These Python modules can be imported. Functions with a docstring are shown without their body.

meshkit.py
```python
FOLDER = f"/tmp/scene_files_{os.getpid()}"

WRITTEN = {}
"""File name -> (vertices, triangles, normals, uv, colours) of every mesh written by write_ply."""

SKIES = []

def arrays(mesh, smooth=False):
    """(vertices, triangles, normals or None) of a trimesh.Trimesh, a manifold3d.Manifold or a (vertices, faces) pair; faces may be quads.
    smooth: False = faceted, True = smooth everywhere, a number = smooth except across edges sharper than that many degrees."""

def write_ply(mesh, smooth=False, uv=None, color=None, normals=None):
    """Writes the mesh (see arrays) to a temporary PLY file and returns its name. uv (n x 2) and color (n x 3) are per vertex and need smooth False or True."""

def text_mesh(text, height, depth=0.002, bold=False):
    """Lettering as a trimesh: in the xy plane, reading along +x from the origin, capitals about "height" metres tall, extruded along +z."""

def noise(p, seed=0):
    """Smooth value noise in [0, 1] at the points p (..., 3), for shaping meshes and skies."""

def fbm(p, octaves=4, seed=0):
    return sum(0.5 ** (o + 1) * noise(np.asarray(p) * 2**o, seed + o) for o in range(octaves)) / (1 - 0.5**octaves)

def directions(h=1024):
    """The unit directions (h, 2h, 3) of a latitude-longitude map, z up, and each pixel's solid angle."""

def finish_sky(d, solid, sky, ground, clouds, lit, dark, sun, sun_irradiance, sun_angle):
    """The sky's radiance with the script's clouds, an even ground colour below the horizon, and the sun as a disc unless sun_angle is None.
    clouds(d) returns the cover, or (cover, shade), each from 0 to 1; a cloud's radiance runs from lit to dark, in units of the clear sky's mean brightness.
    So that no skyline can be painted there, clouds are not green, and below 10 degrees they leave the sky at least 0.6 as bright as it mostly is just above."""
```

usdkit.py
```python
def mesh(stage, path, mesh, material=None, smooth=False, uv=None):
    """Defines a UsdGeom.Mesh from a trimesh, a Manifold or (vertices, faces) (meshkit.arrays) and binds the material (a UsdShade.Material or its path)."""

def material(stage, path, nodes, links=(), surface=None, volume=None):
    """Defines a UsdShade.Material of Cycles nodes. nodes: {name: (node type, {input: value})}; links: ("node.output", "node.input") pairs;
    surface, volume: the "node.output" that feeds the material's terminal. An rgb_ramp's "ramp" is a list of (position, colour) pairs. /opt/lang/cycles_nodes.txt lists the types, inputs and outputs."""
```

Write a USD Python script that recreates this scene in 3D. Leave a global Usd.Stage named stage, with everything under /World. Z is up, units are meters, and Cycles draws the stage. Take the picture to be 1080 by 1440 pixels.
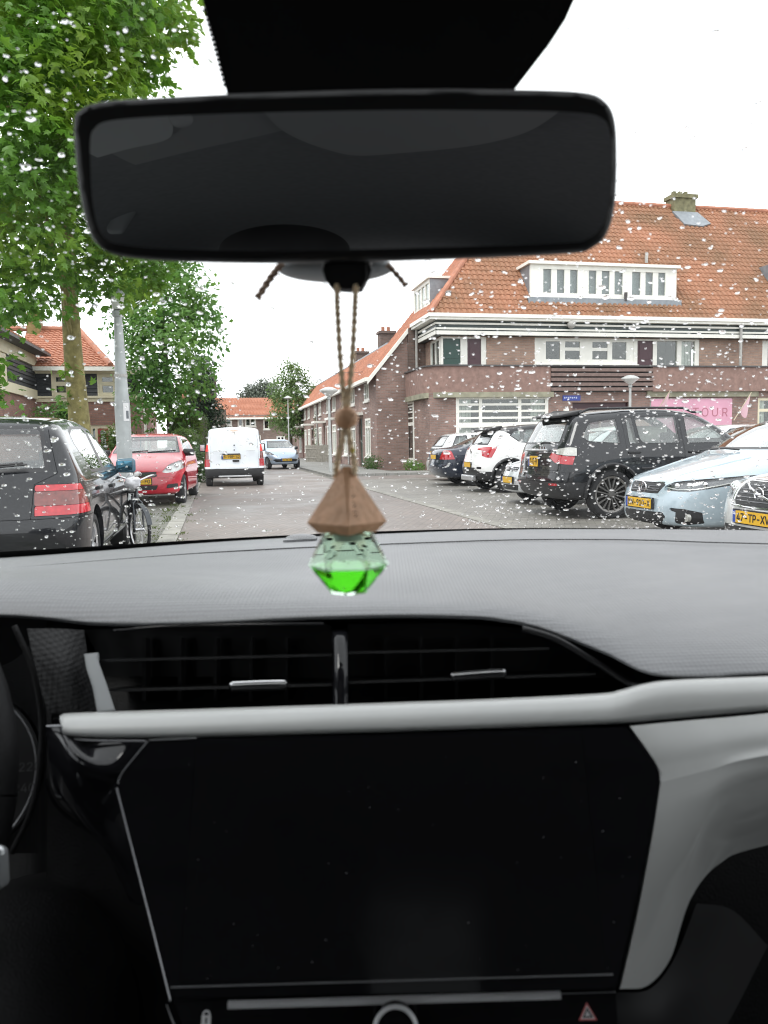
import math, random
import numpy as np, trimesh, manifold3d as m3, usdkit, meshkit
from scipy.spatial import Delaunay, cKDTree
from shapely.geometry import Polygon, Point, box as sbox
from shapely import contains_xy
from pxr import Usd, UsdGeom, UsdLux, UsdShade, Sdf, Gf, Vt

random.seed(7); np.random.seed(7)
stage = Usd.Stage.CreateInMemory()
UsdGeom.SetStageUpAxis(stage, 'Z'); UsdGeom.SetStageMetersPerUnit(stage, 1.0)
UsdGeom.Xform.Define(stage, '/World'); UsdGeom.Scope.Define(stage, '/World/Looks')
V = lambda *a: np.array(a, float)

# ------------------------------------------------------------------ camera
EYE = V(0, 0, 1.18); FPX = 1080.0
PITCH = math.atan((720 - 623) / FPX); ROLL = math.radians(1.0)
FW = V(0, math.cos(PITCH), -math.sin(PITCH)); U0 = V(0, math.sin(PITCH), math.cos(PITCH)); R0 = V(1, 0, 0)
RT = math.cos(ROLL) * R0 - math.sin(ROLL) * U0; UP = math.sin(ROLL) * R0 + math.cos(ROLL) * U0
cam = UsdGeom.Camera.Define(stage, '/World/camera')
m = Gf.Matrix4d(1.0)
for r, v in enumerate((RT, UP, -FW, EYE)):
    for c in range(3): m[r, c] = float(v[c])
cam.AddTransformOp().Set(m)
cam.CreateHorizontalApertureAttr(24.0); cam.CreateVerticalApertureAttr(32.0); cam.CreateFocalLengthAttr(24.0)
cam.CreateClippingRangeAttr(Gf.Vec2f(0.02, 5000)); cam.CreateFStopAttr(12.5); cam.CreateFocusDistanceAttr(3.5)
cam.CreateExposureAttr(0.55)

# ------------------------------------------------------------------ sky and sun (overcast)
SUN_EL, SUN_AZ = math.radians(58), math.radians(-140)
sunv = V(math.sin(SUN_AZ) * math.cos(SUN_EL), math.cos(SUN_AZ) * math.cos(SUN_EL), math.sin(SUN_EL))
sky_mat = usdkit.material(stage, '/World/Looks/overcast_sky', {
    'sky': ('sky_texture', {'sky_type': 'single_scattering', 'sun_disc': False, 'sun_elevation': SUN_EL, 'sun_rotation': SUN_AZ}),
    'tc': ('texture_coordinate', {}),
    'n': ('noise_texture', {'scale': 1.6, 'detail': 5.0, 'roughness': 0.55}),
    'r': ('rgb_ramp', {'ramp': [(0.25, (12.0, 12.3, 12.9)), (0.75, (15.5, 15.7, 16.0))]}),
    'm': ('mix_color', {'fac': 0.93}), 'bg': ('background_shader', {'strength': 0.105})},
    [('tc.generated', 'n.vector'), ('n.fac', 'r.fac'), ('sky.color', 'm.a'), ('r.color', 'm.b'), ('m.result', 'bg.color')], surface='bg.background')
dome = UsdLux.DomeLight.Define(stage, '/World/sky')
UsdShade.MaterialBindingAPI.Apply(dome.GetPrim()).Bind(sky_mat)
sun = UsdLux.DistantLight.Define(stage, '/World/sun')
sun.CreateIntensityAttr(0.36); sun.CreateAngleAttr(25.0); sun.CreateNormalizeAttr(True); sun.CreateColorAttr(Gf.Vec3f(1.0, 0.98, 0.95))
zx = sunv / np.linalg.norm(sunv); xx = np.cross(V(0, 0, 1), zx); xx /= np.linalg.norm(xx); yy = np.cross(zx, xx)
m = Gf.Matrix4d(1.0)
for r, v in enumerate((xx, yy, zx)):
    for c in range(3): m[r, c] = float(v[c])
sun.AddTransformOp().Set(m)

# ------------------------------------------------------------------ pixel rays of the survey (photo 1080 x 1440) -> world points
def ray(px, py):
    return FW + (px - 540) / FPX * RT + (720 - py) / FPX * UP
def at(px, py, Y):
    d = ray(px, py); return EYE + d * (Y / d[1])
def gr(px, py, z=0.0):
    d = ray(px, py); return EYE + d * ((z - EYE[2]) / d[2])
def onplane(px, py, o, n):
    d = ray(px, py); return EYE + d * (np.dot(o - EYE, n) / np.dot(d, n))
PHI = math.radians(12.2)                       # the street runs 12 degrees to the left of the view
S = V(-math.sin(PHI), math.cos(PHI), 0); P = V(math.cos(PHI), math.sin(PHI), 0)
STREET_ROT = math.degrees(PHI)                 # local x along P, local y along S

# ------------------------------------------------------------------ prims
_used = {}
def numbered(path):
    n = _used.get(path, -1) + 1; _used[path] = n
    return path if n == 0 else f'{path}_{n:03d}'
def meta(prim, label=None, cat=None, group=None, kind=None):
    for k, v in (('label', label), ('category', cat), ('group', group), ('kind', kind)):
        if v: prim.SetCustomDataByKey(k, v)
def thing(name, label, cat, loc=(0, 0, 0), rotz=0, group=None, kind=None):
    x = UsdGeom.Xform.Define(stage, numbered('/World/' + name))
    x.AddTranslateOp().Set(Gf.Vec3d(*map(float, loc)))
    if rotz: x.AddRotateZOp().Set(float(rotz))
    meta(x.GetPrim(), label, cat, group, kind)
    return str(x.GetPath())
def tmesh(m):
    if isinstance(m, (list, tuple)) and len(m) and not isinstance(m[0], np.ndarray):
        m = trimesh.util.concatenate([tmesh(a) for a in m])
    if isinstance(m, m3.Manifold):
        q = m.to_mesh(); m = trimesh.Trimesh(q.vert_properties[:, :3], q.tri_verts, process=False)
    if isinstance(m, tuple):
        v, f = np.asarray(m[0], float), np.asarray(m[1], int)
        if f.shape[1] == 4: f = np.vstack([f[:, [0, 1, 2]], f[:, [0, 2, 3]]])
        m = trimesh.Trimesh(v, f, process=False)
    return m
def part(parent, name, mesh, mat, smooth=False, label=None, kind=None):
    mesh = tmesh(mesh)
    if mesh is None or len(mesh.faces) == 0: return None
    p = usdkit.mesh(stage, numbered(parent + '/' + name), mesh, mat, smooth=smooth)
    meta(p.GetPrim(), label, None, None, kind)
    return str(p.GetPath())
def solo(name, mesh, mat, label=None, cat=None, group=None, kind=None, smooth=False):
    p = usdkit.mesh(stage, numbered('/World/' + name), tmesh(mesh), mat, smooth=smooth)
    meta(p.GetPrim(), label, cat, group, kind)
    return str(p.GetPath())

def part_n(parent, name, mesh, mat, ref, label=None):
    """a piece cut from a smooth body (ref = (KD tree, normals)): the skin keeps the body's own normals, the cut edges stay flat"""
    mesh = tmesh(mesh)
    if len(mesh.faces) == 0: return None
    v, f = np.asarray(mesh.vertices), np.asarray(mesh.faces); tri = v[f]; fn = np.cross(tri[:, 1] - tri[:, 0], tri[:, 2] - tri[:, 0]); ar = np.linalg.norm(fn, axis=1); fn = fn / np.maximum(ar, 1e-12)[:, None]
    def look(p):
        d, i = ref[0].query(p, k=5); w = 1 / (d + .004) ** 2; n = (ref[1][i] * w[..., None]).sum(-2); return n / np.maximum(np.linalg.norm(n, axis=-1, keepdims=True), 1e-9)
    dot = (fn * look(tri.mean(1))).sum(1); cls = np.where(dot > .55, 1, np.where(dot < -.55, -1, 0)); cls[ar < 2e-7] = 1
    vn = look(v); vv, ff, nn = [], [], []; b = 0
    for s in (1, -1):
        sel = f[cls == s]
        if len(sel): u, inv = np.unique(sel, return_inverse=True); vv.append(v[u]); nn.append(vn[u] * s); ff.append(inv.reshape(-1, 3) + b); b += len(u)
    sel = cls == 0
    if sel.any(): vv.append(tri[sel].reshape(-1, 3)); nn.append(np.repeat(fn[sel], 3, 0)); ff.append(np.arange(sel.sum() * 3).reshape(-1, 3) + b)
    p = usdkit.mesh(stage, numbered(parent + '/' + name), (np.vstack(vv), np.vstack(ff)), mat); p.CreateNormalsAttr(Vt.Vec3fArray.FromNumpy(np.vstack(nn).astype(np.float32))); p.SetNormalsInterpolation('vertex')
    meta(p.GetPrim(), label); return str(p.GetPath())

# ------------------------------------------------------------------ mesh helpers
def bx(x0, x1, y0, y1, z0, z1):
    b = trimesh.creation.box([abs(x1 - x0), abs(y1 - y0), abs(z1 - z0)]); b.apply_translation([(x0 + x1) / 2, (y0 + y1) / 2, (z0 + z1) / 2]); return b
def mf(t):
    if isinstance(t, m3.Manifold): return t
    t = t.copy(); t.merge_vertices()
    return m3.Manifold(m3.Mesh(np.asarray(t.vertices, np.float32), np.asarray(t.faces, np.uint32)))
def rbox(x0, x1, y0, y1, z0, z1, r=0.01, n=12):
    s = m3.Manifold.sphere(r, n); out = []
    for x in (x0 + r, x1 - r):
        for y in (y0 + r, y1 - r):
            for z in (z0 + r, z1 - r): out.append(s.translate((x, y, z)))
    return tmesh(m3.Manifold.batch_hull(out))
def mcube(x0, x1, y0, y1, z0, z1):
    return m3.Manifold.cube((x1 - x0, y1 - y0, z1 - z0)).translate((x0, y0, z0))
def prism(poly, axis, a0, a1):
    """a 2D polygon (shapely or points) extruded along an axis: 'y' takes (x,z), 'x' takes (y,z), 'z' takes (x,y)"""
    if not isinstance(poly, Polygon): poly = Polygon(poly)
    if not poly.is_valid: poly = poly.buffer(0)
    rings = [np.array(poly.exterior.coords)[:-1]] + [np.array(i.coords)[:-1] for i in poly.interiors]
    cs = m3.CrossSection([r.tolist() for r in rings], m3.FillRule.EvenOdd)
    M = cs.extrude(a1 - a0)
    if axis == 'z': return M.translate((0, 0, a0))
    if axis == 'y': return M.rotate((90, 0, 0)).translate((0, a1, 0))          # (u,v,w) -> (u,-w,v)
    return M.transform([[0, 0, 1, a0], [1, 0, 0, 0], [0, 1, 0, 0]])             # (u,v,w) -> (w,u,v)
def rnd(pts, r=0.02, n=4):
    p = Polygon(pts)
    if not p.is_valid: p = p.buffer(0)
    q = p.buffer(-r, quad_segs=n).buffer(r, quad_segs=n)
    return q if isinstance(q, Polygon) and not q.is_empty else p
def spline(pts, n, closed=False):
    """centripetal-ish Catmull-Rom through points"""
    p = np.asarray(pts, float); k = len(p)
    if k == 2: return p[0] + (p[1] - p[0]) * np.linspace(0, 1, n)[:, None]
    q = np.vstack([p[-1:], p, p[:2]]) if closed else np.vstack([2 * p[0] - p[1], p, 2 * p[-1] - p[-2]])
    seg = k if closed else k - 1
    t = np.linspace(0, seg, n, endpoint=not closed); i = np.minimum(t.astype(int), seg - 1); f = (t - i)[:, None]
    a, b, c, d = q[i], q[i + 1], q[i + 2], q[i + 3]
    return 0.5 * ((2 * b) + (c - a) * f + (2 * a - 5 * b + 4 * c - d) * f ** 2 + (3 * b - a - 3 * c + d) * f ** 3)
def tube(pts, r, n=8, caps=True):
    pts = np.asarray(pts, float); k = len(pts); r = np.broadcast_to(np.asarray(r, float), (k,))
    t = np.gradient(pts, axis=0); t /= np.linalg.norm(t, axis=1)[:, None] + 1e-12
    ref = V(0, 0, 1) if abs(t[0][2]) < 0.9 else V(1, 0, 0)
    u = np.cross(t[0], ref); u /= np.linalg.norm(u); us = []
    for i in range(k):
        u = u - t[i] * np.dot(u, t[i]); u /= np.linalg.norm(u) + 1e-12; us.append(u.copy())
    us = np.array(us); w = np.cross(t, us); a = np.linspace(0, 2 * np.pi, n, endpoint=False)
    v = pts[:, None] + r[:, None, None] * (np.cos(a)[None, :, None] * us[:, None] + np.sin(a)[None, :, None] * w[:, None])
    v = v.reshape(-1, 3); f = []
    i, j = np.meshgrid(np.arange(k - 1), np.arange(n), indexing='ij'); i = i.ravel(); j = j.ravel(); j2 = (j + 1) % n
    f = np.stack([i * n + j, i * n + j2, (i + 1) * n + j2, (i + 1) * n + j], 1)
    f = np.vstack([f[:, [0, 1, 2]], f[:, [0, 2, 3]]])
    if caps:
        c0, c1 = len(v), len(v) + 1; v = np.vstack([v, pts[:1], pts[-1:]]); jj = np.arange(n); j2 = (jj + 1) % n
        f = np.vstack([f, np.stack([np.full(n, c0), j2, jj], 1), np.stack([np.full(n, c1), (k - 1) * n + jj, (k - 1) * n + j2], 1)])
    return trimesh.Trimesh(v, f, process=False)
def lathe(prof, n=32):
    """profile of (radius, z) revolved about z"""
    return trimesh.creation.revolve(np.asarray(prof, float), sections=n)
def grid(P3, close=False):
    """mesh of a (rows, cols, 3) grid"""
    a, b = P3.shape[:2]; i, j = np.meshgrid(np.arange(a - 1), np.arange(b - 1), indexing='ij'); i = i.ravel(); j = j.ravel()
    f = np.stack([i * b + j, i * b + j + 1, (i + 1) * b + j + 1, (i + 1) * b + j], 1)
    return trimesh.Trimesh(P3.reshape(-1, 3), np.vstack([f[:, [0, 1, 2]], f[:, [0, 2, 3]]]), process=False)
def loft(rows, nc=80, nr=40, lin=False):
    R = np.array([spline(r, nc) for r in rows])
    if lin: return grid(R)
    return grid(np.array([spline(R[:, c], nr) for c in range(nc)]).transpose(1, 0, 2))
def basis(n, up=(0, 0, 1)):
    n = np.asarray(n, float); n = n / np.linalg.norm(n); x = np.cross(up, n); x /= np.linalg.norm(x); return x, np.cross(n, x), n
def panel(px, o, n, thick, bevel=0.0, rr=0.0):
    """an outline read from the survey, set on the plane (o, n), as a solid slab of the given thickness behind it (n faces the eye)"""
    x, y, n = basis(n); q = np.array([onplane(a, b, o, n) for a, b in px]) - o
    pl = Polygon(np.stack([q @ x, q @ y], 1)).buffer(0)
    if rr: pl = rnd(pl.exterior.coords, rr, 6)
    if bevel:
        parts_ = [prism(pl.buffer(-bevel), 'z', -thick, 0.0), prism(pl, 'z', -thick, -bevel)]
        M = None
        steps = [(bevel * (1 - math.sin(a)), -bevel * (1 - math.cos(a))) for a in np.linspace(0, math.pi / 2, 5)]
        rings = [np.array(pl.buffer(-max(i, 1e-5), join_style=2).exterior.coords)[:-1] for i, _ in steps]
        M = m3.Manifold.batch_boolean([prism(pl.buffer(-i, quad_segs=3), 'z', -thick, zz) for i, zz in steps], m3.OpType.Add)
    else: M = prism(pl, 'z', -thick, 0.0)
    t = tmesh(M); t.vertices = o + t.vertices[:, :1] * x + t.vertices[:, 1:2] * y + t.vertices[:, 2:] * n
    return t
def place_text(text, h, o, xdir, ydir, depth=0.002, center=True, bold=False):
    t = meshkit.text_mesh(text, h, depth, bold); v = np.array(t.vertices)
    if center: v[:, 0] -= (v[:, 0].min() + v[:, 0].max()) / 2; v[:, 1] -= (v[:, 1].min() + v[:, 1].max()) / 2
    xd = np.asarray(xdir, float); yd = np.asarray(ydir, float); nd = np.cross(xd, yd)
    t.vertices = np.asarray(o) + v[:, :1] * xd + v[:, 1:2] * yd + v[:, 2:] * nd
    return t

# ------------------------------------------------------------------ materials
_m = {}
def mat(name, color=(0.5, 0.5, 0.5), rough=0.5, metal=0.0, coat=0.0, var=0.0, vscale=6.0, bump=0.0, bscale=40.0, dirt=0.0, spec=0.5, **kw):
    """principled material with colour variation, roughness variation and fine relief from noise in object space"""
    if name in _m: return _m[name]
    nodes = {'p': ('principled_bsdf', dict(base_color=color, roughness=rough, metallic=metal, coat_weight=coat, coat_roughness=0.04, specular_ior_level=spec, **kw)), 'tc': ('texture_coordinate', {})}
    links = []
    if var:
        c = np.array(color)
        nodes['n'] = ('noise_texture', {'scale': vscale, 'detail': 4.0, 'roughness': 0.6})
        nodes['r'] = ('rgb_ramp', {'ramp': [(0.3, tuple(c * (1 - var))), (0.7, tuple(np.minimum(c * (1 + var), 1)))]})
        links += [('tc.object', 'n.vector'), ('n.fac', 'r.fac'), ('r.color', 'p.base_color')]
    if bump:
        nodes['bn'] = ('noise_texture', {'scale': bscale, 'detail': 3.0}); nodes['b'] = ('bump', {'strength': min(bump, 1.0), 'distance': 0.01})
        links += [('tc.object', 'bn.vector'), ('bn.fac', 'b.height'), ('b.normal', 'p.normal')]
    if dirt:
        nodes['dn'] = ('noise_texture', {'scale': vscale * 2, 'detail': 5.0}); nodes['dr'] = ('map_range', {'from_min': 0.35, 'from_max': 0.7, 'to_min': rough, 'to_max': min(1, rough + dirt)})
        links += [('tc.object', 'dn.vector'), ('dn.fac', 'dr.value'), ('dr.result', 'p.roughness')]
    _m[name] = usdkit.material(stage, '/World/Looks/' + name, nodes, links, surface='p.BSDF'); return _m[name]
def pane_mat(name, tint=(0.85, 0.9, 0.88), f0=0.04, rough=0.0, power=5.0):
    """window glass: clear, with a Schlick reflection that is the same from both sides"""
    if name in _m: return _m[name]
    _m[name] = usdkit.material(stage, '/World/Looks/' + name, {'t': ('transparent_bsdf', {'color': tint}), 'g': ('glossy_bsdf', {'color': (1, 1, 1), 'roughness': rough}), 'f': ('layer_weight', {'blend': 0.5}), 'pw': ('math', {'math_type': 'power', 'value2': power}),
                                'ma': ('math', {'math_type': 'multiply_add', 'value2': 1 - f0, 'value3': f0}), 'x': ('mix_closure', {})},
                               [('f.facing', 'pw.value1'), ('pw.value', 'ma.value1'), ('ma.value', 'x.fac'), ('t.BSDF', 'x.closure1'), ('g.BSDF', 'x.closure2')], surface='x.closure'); return _m[name]
def glass_mat(name, color, ior=1.5, rough=0.0):
    if name in _m: return _m[name]
    _m[name] = usdkit.material(stage, '/World/Looks/' + name, {'p': ('principled_bsdf', dict(base_color=color, roughness=rough, transmission_weight=1.0, ior=ior))}, [], surface='p.BSDF'); return _m[name]
def glow_mat(name, color, strength, base=(0.4, 0.02, 0.02)):
    if name in _m: return _m[name]
    _m[name] = usdkit.material(stage, '/World/Looks/' + name, {'p': ('principled_bsdf', dict(base_color=base, roughness=0.2, emission_color=color, emission_strength=strength))}, [], surface='p.BSDF'); return _m[name]
def brick_mat(name, c1, c2, mortar, bw=0.22, bh=0.065, stain=0.25, rough=0.85):
    """brick courses on upright walls that run along the local axes: u = x + y, v = z"""
    if name in _m: return _m[name]
    _m[name] = usdkit.material(stage, '/World/Looks/' + name, {
        'tc': ('texture_coordinate', {}), 's': ('separate_xyz', {}), 'a': ('math', {'math_type': 'add'}), 'c': ('combine_xyz', {'z': 0.0}),
        'b': ('brick_texture', {'color1': c1, 'color2': c2, 'mortar': mortar, 'scale': 1.0, 'brick_width': bw, 'row_height': bh, 'mortar_size': 0.008, 'mortar_smooth': 0.3, 'bias': 0.0}),
        'n': ('noise_texture', {'scale': 0.9, 'detail': 6.0, 'roughness': 0.65}), 'r': ('rgb_ramp', {'ramp': [(0.3, (1 - stain,) * 3), (0.7, (1 + stain * 0.3,) * 3)]}),
        'm': ('mix_color', {'blend_type': 'multiply', 'fac': 1.0, 'use_clamp_result': False}), 'bu': ('bump', {'strength': 0.5, 'distance': 0.01, 'invert': True}), 'p': ('principled_bsdf', {'roughness': rough})},
        [('tc.object', 's.vector'), ('s.x', 'a.value1'), ('s.y', 'a.value2'), ('a.value', 'c.x'), ('s.z', 'c.y'), ('c.vector', 'b.vector'), ('tc.object', 'n.vector'), ('n.fac', 'r.fac'),
         ('b.color', 'm.a'), ('r.color', 'm.b'), ('m.result', 'p.base_color'), ('b.fac', 'bu.height'), ('bu.normal', 'p.normal')], surface='p.BSDF'); return _m[name]
def pave_mat(name, c1, c2, mortar, bw, bh, rot=0.0, stain=0.3, moss=0.0, rough=0.7, mosscol=(0.07, 0.08, 0.03)):
    if name in _m: return _m[name]
    _m[name] = usdkit.material(stage, '/World/Looks/' + name, {
        'g': ('geometry', {}), 'mp': ('mapping', {'rotation': (0, 0, rot)}),
        'b': ('brick_texture', {'color1': c1, 'color2': c2, 'mortar': mortar, 'scale': 1.0, 'brick_width': bw, 'row_height': bh, 'mortar_size': 0.006, 'mortar_smooth': 0.2}),
        'n': ('noise_texture', {'scale': 0.5, 'detail': 7.0, 'roughness': 0.65}), 'r': ('rgb_ramp', {'ramp': [(0.3, (1 - stain,) * 3), (0.7, (1.1,) * 3)]}),
        'm': ('mix_color', {'blend_type': 'multiply', 'fac': 1.0, 'use_clamp_result': False}),
        'n2': ('noise_texture', {'scale': 1.7, 'detail': 6.0, 'roughness': 0.7}), 'r2': ('rgb_ramp', {'ramp': [(0.5, (0, 0, 0)), (0.68, (moss,) * 3)]}), 'm2': ('mix_color', {'b': mosscol}),
        'rr': ('map_range', {'from_min': 0.3, 'from_max': 0.7, 'to_min': rough - 0.3, 'to_max': rough + 0.15}),
        'bu': ('bump', {'strength': 0.4, 'distance': 0.006, 'invert': True}), 'p': ('principled_bsdf', {})},
        [('g.position', 'mp.vector'), ('mp.vector', 'b.vector'), ('g.position', 'n.vector'), ('n.fac', 'r.fac'), ('b.color', 'm.a'), ('r.color', 'm.b'), ('g.position', 'n2.vector'), ('n2.fac', 'r2.fac'), ('r2.color', 'm2.fac'),
         ('m.result', 'm2.a'), ('m2.result', 'p.base_color'), ('n.fac', 'rr.value'), ('rr.result', 'p.roughness'), ('b.fac', 'bu.height'), ('bu.normal', 'p.normal')], surface='p.BSDF'); return _m[name]
def leaf_mat(name, c_dark, c_light, trans=0.4, scale=1.2, rough=0.45):
    if name in _m: return _m[name]
    _m[name] = usdkit.material(stage, '/World/Looks/' + name, {
        'g': ('geometry', {}), 'n': ('noise_texture', {'scale': scale, 'detail': 3.0}), 'w': ('math', {'math_type': 'multiply_add', 'value2': 0.5}), 'h': ('math', {'math_type': 'multiply', 'value2': 0.55}),
        'r': ('rgb_ramp', {'ramp': [(0.25, c_dark), (0.8, c_light)]}), 'p': ('principled_bsdf', {'roughness': rough}), 't': ('translucent_bsdf', {}), 'x': ('mix_closure', {'fac': trans})},
        [('g.position', 'n.vector'), ('g.random_per_island', 'w.value1'), ('n.fac', 'h.value1'), ('h.value', 'w.value3'), ('w.value', 'r.fac'), ('r.color', 'p.base_color'), ('r.color', 't.color'), ('p.BSDF', 'x.closure1'), ('t.BSDF', 'x.closure2')], surface='x.closure'); return _m[name]
# ------------------------------------------------------------------ street frame: p across (right), s along, z up
def W(p, s, z=0.0): return p * P + s * S + V(0, 0, z)
def fs(px, py, s):
    q = onplane(px, py, S * s, S); return float(q @ P), float(q[2])
def fp(px, py, p):
    q = onplane(px, py, P * p, P); return float(q @ S), float(q[2])
def street_thing(name, label, cat, group=None, kind=None): return thing(name, label, cat, (0, 0, 0), STREET_ROT, group, kind)
def strip(p0, p1, s0, s1, z, n=1):
    c = [W(p0, s0, z), W(p1, s0, z), W(p1, s1, z), W(p0, s1, z)]; return trimesh.Trimesh(np.array(c), [[0, 1, 2], [0, 2, 3]], process=False)

RGB = lambda r, g, b: tuple(((c / 255) / 12.92 if c / 255 <= 0.04045 else ((c / 255 + 0.055) / 1.055) ** 2.4) for c in (r, g, b))
M_ground = mat('far_ground', (0.16, 0.15, 0.13), 0.9, var=0.3, vscale=0.3)
M_road = pave_mat('road_brick', (0.215, 0.18, 0.16), (0.175, 0.15, 0.136), (0.115, 0.1, 0.092), 0.2, 0.1, rot=PHI + math.pi / 2, stain=0.3, rough=0.58)
M_park = pave_mat('parking_pavers', (0.25, 0.235, 0.21), (0.19, 0.18, 0.165), (0.1, 0.095, 0.085), 0.21, 0.105, rot=PHI, stain=0.35, rough=0.6, moss=0.15)
M_lane = pave_mat('left_parking_pavers', (0.23, 0.225, 0.20), (0.17, 0.165, 0.15), (0.07, 0.075, 0.05), 0.21, 0.105, rot=PHI, stain=0.4, moss=0.75, rough=0.75)
M_tile = pave_mat('pavement_tiles', (0.27, 0.265, 0.25), (0.22, 0.215, 0.2), (0.1, 0.1, 0.085), 0.3, 0.3, rot=PHI, stain=0.3, moss=0.35, rough=0.75)
M_conc = mat('kerb_concrete', (0.29, 0.28, 0.25), 0.8, var=0.28, vscale=3.0, bump=0.3, bscale=60)
solo('ground', trimesh.Trimesh([[-900, -300, 0], [900, -300, 0], [900, 1500, 0], [-900, 1500, 0]], [[0, 1, 2], [0, 2, 3]], process=False), M_ground, 'wide flat ground that the street and houses stand on', 'ground', kind='structure')
solo('road', strip(-0.52, 3.72, -20, 150, 0.006), M_road, 'reddish brick paved street running away between the parked cars', 'road', kind='structure')
solo('parking_area', strip(3.92, 40, -20, 24.6, 0.004), M_park, 'grey paved parking strip right of the road under the row of parked cars', 'parking area', kind='structure')
solo('parking_lane', strip(-2.75, -0.76, -20, 120, 0.004), M_lane, 'weedy grey paver parking lane left of the road', 'parking lane', kind='structure')
solo('side_road', strip(3.92, 60, 24.75, 27.2, 0.003), M_road, 'brick paved side street in front of the corner house', 'road', kind='structure')
# kerb stones, each a piece
def kerb(name, label, p0, p1, s0, s1, z, step, mat_, seed):
    k = street_thing(name, label, 'kerb', kind='structure'); rg = random.Random(seed); s = s0
    while s < s1:
        j = rg.uniform(-0.004, 0.004); part(k, 'kerb_stone', bx(p0 + j, p1 + j, s + 0.006, s + step - 0.006, -0.1, z + rg.uniform(-0.003, 0.003)), mat_); s += step
    return k
kerb('gutter', 'flush pale concrete gutter stones between parking lane and brick road', -0.755, -0.525, 6, 60, 0.022, 0.9, M_conc, 1)
kerb('parking_kerb', 'flush pale concrete edging between brick road and right parking strip', 3.725, 3.915, 6, 24.5, 0.018, 0.9, mat('edging_concrete', (0.235, 0.225, 0.2), 0.8, var=0.25, vscale=3.0, bump=0.3, bscale=60), 2)
kerb('left_kerb', 'raised concrete kerb of the left pavement beside the parking lane', -2.9, -2.76, 6, 60, 0.11, 0.9, M_conc, 3)
def street_box(p0,p1,s0,s1,z0,z1):
    t = bx(p0,p1,s0,s1,z0,z1); t.apply_transform(trimesh.transformations.rotation_matrix(PHI, [0, 0, 1])); return t
solo("left_pavement", street_box(-7.2, -2.905, -20, 120, -0.1, 0.1), M_tile, "grey tiled pavement in front of the houses on the left", "pavement", kind="structure")
solo("corner_pavement", street_box(3.95, 60, 27.25, 28.93, -0.1, 0.09), M_tile, "tiled pavement along the front of the brick corner house", "pavement", kind="structure")
solo("right_pavement", street_box(3.95, 6.6, 28.95, 120, -0.1, 0.085), M_tile, "tiled pavement along the right row of brick houses", "pavement", kind="structure")

# weeds in the joints of the left lane
M_grass = leaf_mat('weed_green', (0.07, 0.10, 0.02), (0.26, 0.27, 0.09), 0.35, 2.0)
rg = np.random.default_rng(11)
bl = []
for k in range(170):
    lane = rg.random()
    p = rg.normal(-0.78, 0.05) if lane < 0.45 else (rg.normal(-0.5, 0.03) if lane < 0.55 else rg.uniform(-2.7, -0.8))
    s = 7 + 22 * rg.random() ** 1.3
    if lane > 0.7: p, s = rg.normal(-1.1, 0.35), rg.normal(14.5, 1.2)
    h0 = rg.uniform(0.012, 0.05)
    for b in range(rg.integers(8, 22)):
        a = rg.uniform(0, 2 * np.pi); l = h0 * rg.uniform(0.5, 1.2); w = 0.003; c = W(p + rg.normal(0, 0.05), s + rg.normal(0, 0.08), 0.0)
        d = V(math.cos(a), math.sin(a), 0); e = V(-d[1], d[0], 0)
        bl.append([c - e * w, c + e * w, c + d * l * 0.35 + V(0, 0, l * 0.7) + e * w * 0.6, c + d * l * 0.9 + V(0, 0, l * 0.85)])
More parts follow.
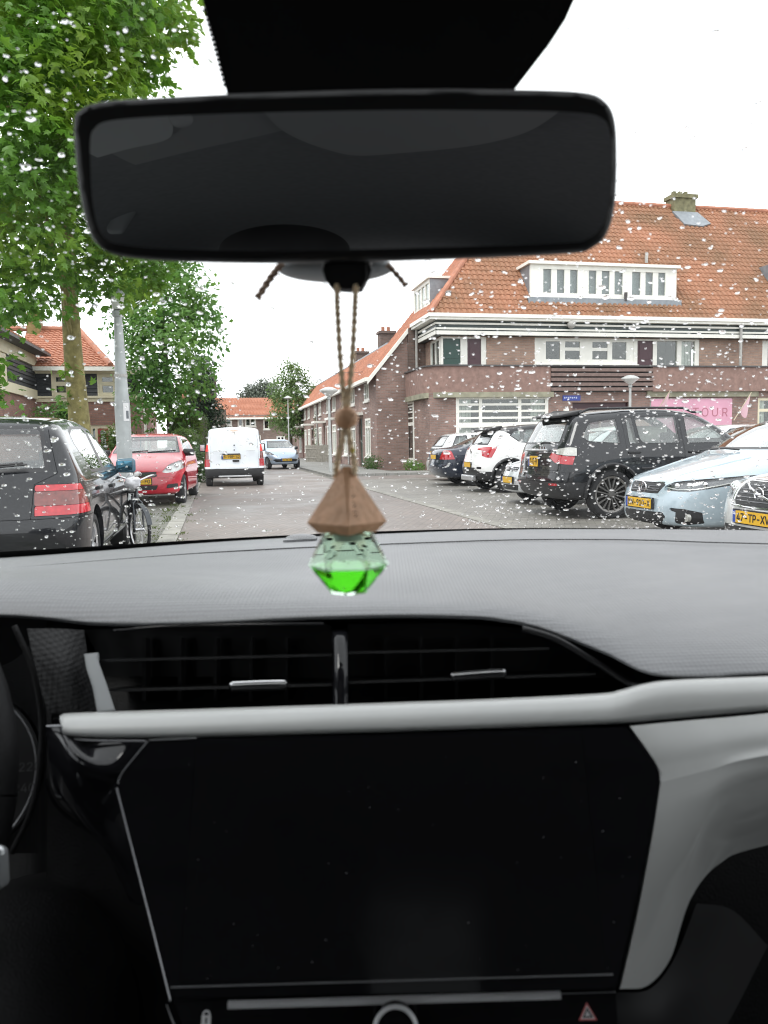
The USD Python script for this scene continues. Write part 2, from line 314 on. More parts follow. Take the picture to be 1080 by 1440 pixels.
bl = np.array(bl); n = len(bl); i4 = np.arange(n)[:, None] * 4
solo('weeds', trimesh.Trimesh(bl.reshape(-1, 3), np.vstack([i4 + [0, 1, 2], i4 + [0, 2, 3]]), process=False), M_grass, 'tufts of grass and weeds growing along the gutter on the left', 'weeds', kind='stuff')
# ------------------------------------------------------------------ houses
M_brick = brick_mat('brick_corner', (0.33, 0.205, 0.17), (0.24, 0.15, 0.125), (0.25, 0.225, 0.205), stain=0.3)
M_brick_up = brick_mat('brick_upper', (0.42, 0.27, 0.2), (0.32, 0.205, 0.155), (0.3, 0.265, 0.235), stain=0.25)
M_brick_dk = brick_mat('brick_old', (0.2, 0.125, 0.1), (0.13, 0.085, 0.07), (0.16, 0.145, 0.13), stain=0.4)
M_brick_l = brick_mat('brick_left', (0.33, 0.17, 0.13), (0.25, 0.125, 0.1), (0.19, 0.155, 0.14), stain=0.2)
M_brick_far = brick_mat('brick_far', (0.26, 0.185, 0.15), (0.19, 0.13, 0.11), (0.22, 0.19, 0.17), stain=0.25)
M_white = mat('white_paint', (0.78, 0.77, 0.71), 0.45, var=0.06, vscale=3, dirt=0.2)
M_cream = mat('cream_paint', (0.68, 0.62, 0.46), 0.5, var=0.07, vscale=3, dirt=0.2)
M_greenb = mat('dark_green_board', (0.035, 0.05, 0.048), 0.4, var=0.2, vscale=4)
M_weather = mat('tarred_weatherboard', (0.022, 0.024, 0.028), 0.55, var=0.25, vscale=6)
M_maroon = mat('maroon_paint', (0.06, 0.022, 0.03), 0.35, var=0.1)
M_green = mat('green_door_paint', (0.012, 0.05, 0.038), 0.3, var=0.15)
M_red = mat('red_frame_paint', (0.3, 0.03, 0.035), 0.4, var=0.1)
M_stone = mat('mossy_concrete', (0.27, 0.26, 0.19), 0.85, var=0.3, vscale=2.5, bump=0.3)
M_parapet = mat('parapet_render', (0.245, 0.155, 0.13), 0.85, var=0.22, vscale=5.0, bump=0.4, bscale=30)
M_cap = mat('lead_cap', (0.07, 0.065, 0.065), 0.6, var=0.2)
M_zinc = mat('zinc_sheet', (0.24, 0.26, 0.28), 0.5, 0.3, var=0.15)
M_pipe = mat('grey_drainpipe', (0.35, 0.34, 0.32), 0.5, var=0.1)
M_slat = mat('brown_slat', (0.17, 0.115, 0.1), 0.6, var=0.25, vscale=8)
M_dark = mat('dark_room', (0.03, 0.028, 0.026), 0.9)
M_curtain = mat('net_curtain', (0.55, 0.54, 0.5), 0.9, var=0.12, vscale=10)
M_pane = pane_mat('house_window_glass', (0.86, 0.9, 0.88), 0.07)
def tile_mat(name, a, b, c):
    if name in _m: return _m[name]
    _m[name] = usdkit.material(stage, '/World/Looks/' + name, {
        'g': ('geometry', {}), 'tc': ('texture_coordinate', {}), 'n': ('noise_texture', {'scale': 0.45, 'detail': 5.0, 'roughness': 0.6}),
        'w': ('math', {'math_type': 'multiply_add', 'value2': 0.35}), 'h': ('math', {'math_type': 'multiply_add', 'value2': 1.0, 'value3': -0.17}),
        'r': ('rgb_ramp', {'ramp': [(0.2, a), (0.5, b), (0.8, c)]}), 'n2': ('noise_texture', {'scale': 14.0, 'detail': 3.0}), 'r2': ('rgb_ramp', {'ramp': [(0.3, (0.72,) * 3), (0.7, (1.12,) * 3)]}),
        'm': ('mix_color', {'blend_type': 'multiply', 'fac': 1.0, 'use_clamp_result': False}), 'p': ('principled_bsdf', {'roughness': 0.7})},
        [('tc.object', 'n.vector'), ('g.random_per_island', 'w.value1'), ('n.fac', 'h.value1'), ('h.result' if False else 'h.value', 'w.value3'), ('w.value', 'r.fac'), ('tc.object', 'n2.vector'), ('n2.fac', 'r2.fac'),
         ('r.color', 'm.a'), ('r2.color', 'm.b'), ('m.result', 'p.base_color')], surface='p.BSDF'); return _m[name]
M_tiles = tile_mat('roof_tile_weathered', (0.2, 0.105, 0.052), (0.34, 0.15, 0.08), (0.40, 0.195, 0.125))
M_tiles2 = tile_mat('roof_tile_orange', (0.38, 0.15, 0.085), (0.46, 0.195, 0.115), (0.52, 0.27, 0.185))
M_ridge = mat('ridge_tile', (0.36, 0.15, 0.09), 0.7, var=0.25, vscale=3)

def slope_tiles(o, u, v, rows, tw=0.23, th=0.30, sub=6, lift=0.03, amp=0.042, flip=False):
    """pantiles on a slope: o = lower corner, u = along the eave, v = up the slope (unit vectors); rows(k) gives the u range of course k or None.
    Each tile is an island of its own with an S profile and a proud lower edge."""
    n = np.cross(u, v); vv, ff = [], []; base = 0
    x = np.linspace(0, 1, sub + 1); prof = amp * (0.55 * np.sin(2 * np.pi * x) + 0.25 * np.cos(4 * np.pi * x))
    rg = np.random.default_rng(len(_m) + int(abs(o[0]) * 10))
    k = 0
    while True:
        r = rows(k)
        if r is None: break
        a, b = r
        if b - a > 0.1:
            off = 0.0
            i0 = int(math.floor(a / tw)); i1 = int(math.ceil(b / tw))
            ii = np.arange(i0, i1)
            uu = np.clip((ii[:, None] + x[None, :] * 1.04) * tw, a, b)
            jit = rg.normal(0, 0.004, (len(ii), 1))
            lo = o + uu[..., None] * u + (k * th) * v + (prof[None, :, None] + lift + jit[..., None]) * n
            hi = o + uu[..., None] * u + ((k + 1.12) * th) * v + (prof[None, :, None] * 0.9 + 0.004) * n
            fr = o + uu[..., None] * u + (k * th) * v + (prof[None, :, None] * 0.3 - 0.01) * n
            T = np.stack([fr, lo, hi], 1)                       # (tiles, 3, sub+1, 3)
            nt = len(ii); w = sub + 1
            vv.append(T.reshape(-1, 3))
            q = []
            for rr in range(2):
                for c in range(sub): q.append([rr * w + c, rr * w + c + 1, (rr + 1) * w + c + 1, (rr + 1) * w + c])
            q = np.array(q); F = (np.arange(nt)[:, None, None] * 3 * w + q[None]).reshape(-1, 4) + base; base += nt * 3 * w
            ff.append(F)
        k += 1
    F = np.vstack(ff); F = np.vstack([F[:, [0, 1, 2]], F[:, [0, 2, 3]]])
    if flip: F = F[:, ::-1]
    return trimesh.Trimesh(np.vstack(vv), F, process=False)
def ridge_run(a, b, r=0.11, step=0.36):
    a, b = np.asarray(a, float), np.asarray(b, float); L = np.linalg.norm(b - a); d = (b - a) / L; out = []
    for k in range(int(L / step)):
        p0 = a + d * k * step; p1 = a + d * (k * step + step * 1.04); out.append(tube([p0, p0 + (p1 - p0) * 0.96, p1], [r, r * 1.08, r * 1.12], 8))
    return trimesh.util.concatenate(out)

class Wall:
    """an upright wall slab in a house's frame; along 'p' (facing -s at plane s) or along 's' (facing -p or +p at plane p)"""
    def __init__(self, house, axis, plane, thick=0.28):
        self.h, self.axis, self.pl, self.t = house, axis, plane, thick
    def box(self, a0, a1, z0, z1, d0, d1):
        """a along the wall, d outwards from the wall face (positive = towards the street)"""
        lo, hi = self.pl - d1 if self.t > 0 else self.pl + d0, self.pl - d0 if self.t > 0 else self.pl + d1
        return bx(a0, a1, lo, hi, z0, z1) if self.axis == 'p' else bx(lo, hi, a0, a1, z0, z1)
    def slab(self, name, poly, material, holes=()):
        pl = Polygon(poly)
        for a0, a1, z0, z1 in holes: pl = pl.difference(sbox(a0, z0, a1, z1))
        d0, d1 = (self.pl, self.pl + self.t) if self.t > 0 else (self.pl + self.t, self.pl)
        geo = list(pl.geoms) if hasattr(pl, 'geoms') else [pl]
        ms = []
        for g in geo:
            if self.axis == 'p': ms.append(tmesh(prism(g, 'y', d0, d1)))
            else: ms.append(tmesh(prism(g, 'x', d0, d1)))
        return part(self.h, name, ms, material)
    def window(self, a0, a1, z0, z1, frame_mat, cols=(), rows=(), fw=0.07, inset=0.05, curtain=0.0, label=None, sill=True, extra=(), dark=M_dark, cur=None):
        """frame (mullions at cols, transoms at rows), glass, and a dark room with a curtain behind"""
        fr = [self.box(a0, a0 + fw, z0, z1, -inset - 0.08, -inset), self.box(a1 - fw, a1, z0, z1, -inset - 0.08, -inset), self.box(a0 + fw, a1 - fw, z0, z0 + fw, -inset - 0.08, -inset), self.box(a0 + fw, a1 - fw, z1 - fw, z1, -inset - 0.08, -inset)]
        for c in cols: fr.append(self.box(c - fw * 0.5, c + fw * 0.5, z0 + fw, z1 - fw, -inset - 0.075, -inset - 0.003))
        for r in rows:
            z, w = r if isinstance(r, tuple) else (r, fw)
            fr.append(self.box(a0 + fw, a1 - fw, z - w / 2, z + w / 2, -inset - 0.07, -inset - 0.006))
        for i_, (b0, b1, c0, c1) in enumerate(extra): fr.append(self.box(b0, b1, c0, c1, -inset - 0.07, -inset - 0.002 - .004 * i_))
        w = part(self.h, 'window', fr, frame_mat, label=label)
        part(w, 'pane', self.box(a0 + fw * .6, a1 - fw * .6, z0 + fw * .6, z1 - fw * .6, -inset - 0.05, -inset - 0.042), M_pane)
        part(w, 'room', [self.box(a0 - 0.02, a1 + 0.02, z0 - 0.02, z1 + 0.02, -abs(self.t) - 0.62, -abs(self.t) - 0.6), self.box(a0 - 0.02, a1 + 0.02, z1, z1 + 0.02, -abs(self.t) - 0.6, -abs(self.t) - 0.01), self.box(a0 - 0.02, a1 + 0.02, z0 - 0.02, z0, -abs(self.t) - 0.6, -abs(self.t) - 0.01),
                         self.box(a0 - 0.02, a0, z0, z1, -abs(self.t) - 0.6, -abs(self.t) - 0.01), self.box(a1, a1 + 0.02, z0, z1, -abs(self.t) - 0.6, -abs(self.t) - 0.01)], dark)
        if curtain:
            cs = []
            for side in ((0, 1) if curtain < 1 else (0,)):
                wd = (a1 - a0) * (curtain / 2 if curtain < 1 else 1); c0 = a0 if side == 0 else a1 - wd; k = max(3, int(wd / 0.07))
                for i in range(k): cs.append(self.box(c0 + wd * i / k, c0 + wd * (i + 0.93) / k, z0, z1, -0.2 - 0.02 * (i % 2), -0.19 - 0.02 * (i % 2)))
            part(w, 'curtain', cs, cur or M_curtain)
        if sill: part(w, 'sill', self.box(a0 - 0.06, a1 + 0.06, z0 - 0.09, z0 - 0.004, -0.2, 0.07), frame_mat)
        return w

# =================================================== the corner house on the right
H = street_thing('corner_house', 'big brick corner house with steep tiled roof, white gutter and wrap-around balcony', 'house')
SF = 28.95                                                    # facade plane
front = Wall(H, 'p', SF)
PC = 8.15                                                     # corner
zb0, zb1 = fs(605, 552, SF)[1], fs(605, 513, SF)[1]           # balcony slab underside and parapet top
PR = 42.0
F = lambda px, py, s=SF: fs(px, py, s)
# ground floor front
wa0, wzt = F(641, 557); wa1 = F(771, 557)[0]; wzb = 0.75
lin0 = F(909, 555)[0]; lin1 = F(1065, 555)[0]
ba0, bzt = F(914, 560); ba1 = F(1030, 560)[0]
d0, dzt = F(804, 566); d1 = F(888, 566)[0]
c0 = F(1066, 560)[0]
front.slab('wall', [(PC, 0), (PR, 0), (PR, zb0 - 0.002), (PC, zb0 - 0.002)], M_brick, [(wa0, wa1, wzb, wzt), (d0, d1, 0.1, dzt), (ba0, ba1, 0.5, bzt), (c0, c0 + 3.2, 0.8, bzt)])
zr = [F(660, 567)[1] - 0.0, F(660, 579)[1], F(660, 590)[1]]
front.window(wa0, wa1, wzb, wzt, M_white, inset=.0, cols=(F(676, 600)[0], F(731, 600)[0]), rows=[(F(648, y)[1], 0.085) for y in (569, 578.5, 588)] + [(F(648, 598)[1], 0.2)], fw=0.13, curtain=0.35, label='wide white window with slatted top lights')
front.window(c0, c0 + 3.2, 0.8, bzt, M_cream, cols=(c0 + 1.1, c0 + 2.1), rows=(2.3,), fw=0.12, curtain=0.3, label='cream window at the right end')
front.window(ba0, ba1, 0.5, bzt, M_white, cols=((ba0 + ba1) / 2,), fw=0.1, curtain=0.0)
# doorway
dw = part(H, 'door', [front.box(d0, d1, 0.1, dzt, -0.24, -0.2)], M_maroon)
part(dw, 'door_frame', [front.box(d0, d0 + 0.1, 0.1, dzt, -0.2, -0.1), front.box(d1 - 0.1, d1, 0.1, dzt, -0.2, -0.1), front.box(d0 + .1, d1 - .1, dzt - 0.35, dzt - .25, -0.2, -0.1), front.box((d0 + d1) / 2 - .04, (d0 + d1) / 2 + .04, 0.1, dzt - .35, -0.2, -0.12)], M_slat)
part(H, 'lintel', [front.box(lin0, lin1, F(909, 558.5)[1], F(909, 550)[1], -0.05, 0.09)], M_stone, label='mossy concrete lintel above the pink banner')
# balcony: rounded corner in plan, wraps back along the street
R = 0.9
def balcony_line(off, n=8, send=32.2, pend=None):
    pts = [(PC - off, send)]
    for a in np.linspace(0, math.pi / 2, n): pts.append((PC - off + (R + 0) * (1 - math.cos(a)), SF - off + R * (1 - math.sin(a))))
    pts.append(((pend or PR), SF - off)); return pts
def wrap_wall(off0, off1, z0, z1, p_end):
    a = balcony_line(off0, pend=p_end); b = balcony_line(off1, pend=p_end)
    return prism(Polygon(a + b[::-1]), 'z', z0, z1)
s0, s1 = F(772, 530)[0], F(915, 530)[0]
part(H, 'balcony_parapet', [tmesh(wrap_wall(0.16, -0.02, zb0 + 0.002, zb1 - 0.06, s0)), front.box(s1, PR, zb0 + 0.002, zb1 - 0.06, -0.02, 0.16)], M_parapet, label='reddish brown parapet wrapping round the corner')
part(H, 'parapet_cap', tmesh(wrap_wall(0.21, -0.07, zb1 - 0.058, zb1, PR)), M_cap)
part(H, 'balcony_edge', [tmesh(wrap_wall(0.2, -0.3, zb0 - 0.2, zb0, F(776, 552)[0]))], M_stone, label='mossy concrete edge under the parapet')
nsl = 5
for k in range(nsl):
    z = zb0 + 0.04 + (zb1 - 0.1 - zb0) * k / nsl
    part(H, 'slat', front.box(s0 + .01, s1 - .01, z, z + 0.13, 0.03, 0.2), M_slat)
part(H, 'slat_backing', front.box(s0 + .003, s1 - .003, zb0 + 0.002, zb1 - 0.06, -0.1, 0.0), M_cap)
part(H, 'balcony_floor', tmesh(prism(Polygon([(PC - 0.1, 32.2), (PC + R - .1, SF), (PR, SF + .06), (PR, 31), (PC + 1, 31), (PC + 1, 32.2)]), 'z', zb0 - 0.05, zb0 + 0.05)), M_stone)
# upper floor, set back
SU = SF + 0.85; up = Wall(H, 'p', SU); G = lambda px, py: fs(px, py, SU)
zg = F(620, 441)[1]                                           # gutter
zt_u = G(620, 473)[1]                                         # top of windows
PU = PC + 0.75
w1a, w1b = G(621, 490)[0], G(684, 490)[0]; w2a, w2b = G(752, 490)[0], G(896, 490)[0]; w3b = G(984, 490)[0]; w2z = G(800, 512)[1]
r_0 = G(1072, 490)[0]
up.slab('upper_wall', [(PU, zb0), (PR, zb0), (PR, zt_u + 0.02), (PU, zt_u + 0.02)], M_brick_up, [(w1a, w1b, zb0 + .1, zt_u), (w2a, w2b, w2z, zt_u), (w2b, w3b, zb0 + .1, zt_u), (r_0, r_0 + 2.6, zb0 + .1, zt_u)])
def doorset(a0, a1, z0, z1, leafs):
    fr = []
    for i, (x0, x1, kind) in enumerate(leafs):
        if kind == 'post': fr.append(up.box(x0, x1, z0, z1, -0.16, -0.03))
    fr.append(up.box(a0, a1, z1 - 0.07, z1, -0.155, -0.035))
    o = part(H, 'balcony_door', fr, M_white)
    for x0, x1, kind in leafs:
        if kind == 'post': continue
        mm = {'green': M_green, 'maroon': M_maroon}.get(kind)
        if mm:
            fr = [up.box(x0 + .004, x1 - .004, z0, z1 - .075, -0.13, -0.07), up.box(x0 + 0.1, x1 - 0.1, z0 + 0.2, z1 - 0.95, -0.07, -0.055), up.box(x0 + 0.1, x1 - 0.1, z1 - 0.85, z1 - 0.2, -0.07, -0.055)]
            part(o, 'door_leaf', fr, mm)
        else:
            part(o, 'pane', up.box(x0, x1, z0, z1 - .07, -0.11, -0.1), M_pane)
            part(o, 'room', [up.box(x0, x1, z0, z1, -0.92, -0.9), up.box(x0, x0 + .01, z0, z1, -0.9, -0.29), up.box(x1 - .01, x1, z0, z1, -0.9, -0.29)], M_dark)
            if kind == 'curtain': part(o, 'curtain', [up.box(x0 + (x1 - x0) * i / 8, x0 + (x1 - x0) * (i + .92) / 8, z0, z1, -0.3 - .02 * (i % 2), -0.29 - .02 * (i % 2)) for i in range(8)], M_curtain)
q = lambda px: G(px, 490)[0]
doorset(w1a, w1b, zb0 + .1, zt_u, [(q(621), q(648), 'green'), (q(648), q(657.5), 'post'), (q(657.5), q(677), 'maroon'), (q(677), q(684), 'post')])
doorset(w2b, w3b, zb0 + .1, zt_u, [(q(896), q(897), 'post'), (q(897), q(919), 'maroon'), (q(919), q(924.5), 'post'), (q(924.5), q(953), 'pane'), (q(953), q(959), 'post'), (q(959), q(978), 'curtain'), (q(978), q(984), 'post')])
doorset(r_0, r_0 + 2.6, zb0 + .1, zt_u, [(r_0, r_0 + .3, 'post'), (r_0 + .3, r_0 + 1.2, 'maroon'), (r_0 + 1.2, r_0 + 1.4, 'post'), (r_0 + 1.4, r_0 + 2.5, 'pane'), (r_0 + 2.5, r_0 + 2.6, 'post')])
zz = lambda y: G(800, y)[1]
up.window(w2a, w2b, w2z, zt_u, M_white, fw=0.14, inset=0.02, sill=True, label='white four-light window above the entrance', extra=[
    (q(753), q(768), w2z, zt_u), (q(788), q(795), w2z, zt_u), (q(816), q(833.5), w2z, zt_u), (q(855), q(861.5), w2z, zt_u), (q(881.5), q(896), w2z, zt_u),
    (q(788), q(833), zz(493), zz(488.5)), (q(833), q(861), zz(493), zz(488.5)), (q(768), q(896), zz(511), zz(505))])
# boards and rails under the eaves (front and round the corner)
zb_hi = zg - 0.16
part(H, 'eaves_board', [up.box(PU - 0.05, PR, zt_u + 0.022, zb_hi, 0.0, 0.3), bx(PU - 0.3, PU - 0.052, SU - 0.3, 32.2, zt_u + 0.022, zb_hi)], M_greenb)
for i, f in enumerate((0.0, 0.34, 0.68)):
    z = zt_u + 0.03 + (zb_hi - zt_u) * f; hgt = 0.15 if i == 0 else 0.075
    part(H, 'eaves_rail', [up.box(PU - 0.35, PR, z, z + hgt, 0.3, 0.36), bx(PU - 0.36, PU - 0.3, SU - 0.36, 32.2, z, z + hgt)], M_white)
# upper side wall towards the street and its corner window
side_u = Wall(H, 's', PU, 0.28)
side_u.slab('side_wall', [(SU + .29, zb0), (32.2, zb0), (32.2, zt_u + .02), (SU + .29, zt_u + .02)], M_brick_up, [(SU + 0.35, SU + 1.7, zb0 + .3, zt_u - 0.0)])
side_u.window(SU + 0.35, SU + 1.7, zb0 + .3, zt_u, M_white, cols=(SU + 1.0,), fw=0.1, inset=0.02, curtain=0.4)
part(H, 'corner_post', bx(PU - 0.02, PU + 0.06, SU - 0.02, SU + 0.3, zb0, zt_u), M_white)
# ground floor side wall along the street with tall window
PS = PC
side = Wall(H, 's', PS, 0.28)
sa, sza = fp(582, 562, PS); sb = fp(566, 562, PS)[0]; szb = fp(574, 648, PS)[1]
sa, sb = min(sa, sb), max(sa, sb)
side.slab('side_wall', [(SF + .29, 0), (36, 0), (36, zb0 - .21), (SF + .29, zb0 - .21)], M_brick, [(sa, sb, max(szb, 0.35), sza - .02)])
side.window(sa, sb, max(szb, 0.35), sza - 0.02, M_white, rows=[(sza - 0.25, .06), (sza - .5, .06), (sza - .75, .06), (sza - 1.0, .14)], fw=0.13, inset=-.03, curtain=0.9, label='tall white window on the street side')
side.slab('side_wall', [(32.22, zb0 - .2), (36, zb0 - .2), (36, zg - .1), (32.22, zg - .1)], M_brick_dk)
Wall(H, 'p', 32.24, .1).slab('return_wall', [(PC - .0, zb0), (PU + .4, zb0), (PU + .4, zg + .6), (PC, zg - .1)], M_brick_dk)
# gutter: a white fascia box round the eaves
EV = 0.62
ge_f, ge_s = SU - 0.55, PU - 0.62
ring = Polygon([(ge_s, 32.2), (ge_s, ge_f), (PR, ge_f), (PR, ge_f + 0.75), (ge_s + .75, ge_f + .75), (ge_s + .75, 32.2)])
part(H, 'gutter', [tmesh(prism(ring, 'z', zg - 0.16, zg + 0.02)), tmesh(prism(Polygon([(ge_s - .06, 32.2), (ge_s - .06, ge_f - .06), (PR, ge_f - .06), (PR, ge_f + .05), (ge_s + .05, ge_f + .05), (ge_s + .05, 32.2)]), 'z', zg - 0.06, zg + 0.08))], M_white, label='white box gutter under the tiles')
# roof
za = zg + 0.06
# pitch from the photo: the ridge at (975,294)
ang = math.radians(50); vt = V(0, math.cos(ang), math.sin(ang))
rp = None
for run in np.arange(3, 9, 0.02):
    ppp = onplane(975, 293, S * (ge_f + run), S)
    if ppp[2] - za <= run * math.tan(ang): break
RUN = float(run); ZRIDGE = za + RUN * math.tan(ang)
TH = 0.30; nrow = int(RUN / math.cos(ang) / TH)
def rows_front(k):
    if k > nrow: return None
    a = (k + 0.3) * TH * math.cos(ang)                        # hip at 45 degrees in plan
    return (a, PR - ge_s)
part(H, 'roof_tiles', slope_tiles(V(ge_s, ge_f, za), V(1, 0, 0), vt, rows_front, lift=0.03, amp=.05), M_tiles, kind='stuff')
vs = V(math.cos(ang), 0, math.sin(ang))
SIDE_END = 34.2 - ge_f
def rows_side(k):
    if k > nrow: return None
    a = (k + 0.3) * TH * math.cos(ang); return (a, max(a, SIDE_END))
part(H, 'roof_tiles', slope_tiles(V(ge_s, ge_f, za), V(0, 1, 0), vs, rows_side, lift=0.04, flip=True), M_tiles2, kind='stuff')
hipa, hipb = V(ge_s, ge_f, za + .03), V(ge_s + RUN, ge_f + RUN, ZRIDGE + .03)
part(H, 'ridge', [ridge_run(hipa, hipb, 0.1), ridge_run(hipb, V(PR, ge_f + RUN, ZRIDGE + .03), 0.11)], M_ridge)
part(H, 'roof_back', tmesh((np.array([[ge_s + RUN, ge_f + RUN, ZRIDGE - .03], [PR, ge_f + RUN, ZRIDGE - .03], [PR, ge_f + 2 * RUN, za], [ge_s + RUN, ge_f + 2 * RUN, za]]), np.array([[0, 1, 2, 3]]))), M_tiles)
# dormer with nine lights
def on_roof(px, py):
    """intersection of the sight line with the front slope, in (p, s, z)"""
    n = -V(0, math.sin(ang), -math.cos(ang)); nw = n[0] * P + n[1] * S + V(0, 0, n[2]); o = ge_f * S + V(0, 0, za)
    q_ = onplane(px, py, o, nw); return float(q_ @ P), float(q_ @ S), float(q_[2])
dl = on_roof(746, 414); ds = dl[1] - 0.16
D = lambda px, py: fs(px, py, ds)
dx0, dz0 = D(746, 415.5); dx1 = D(951, 415)[0]; dz1 = D(746, 371)[1]; 
depth_top = (dz1 - za) / math.tan(ang) + ge_f
dorm = part(H, 'dormer', [bx(dx0, dx1, ds, ds + .1, dz0 - .25, dz0 + .13), bx(dx0, dx1, ds, ds + .1, dz1 - .18, dz1), bx(dx0, dx0 + .32, ds + .0015, ds + .1, dz0 + .13, dz1 - .18), bx(dx1 - .32, dx1, ds + .0015, ds + .1, dz0 + .13, dz1 - .18)], M_white, label='long white dormer with three groups of three lights')
dq = lambda px: D(px, 392)[0]
light_px = [(764, 775.5), (783.5, 794), (802, 812.5), (828, 839), (846.5, 857.5), (864.5, 876), (889, 901), (908, 918.5), (926, 936)]
prev = dx0 + .32
for i, (a, b) in enumerate(light_px):
    a_, b_ = dq(a), dq(b)
    part(dorm, 'mullion', bx(prev, a_, ds + .003 + .012 * (i % 3 != 0), ds + .09, dz0 + .131, dz1 - .181), M_white); prev = b_
    part(dorm, 'pane', bx(a_ - .01, b_ + .01, ds + .05, ds + .056, dz0 + .12, dz1 - .17), M_pane)
part(dorm, 'mullion', bx(prev, dx1 - .32, ds + .003, ds + .09, dz0 + .131, dz1 - .181), M_white)
part(dorm, 'blind', bx(dx0 + .3, dx1 - .3, ds + .22, ds + .23, dz0 + .1, dz1 - .15), M_zinc)
part(dorm, 'flat_roof', [bx(dx0 - .12, dx1 + .12, ds - .12, depth_top + .3, dz1, dz1 + .12)], M_white)
cheek = [(ds + .1, dz0 - .25), (ds + .1, dz1 - .002), (depth_top + .2, dz1 - .002)]
part(dorm, 'cheek', [tmesh(prism(Polygon(cheek), 'x', dx0 - .02, dx0 + .06)), tmesh(prism(Polygon(cheek), 'x', dx1 - .06, dx1 + .02))], M_zinc)
part(dorm, 'apron', bx(dx0 - .15, dx1 + .15, ds - .16, ds - .003, dz0 - .33, dz0 - .08), M_zinc)
# second dormer further right, mostly out of view
d2 = on_roof(1092, 408); e0 = d2[0] - .6
d2m = part(H, 'dormer', [bx(e0 + .5, e0 + 5, d2[1], d2[1] + .1, d2[2] - .3, d2[2] + .1), bx(e0 + .5, e0 + 5, d2[1], d2[1] + .1, d2[2] + .95, d2[2] + 1.2)], M_white)
part(d2m, 'pane', bx(e0 + .5, e0 + 5, d2[1] + .04, d2[1] + .05, d2[2] + .1, d2[2] + .95), M_pane)
part(d2m, 'cheek', tmesh(prism(Polygon([(d2[1] + .1, d2[2] - .25), (d2[1] + .1, d2[2] + 1.2), (d2[1] + 1.25, d2[2] + 1.2)]), 'x', e0 + .45, e0 + .55)), M_zinc)
# dormer on the street-side slope
def on_side(px, py):
    n = V(-math.sin(ang), 0, math.cos(ang)); nw = n[0] * P + V(0, 0, n[2]); o = ge_s * P + V(0, 0, za); q_ = onplane(px, py, o, nw); return float(q_ @ P), float(q_ @ S), float(q_[2])
k0 = fs(596, 431, 31.6); 
sp0 = k0[0] + 0.25; sz0 = k0[1]; sz1 = fs(596, 391, 31.6)[1]
pd = ge_s + (sz1 - za) / math.tan(ang) + .3
sdm = part(H, 'dormer', [bx(sp0, sp0 + .1, 31.6, 34.2, sz0 - .1, sz0 + .15), bx(sp0, sp0 + .1, 31.6, 34.2, sz1 - .15, sz1)] + [bx(sp0 + .002, sp0 + .09, y, y + .12, sz0 + .15, sz1 - .15) for y in (31.6, 32.25, 32.9, 33.5, 34.08)], M_white, label='small white dormer on the street-side slope')
part(sdm, 'pane', bx(sp0 + .04, sp0 + .05, 31.65, 34.15, sz0 + .12, sz1 - .12), M_pane)
part(sdm, 'blind', bx(sp0 + .2, sp0 + .21, 31.75, 34.1, sz0 + .12, sz1 - .12), M_curtain)
part(sdm, 'cheek', [tmesh(prism(Polygon([(sp0 + .02, sz0 - .1), (pd, sz1), (sp0 + .02, sz1)]), 'y', 31.58, 31.66)), tmesh(prism(Polygon([(sp0 + .02, sz0 - .1), (pd, sz1), (sp0 + .02, sz1)]), 'y', 34.14, 34.22))], M_zinc)
part(sdm, 'flat_roof', bx(sp0 - .1, pd, 31.5, 34.3, sz1, sz1 + .1), M_white)
# chimney on the ridge
sr = ge_f + RUN
ch = lambda px, py: fs(px, py, sr)
cx0, cz0 = ch(942, 300); cx1 = ch(972, 300)[0]; cz1 = ch(955, 276)[1]
c = part(H, 'chimney', [bx(cx0, cx1, sr - .35, sr + .35, ZRIDGE - .5, cz1 - .18), bx(cx0 - .08, cx1 + .08, sr - .42, sr + .42, cz1 - .18, cz1)] + [bx(cx0 + d, cx0 + d + .16, sr - .25, sr - .08, cz1, cz1 + .14) for d in (0.0, .32, .62)], mat('chimney_mossy', (0.17, 0.16, 0.09), 0.9, var=0.35, vscale=5))
o_ = V(0, sr - .36, ZRIDGE - .36 * math.tan(ang)); n_ = np.array([0, -math.sin(ang), math.cos(ang)])
part(c, 'lead_flashing', tmesh(m3.Manifold.hull_points(np.array([V(x_, 0, 0) + o_ - vt * dn_ + n_ * h_ for x_, dn_ in ((cx0 - .1, -.1), (cx1 + .1, -.1), (cx1 + .45, .75), (cx1 - .1, 1.0), (cx0 + .15, .9)) for h_ in (.0, .09)], np.float32))), M_zinc)
ax = ch(956, 270)[0]
part(c, 'antenna', tube([V(ax, sr, cz1), V(ax, sr, ch(956, 255)[1])], 0.025, 6), M_pipe)
for px, py in ((909, 370),):
    a_ = on_roof(px, py); part(H, 'roof_vent', tube([V(*a_), V(a_[0], a_[1], a_[2] + .45)], .07, 10), M_pipe)
a_ = on_roof(878, 424); part(H, 'roof_vent', tube([V(*a_) + V(0, -.1, 0), V(a_[0], a_[1] - .12, a_[2] + .35)], .07, 10), M_cap)
# downpipes, street sign mount, box
x_ = G(1033, 470)[0]
part(H, 'downpipe', tube([V(x_, SU - .42, zg - .1), V(x_, SU - .42, zb1)], .06, 10), M_pipe)
part(H, 'downpipe', tube([V(x_ + .02, SU - .41, zb1 + 1.0), V(x_ + .02, SU - .41, zb1 - .1)], .062, 10), M_cap)
part(H, 'downpipe', tube([V(PU - .42, 32.1, zg - .1), V(PU - .42, 32.1, zb0)], .06, 10), M_pipe)
x_, z_ = F(809, 459)
part(H, 'wall_lamp', trimesh.creation.icosphere(2, .17).apply_translation([x_, SU - .5, G(809, 459)[1]]), M_pipe)
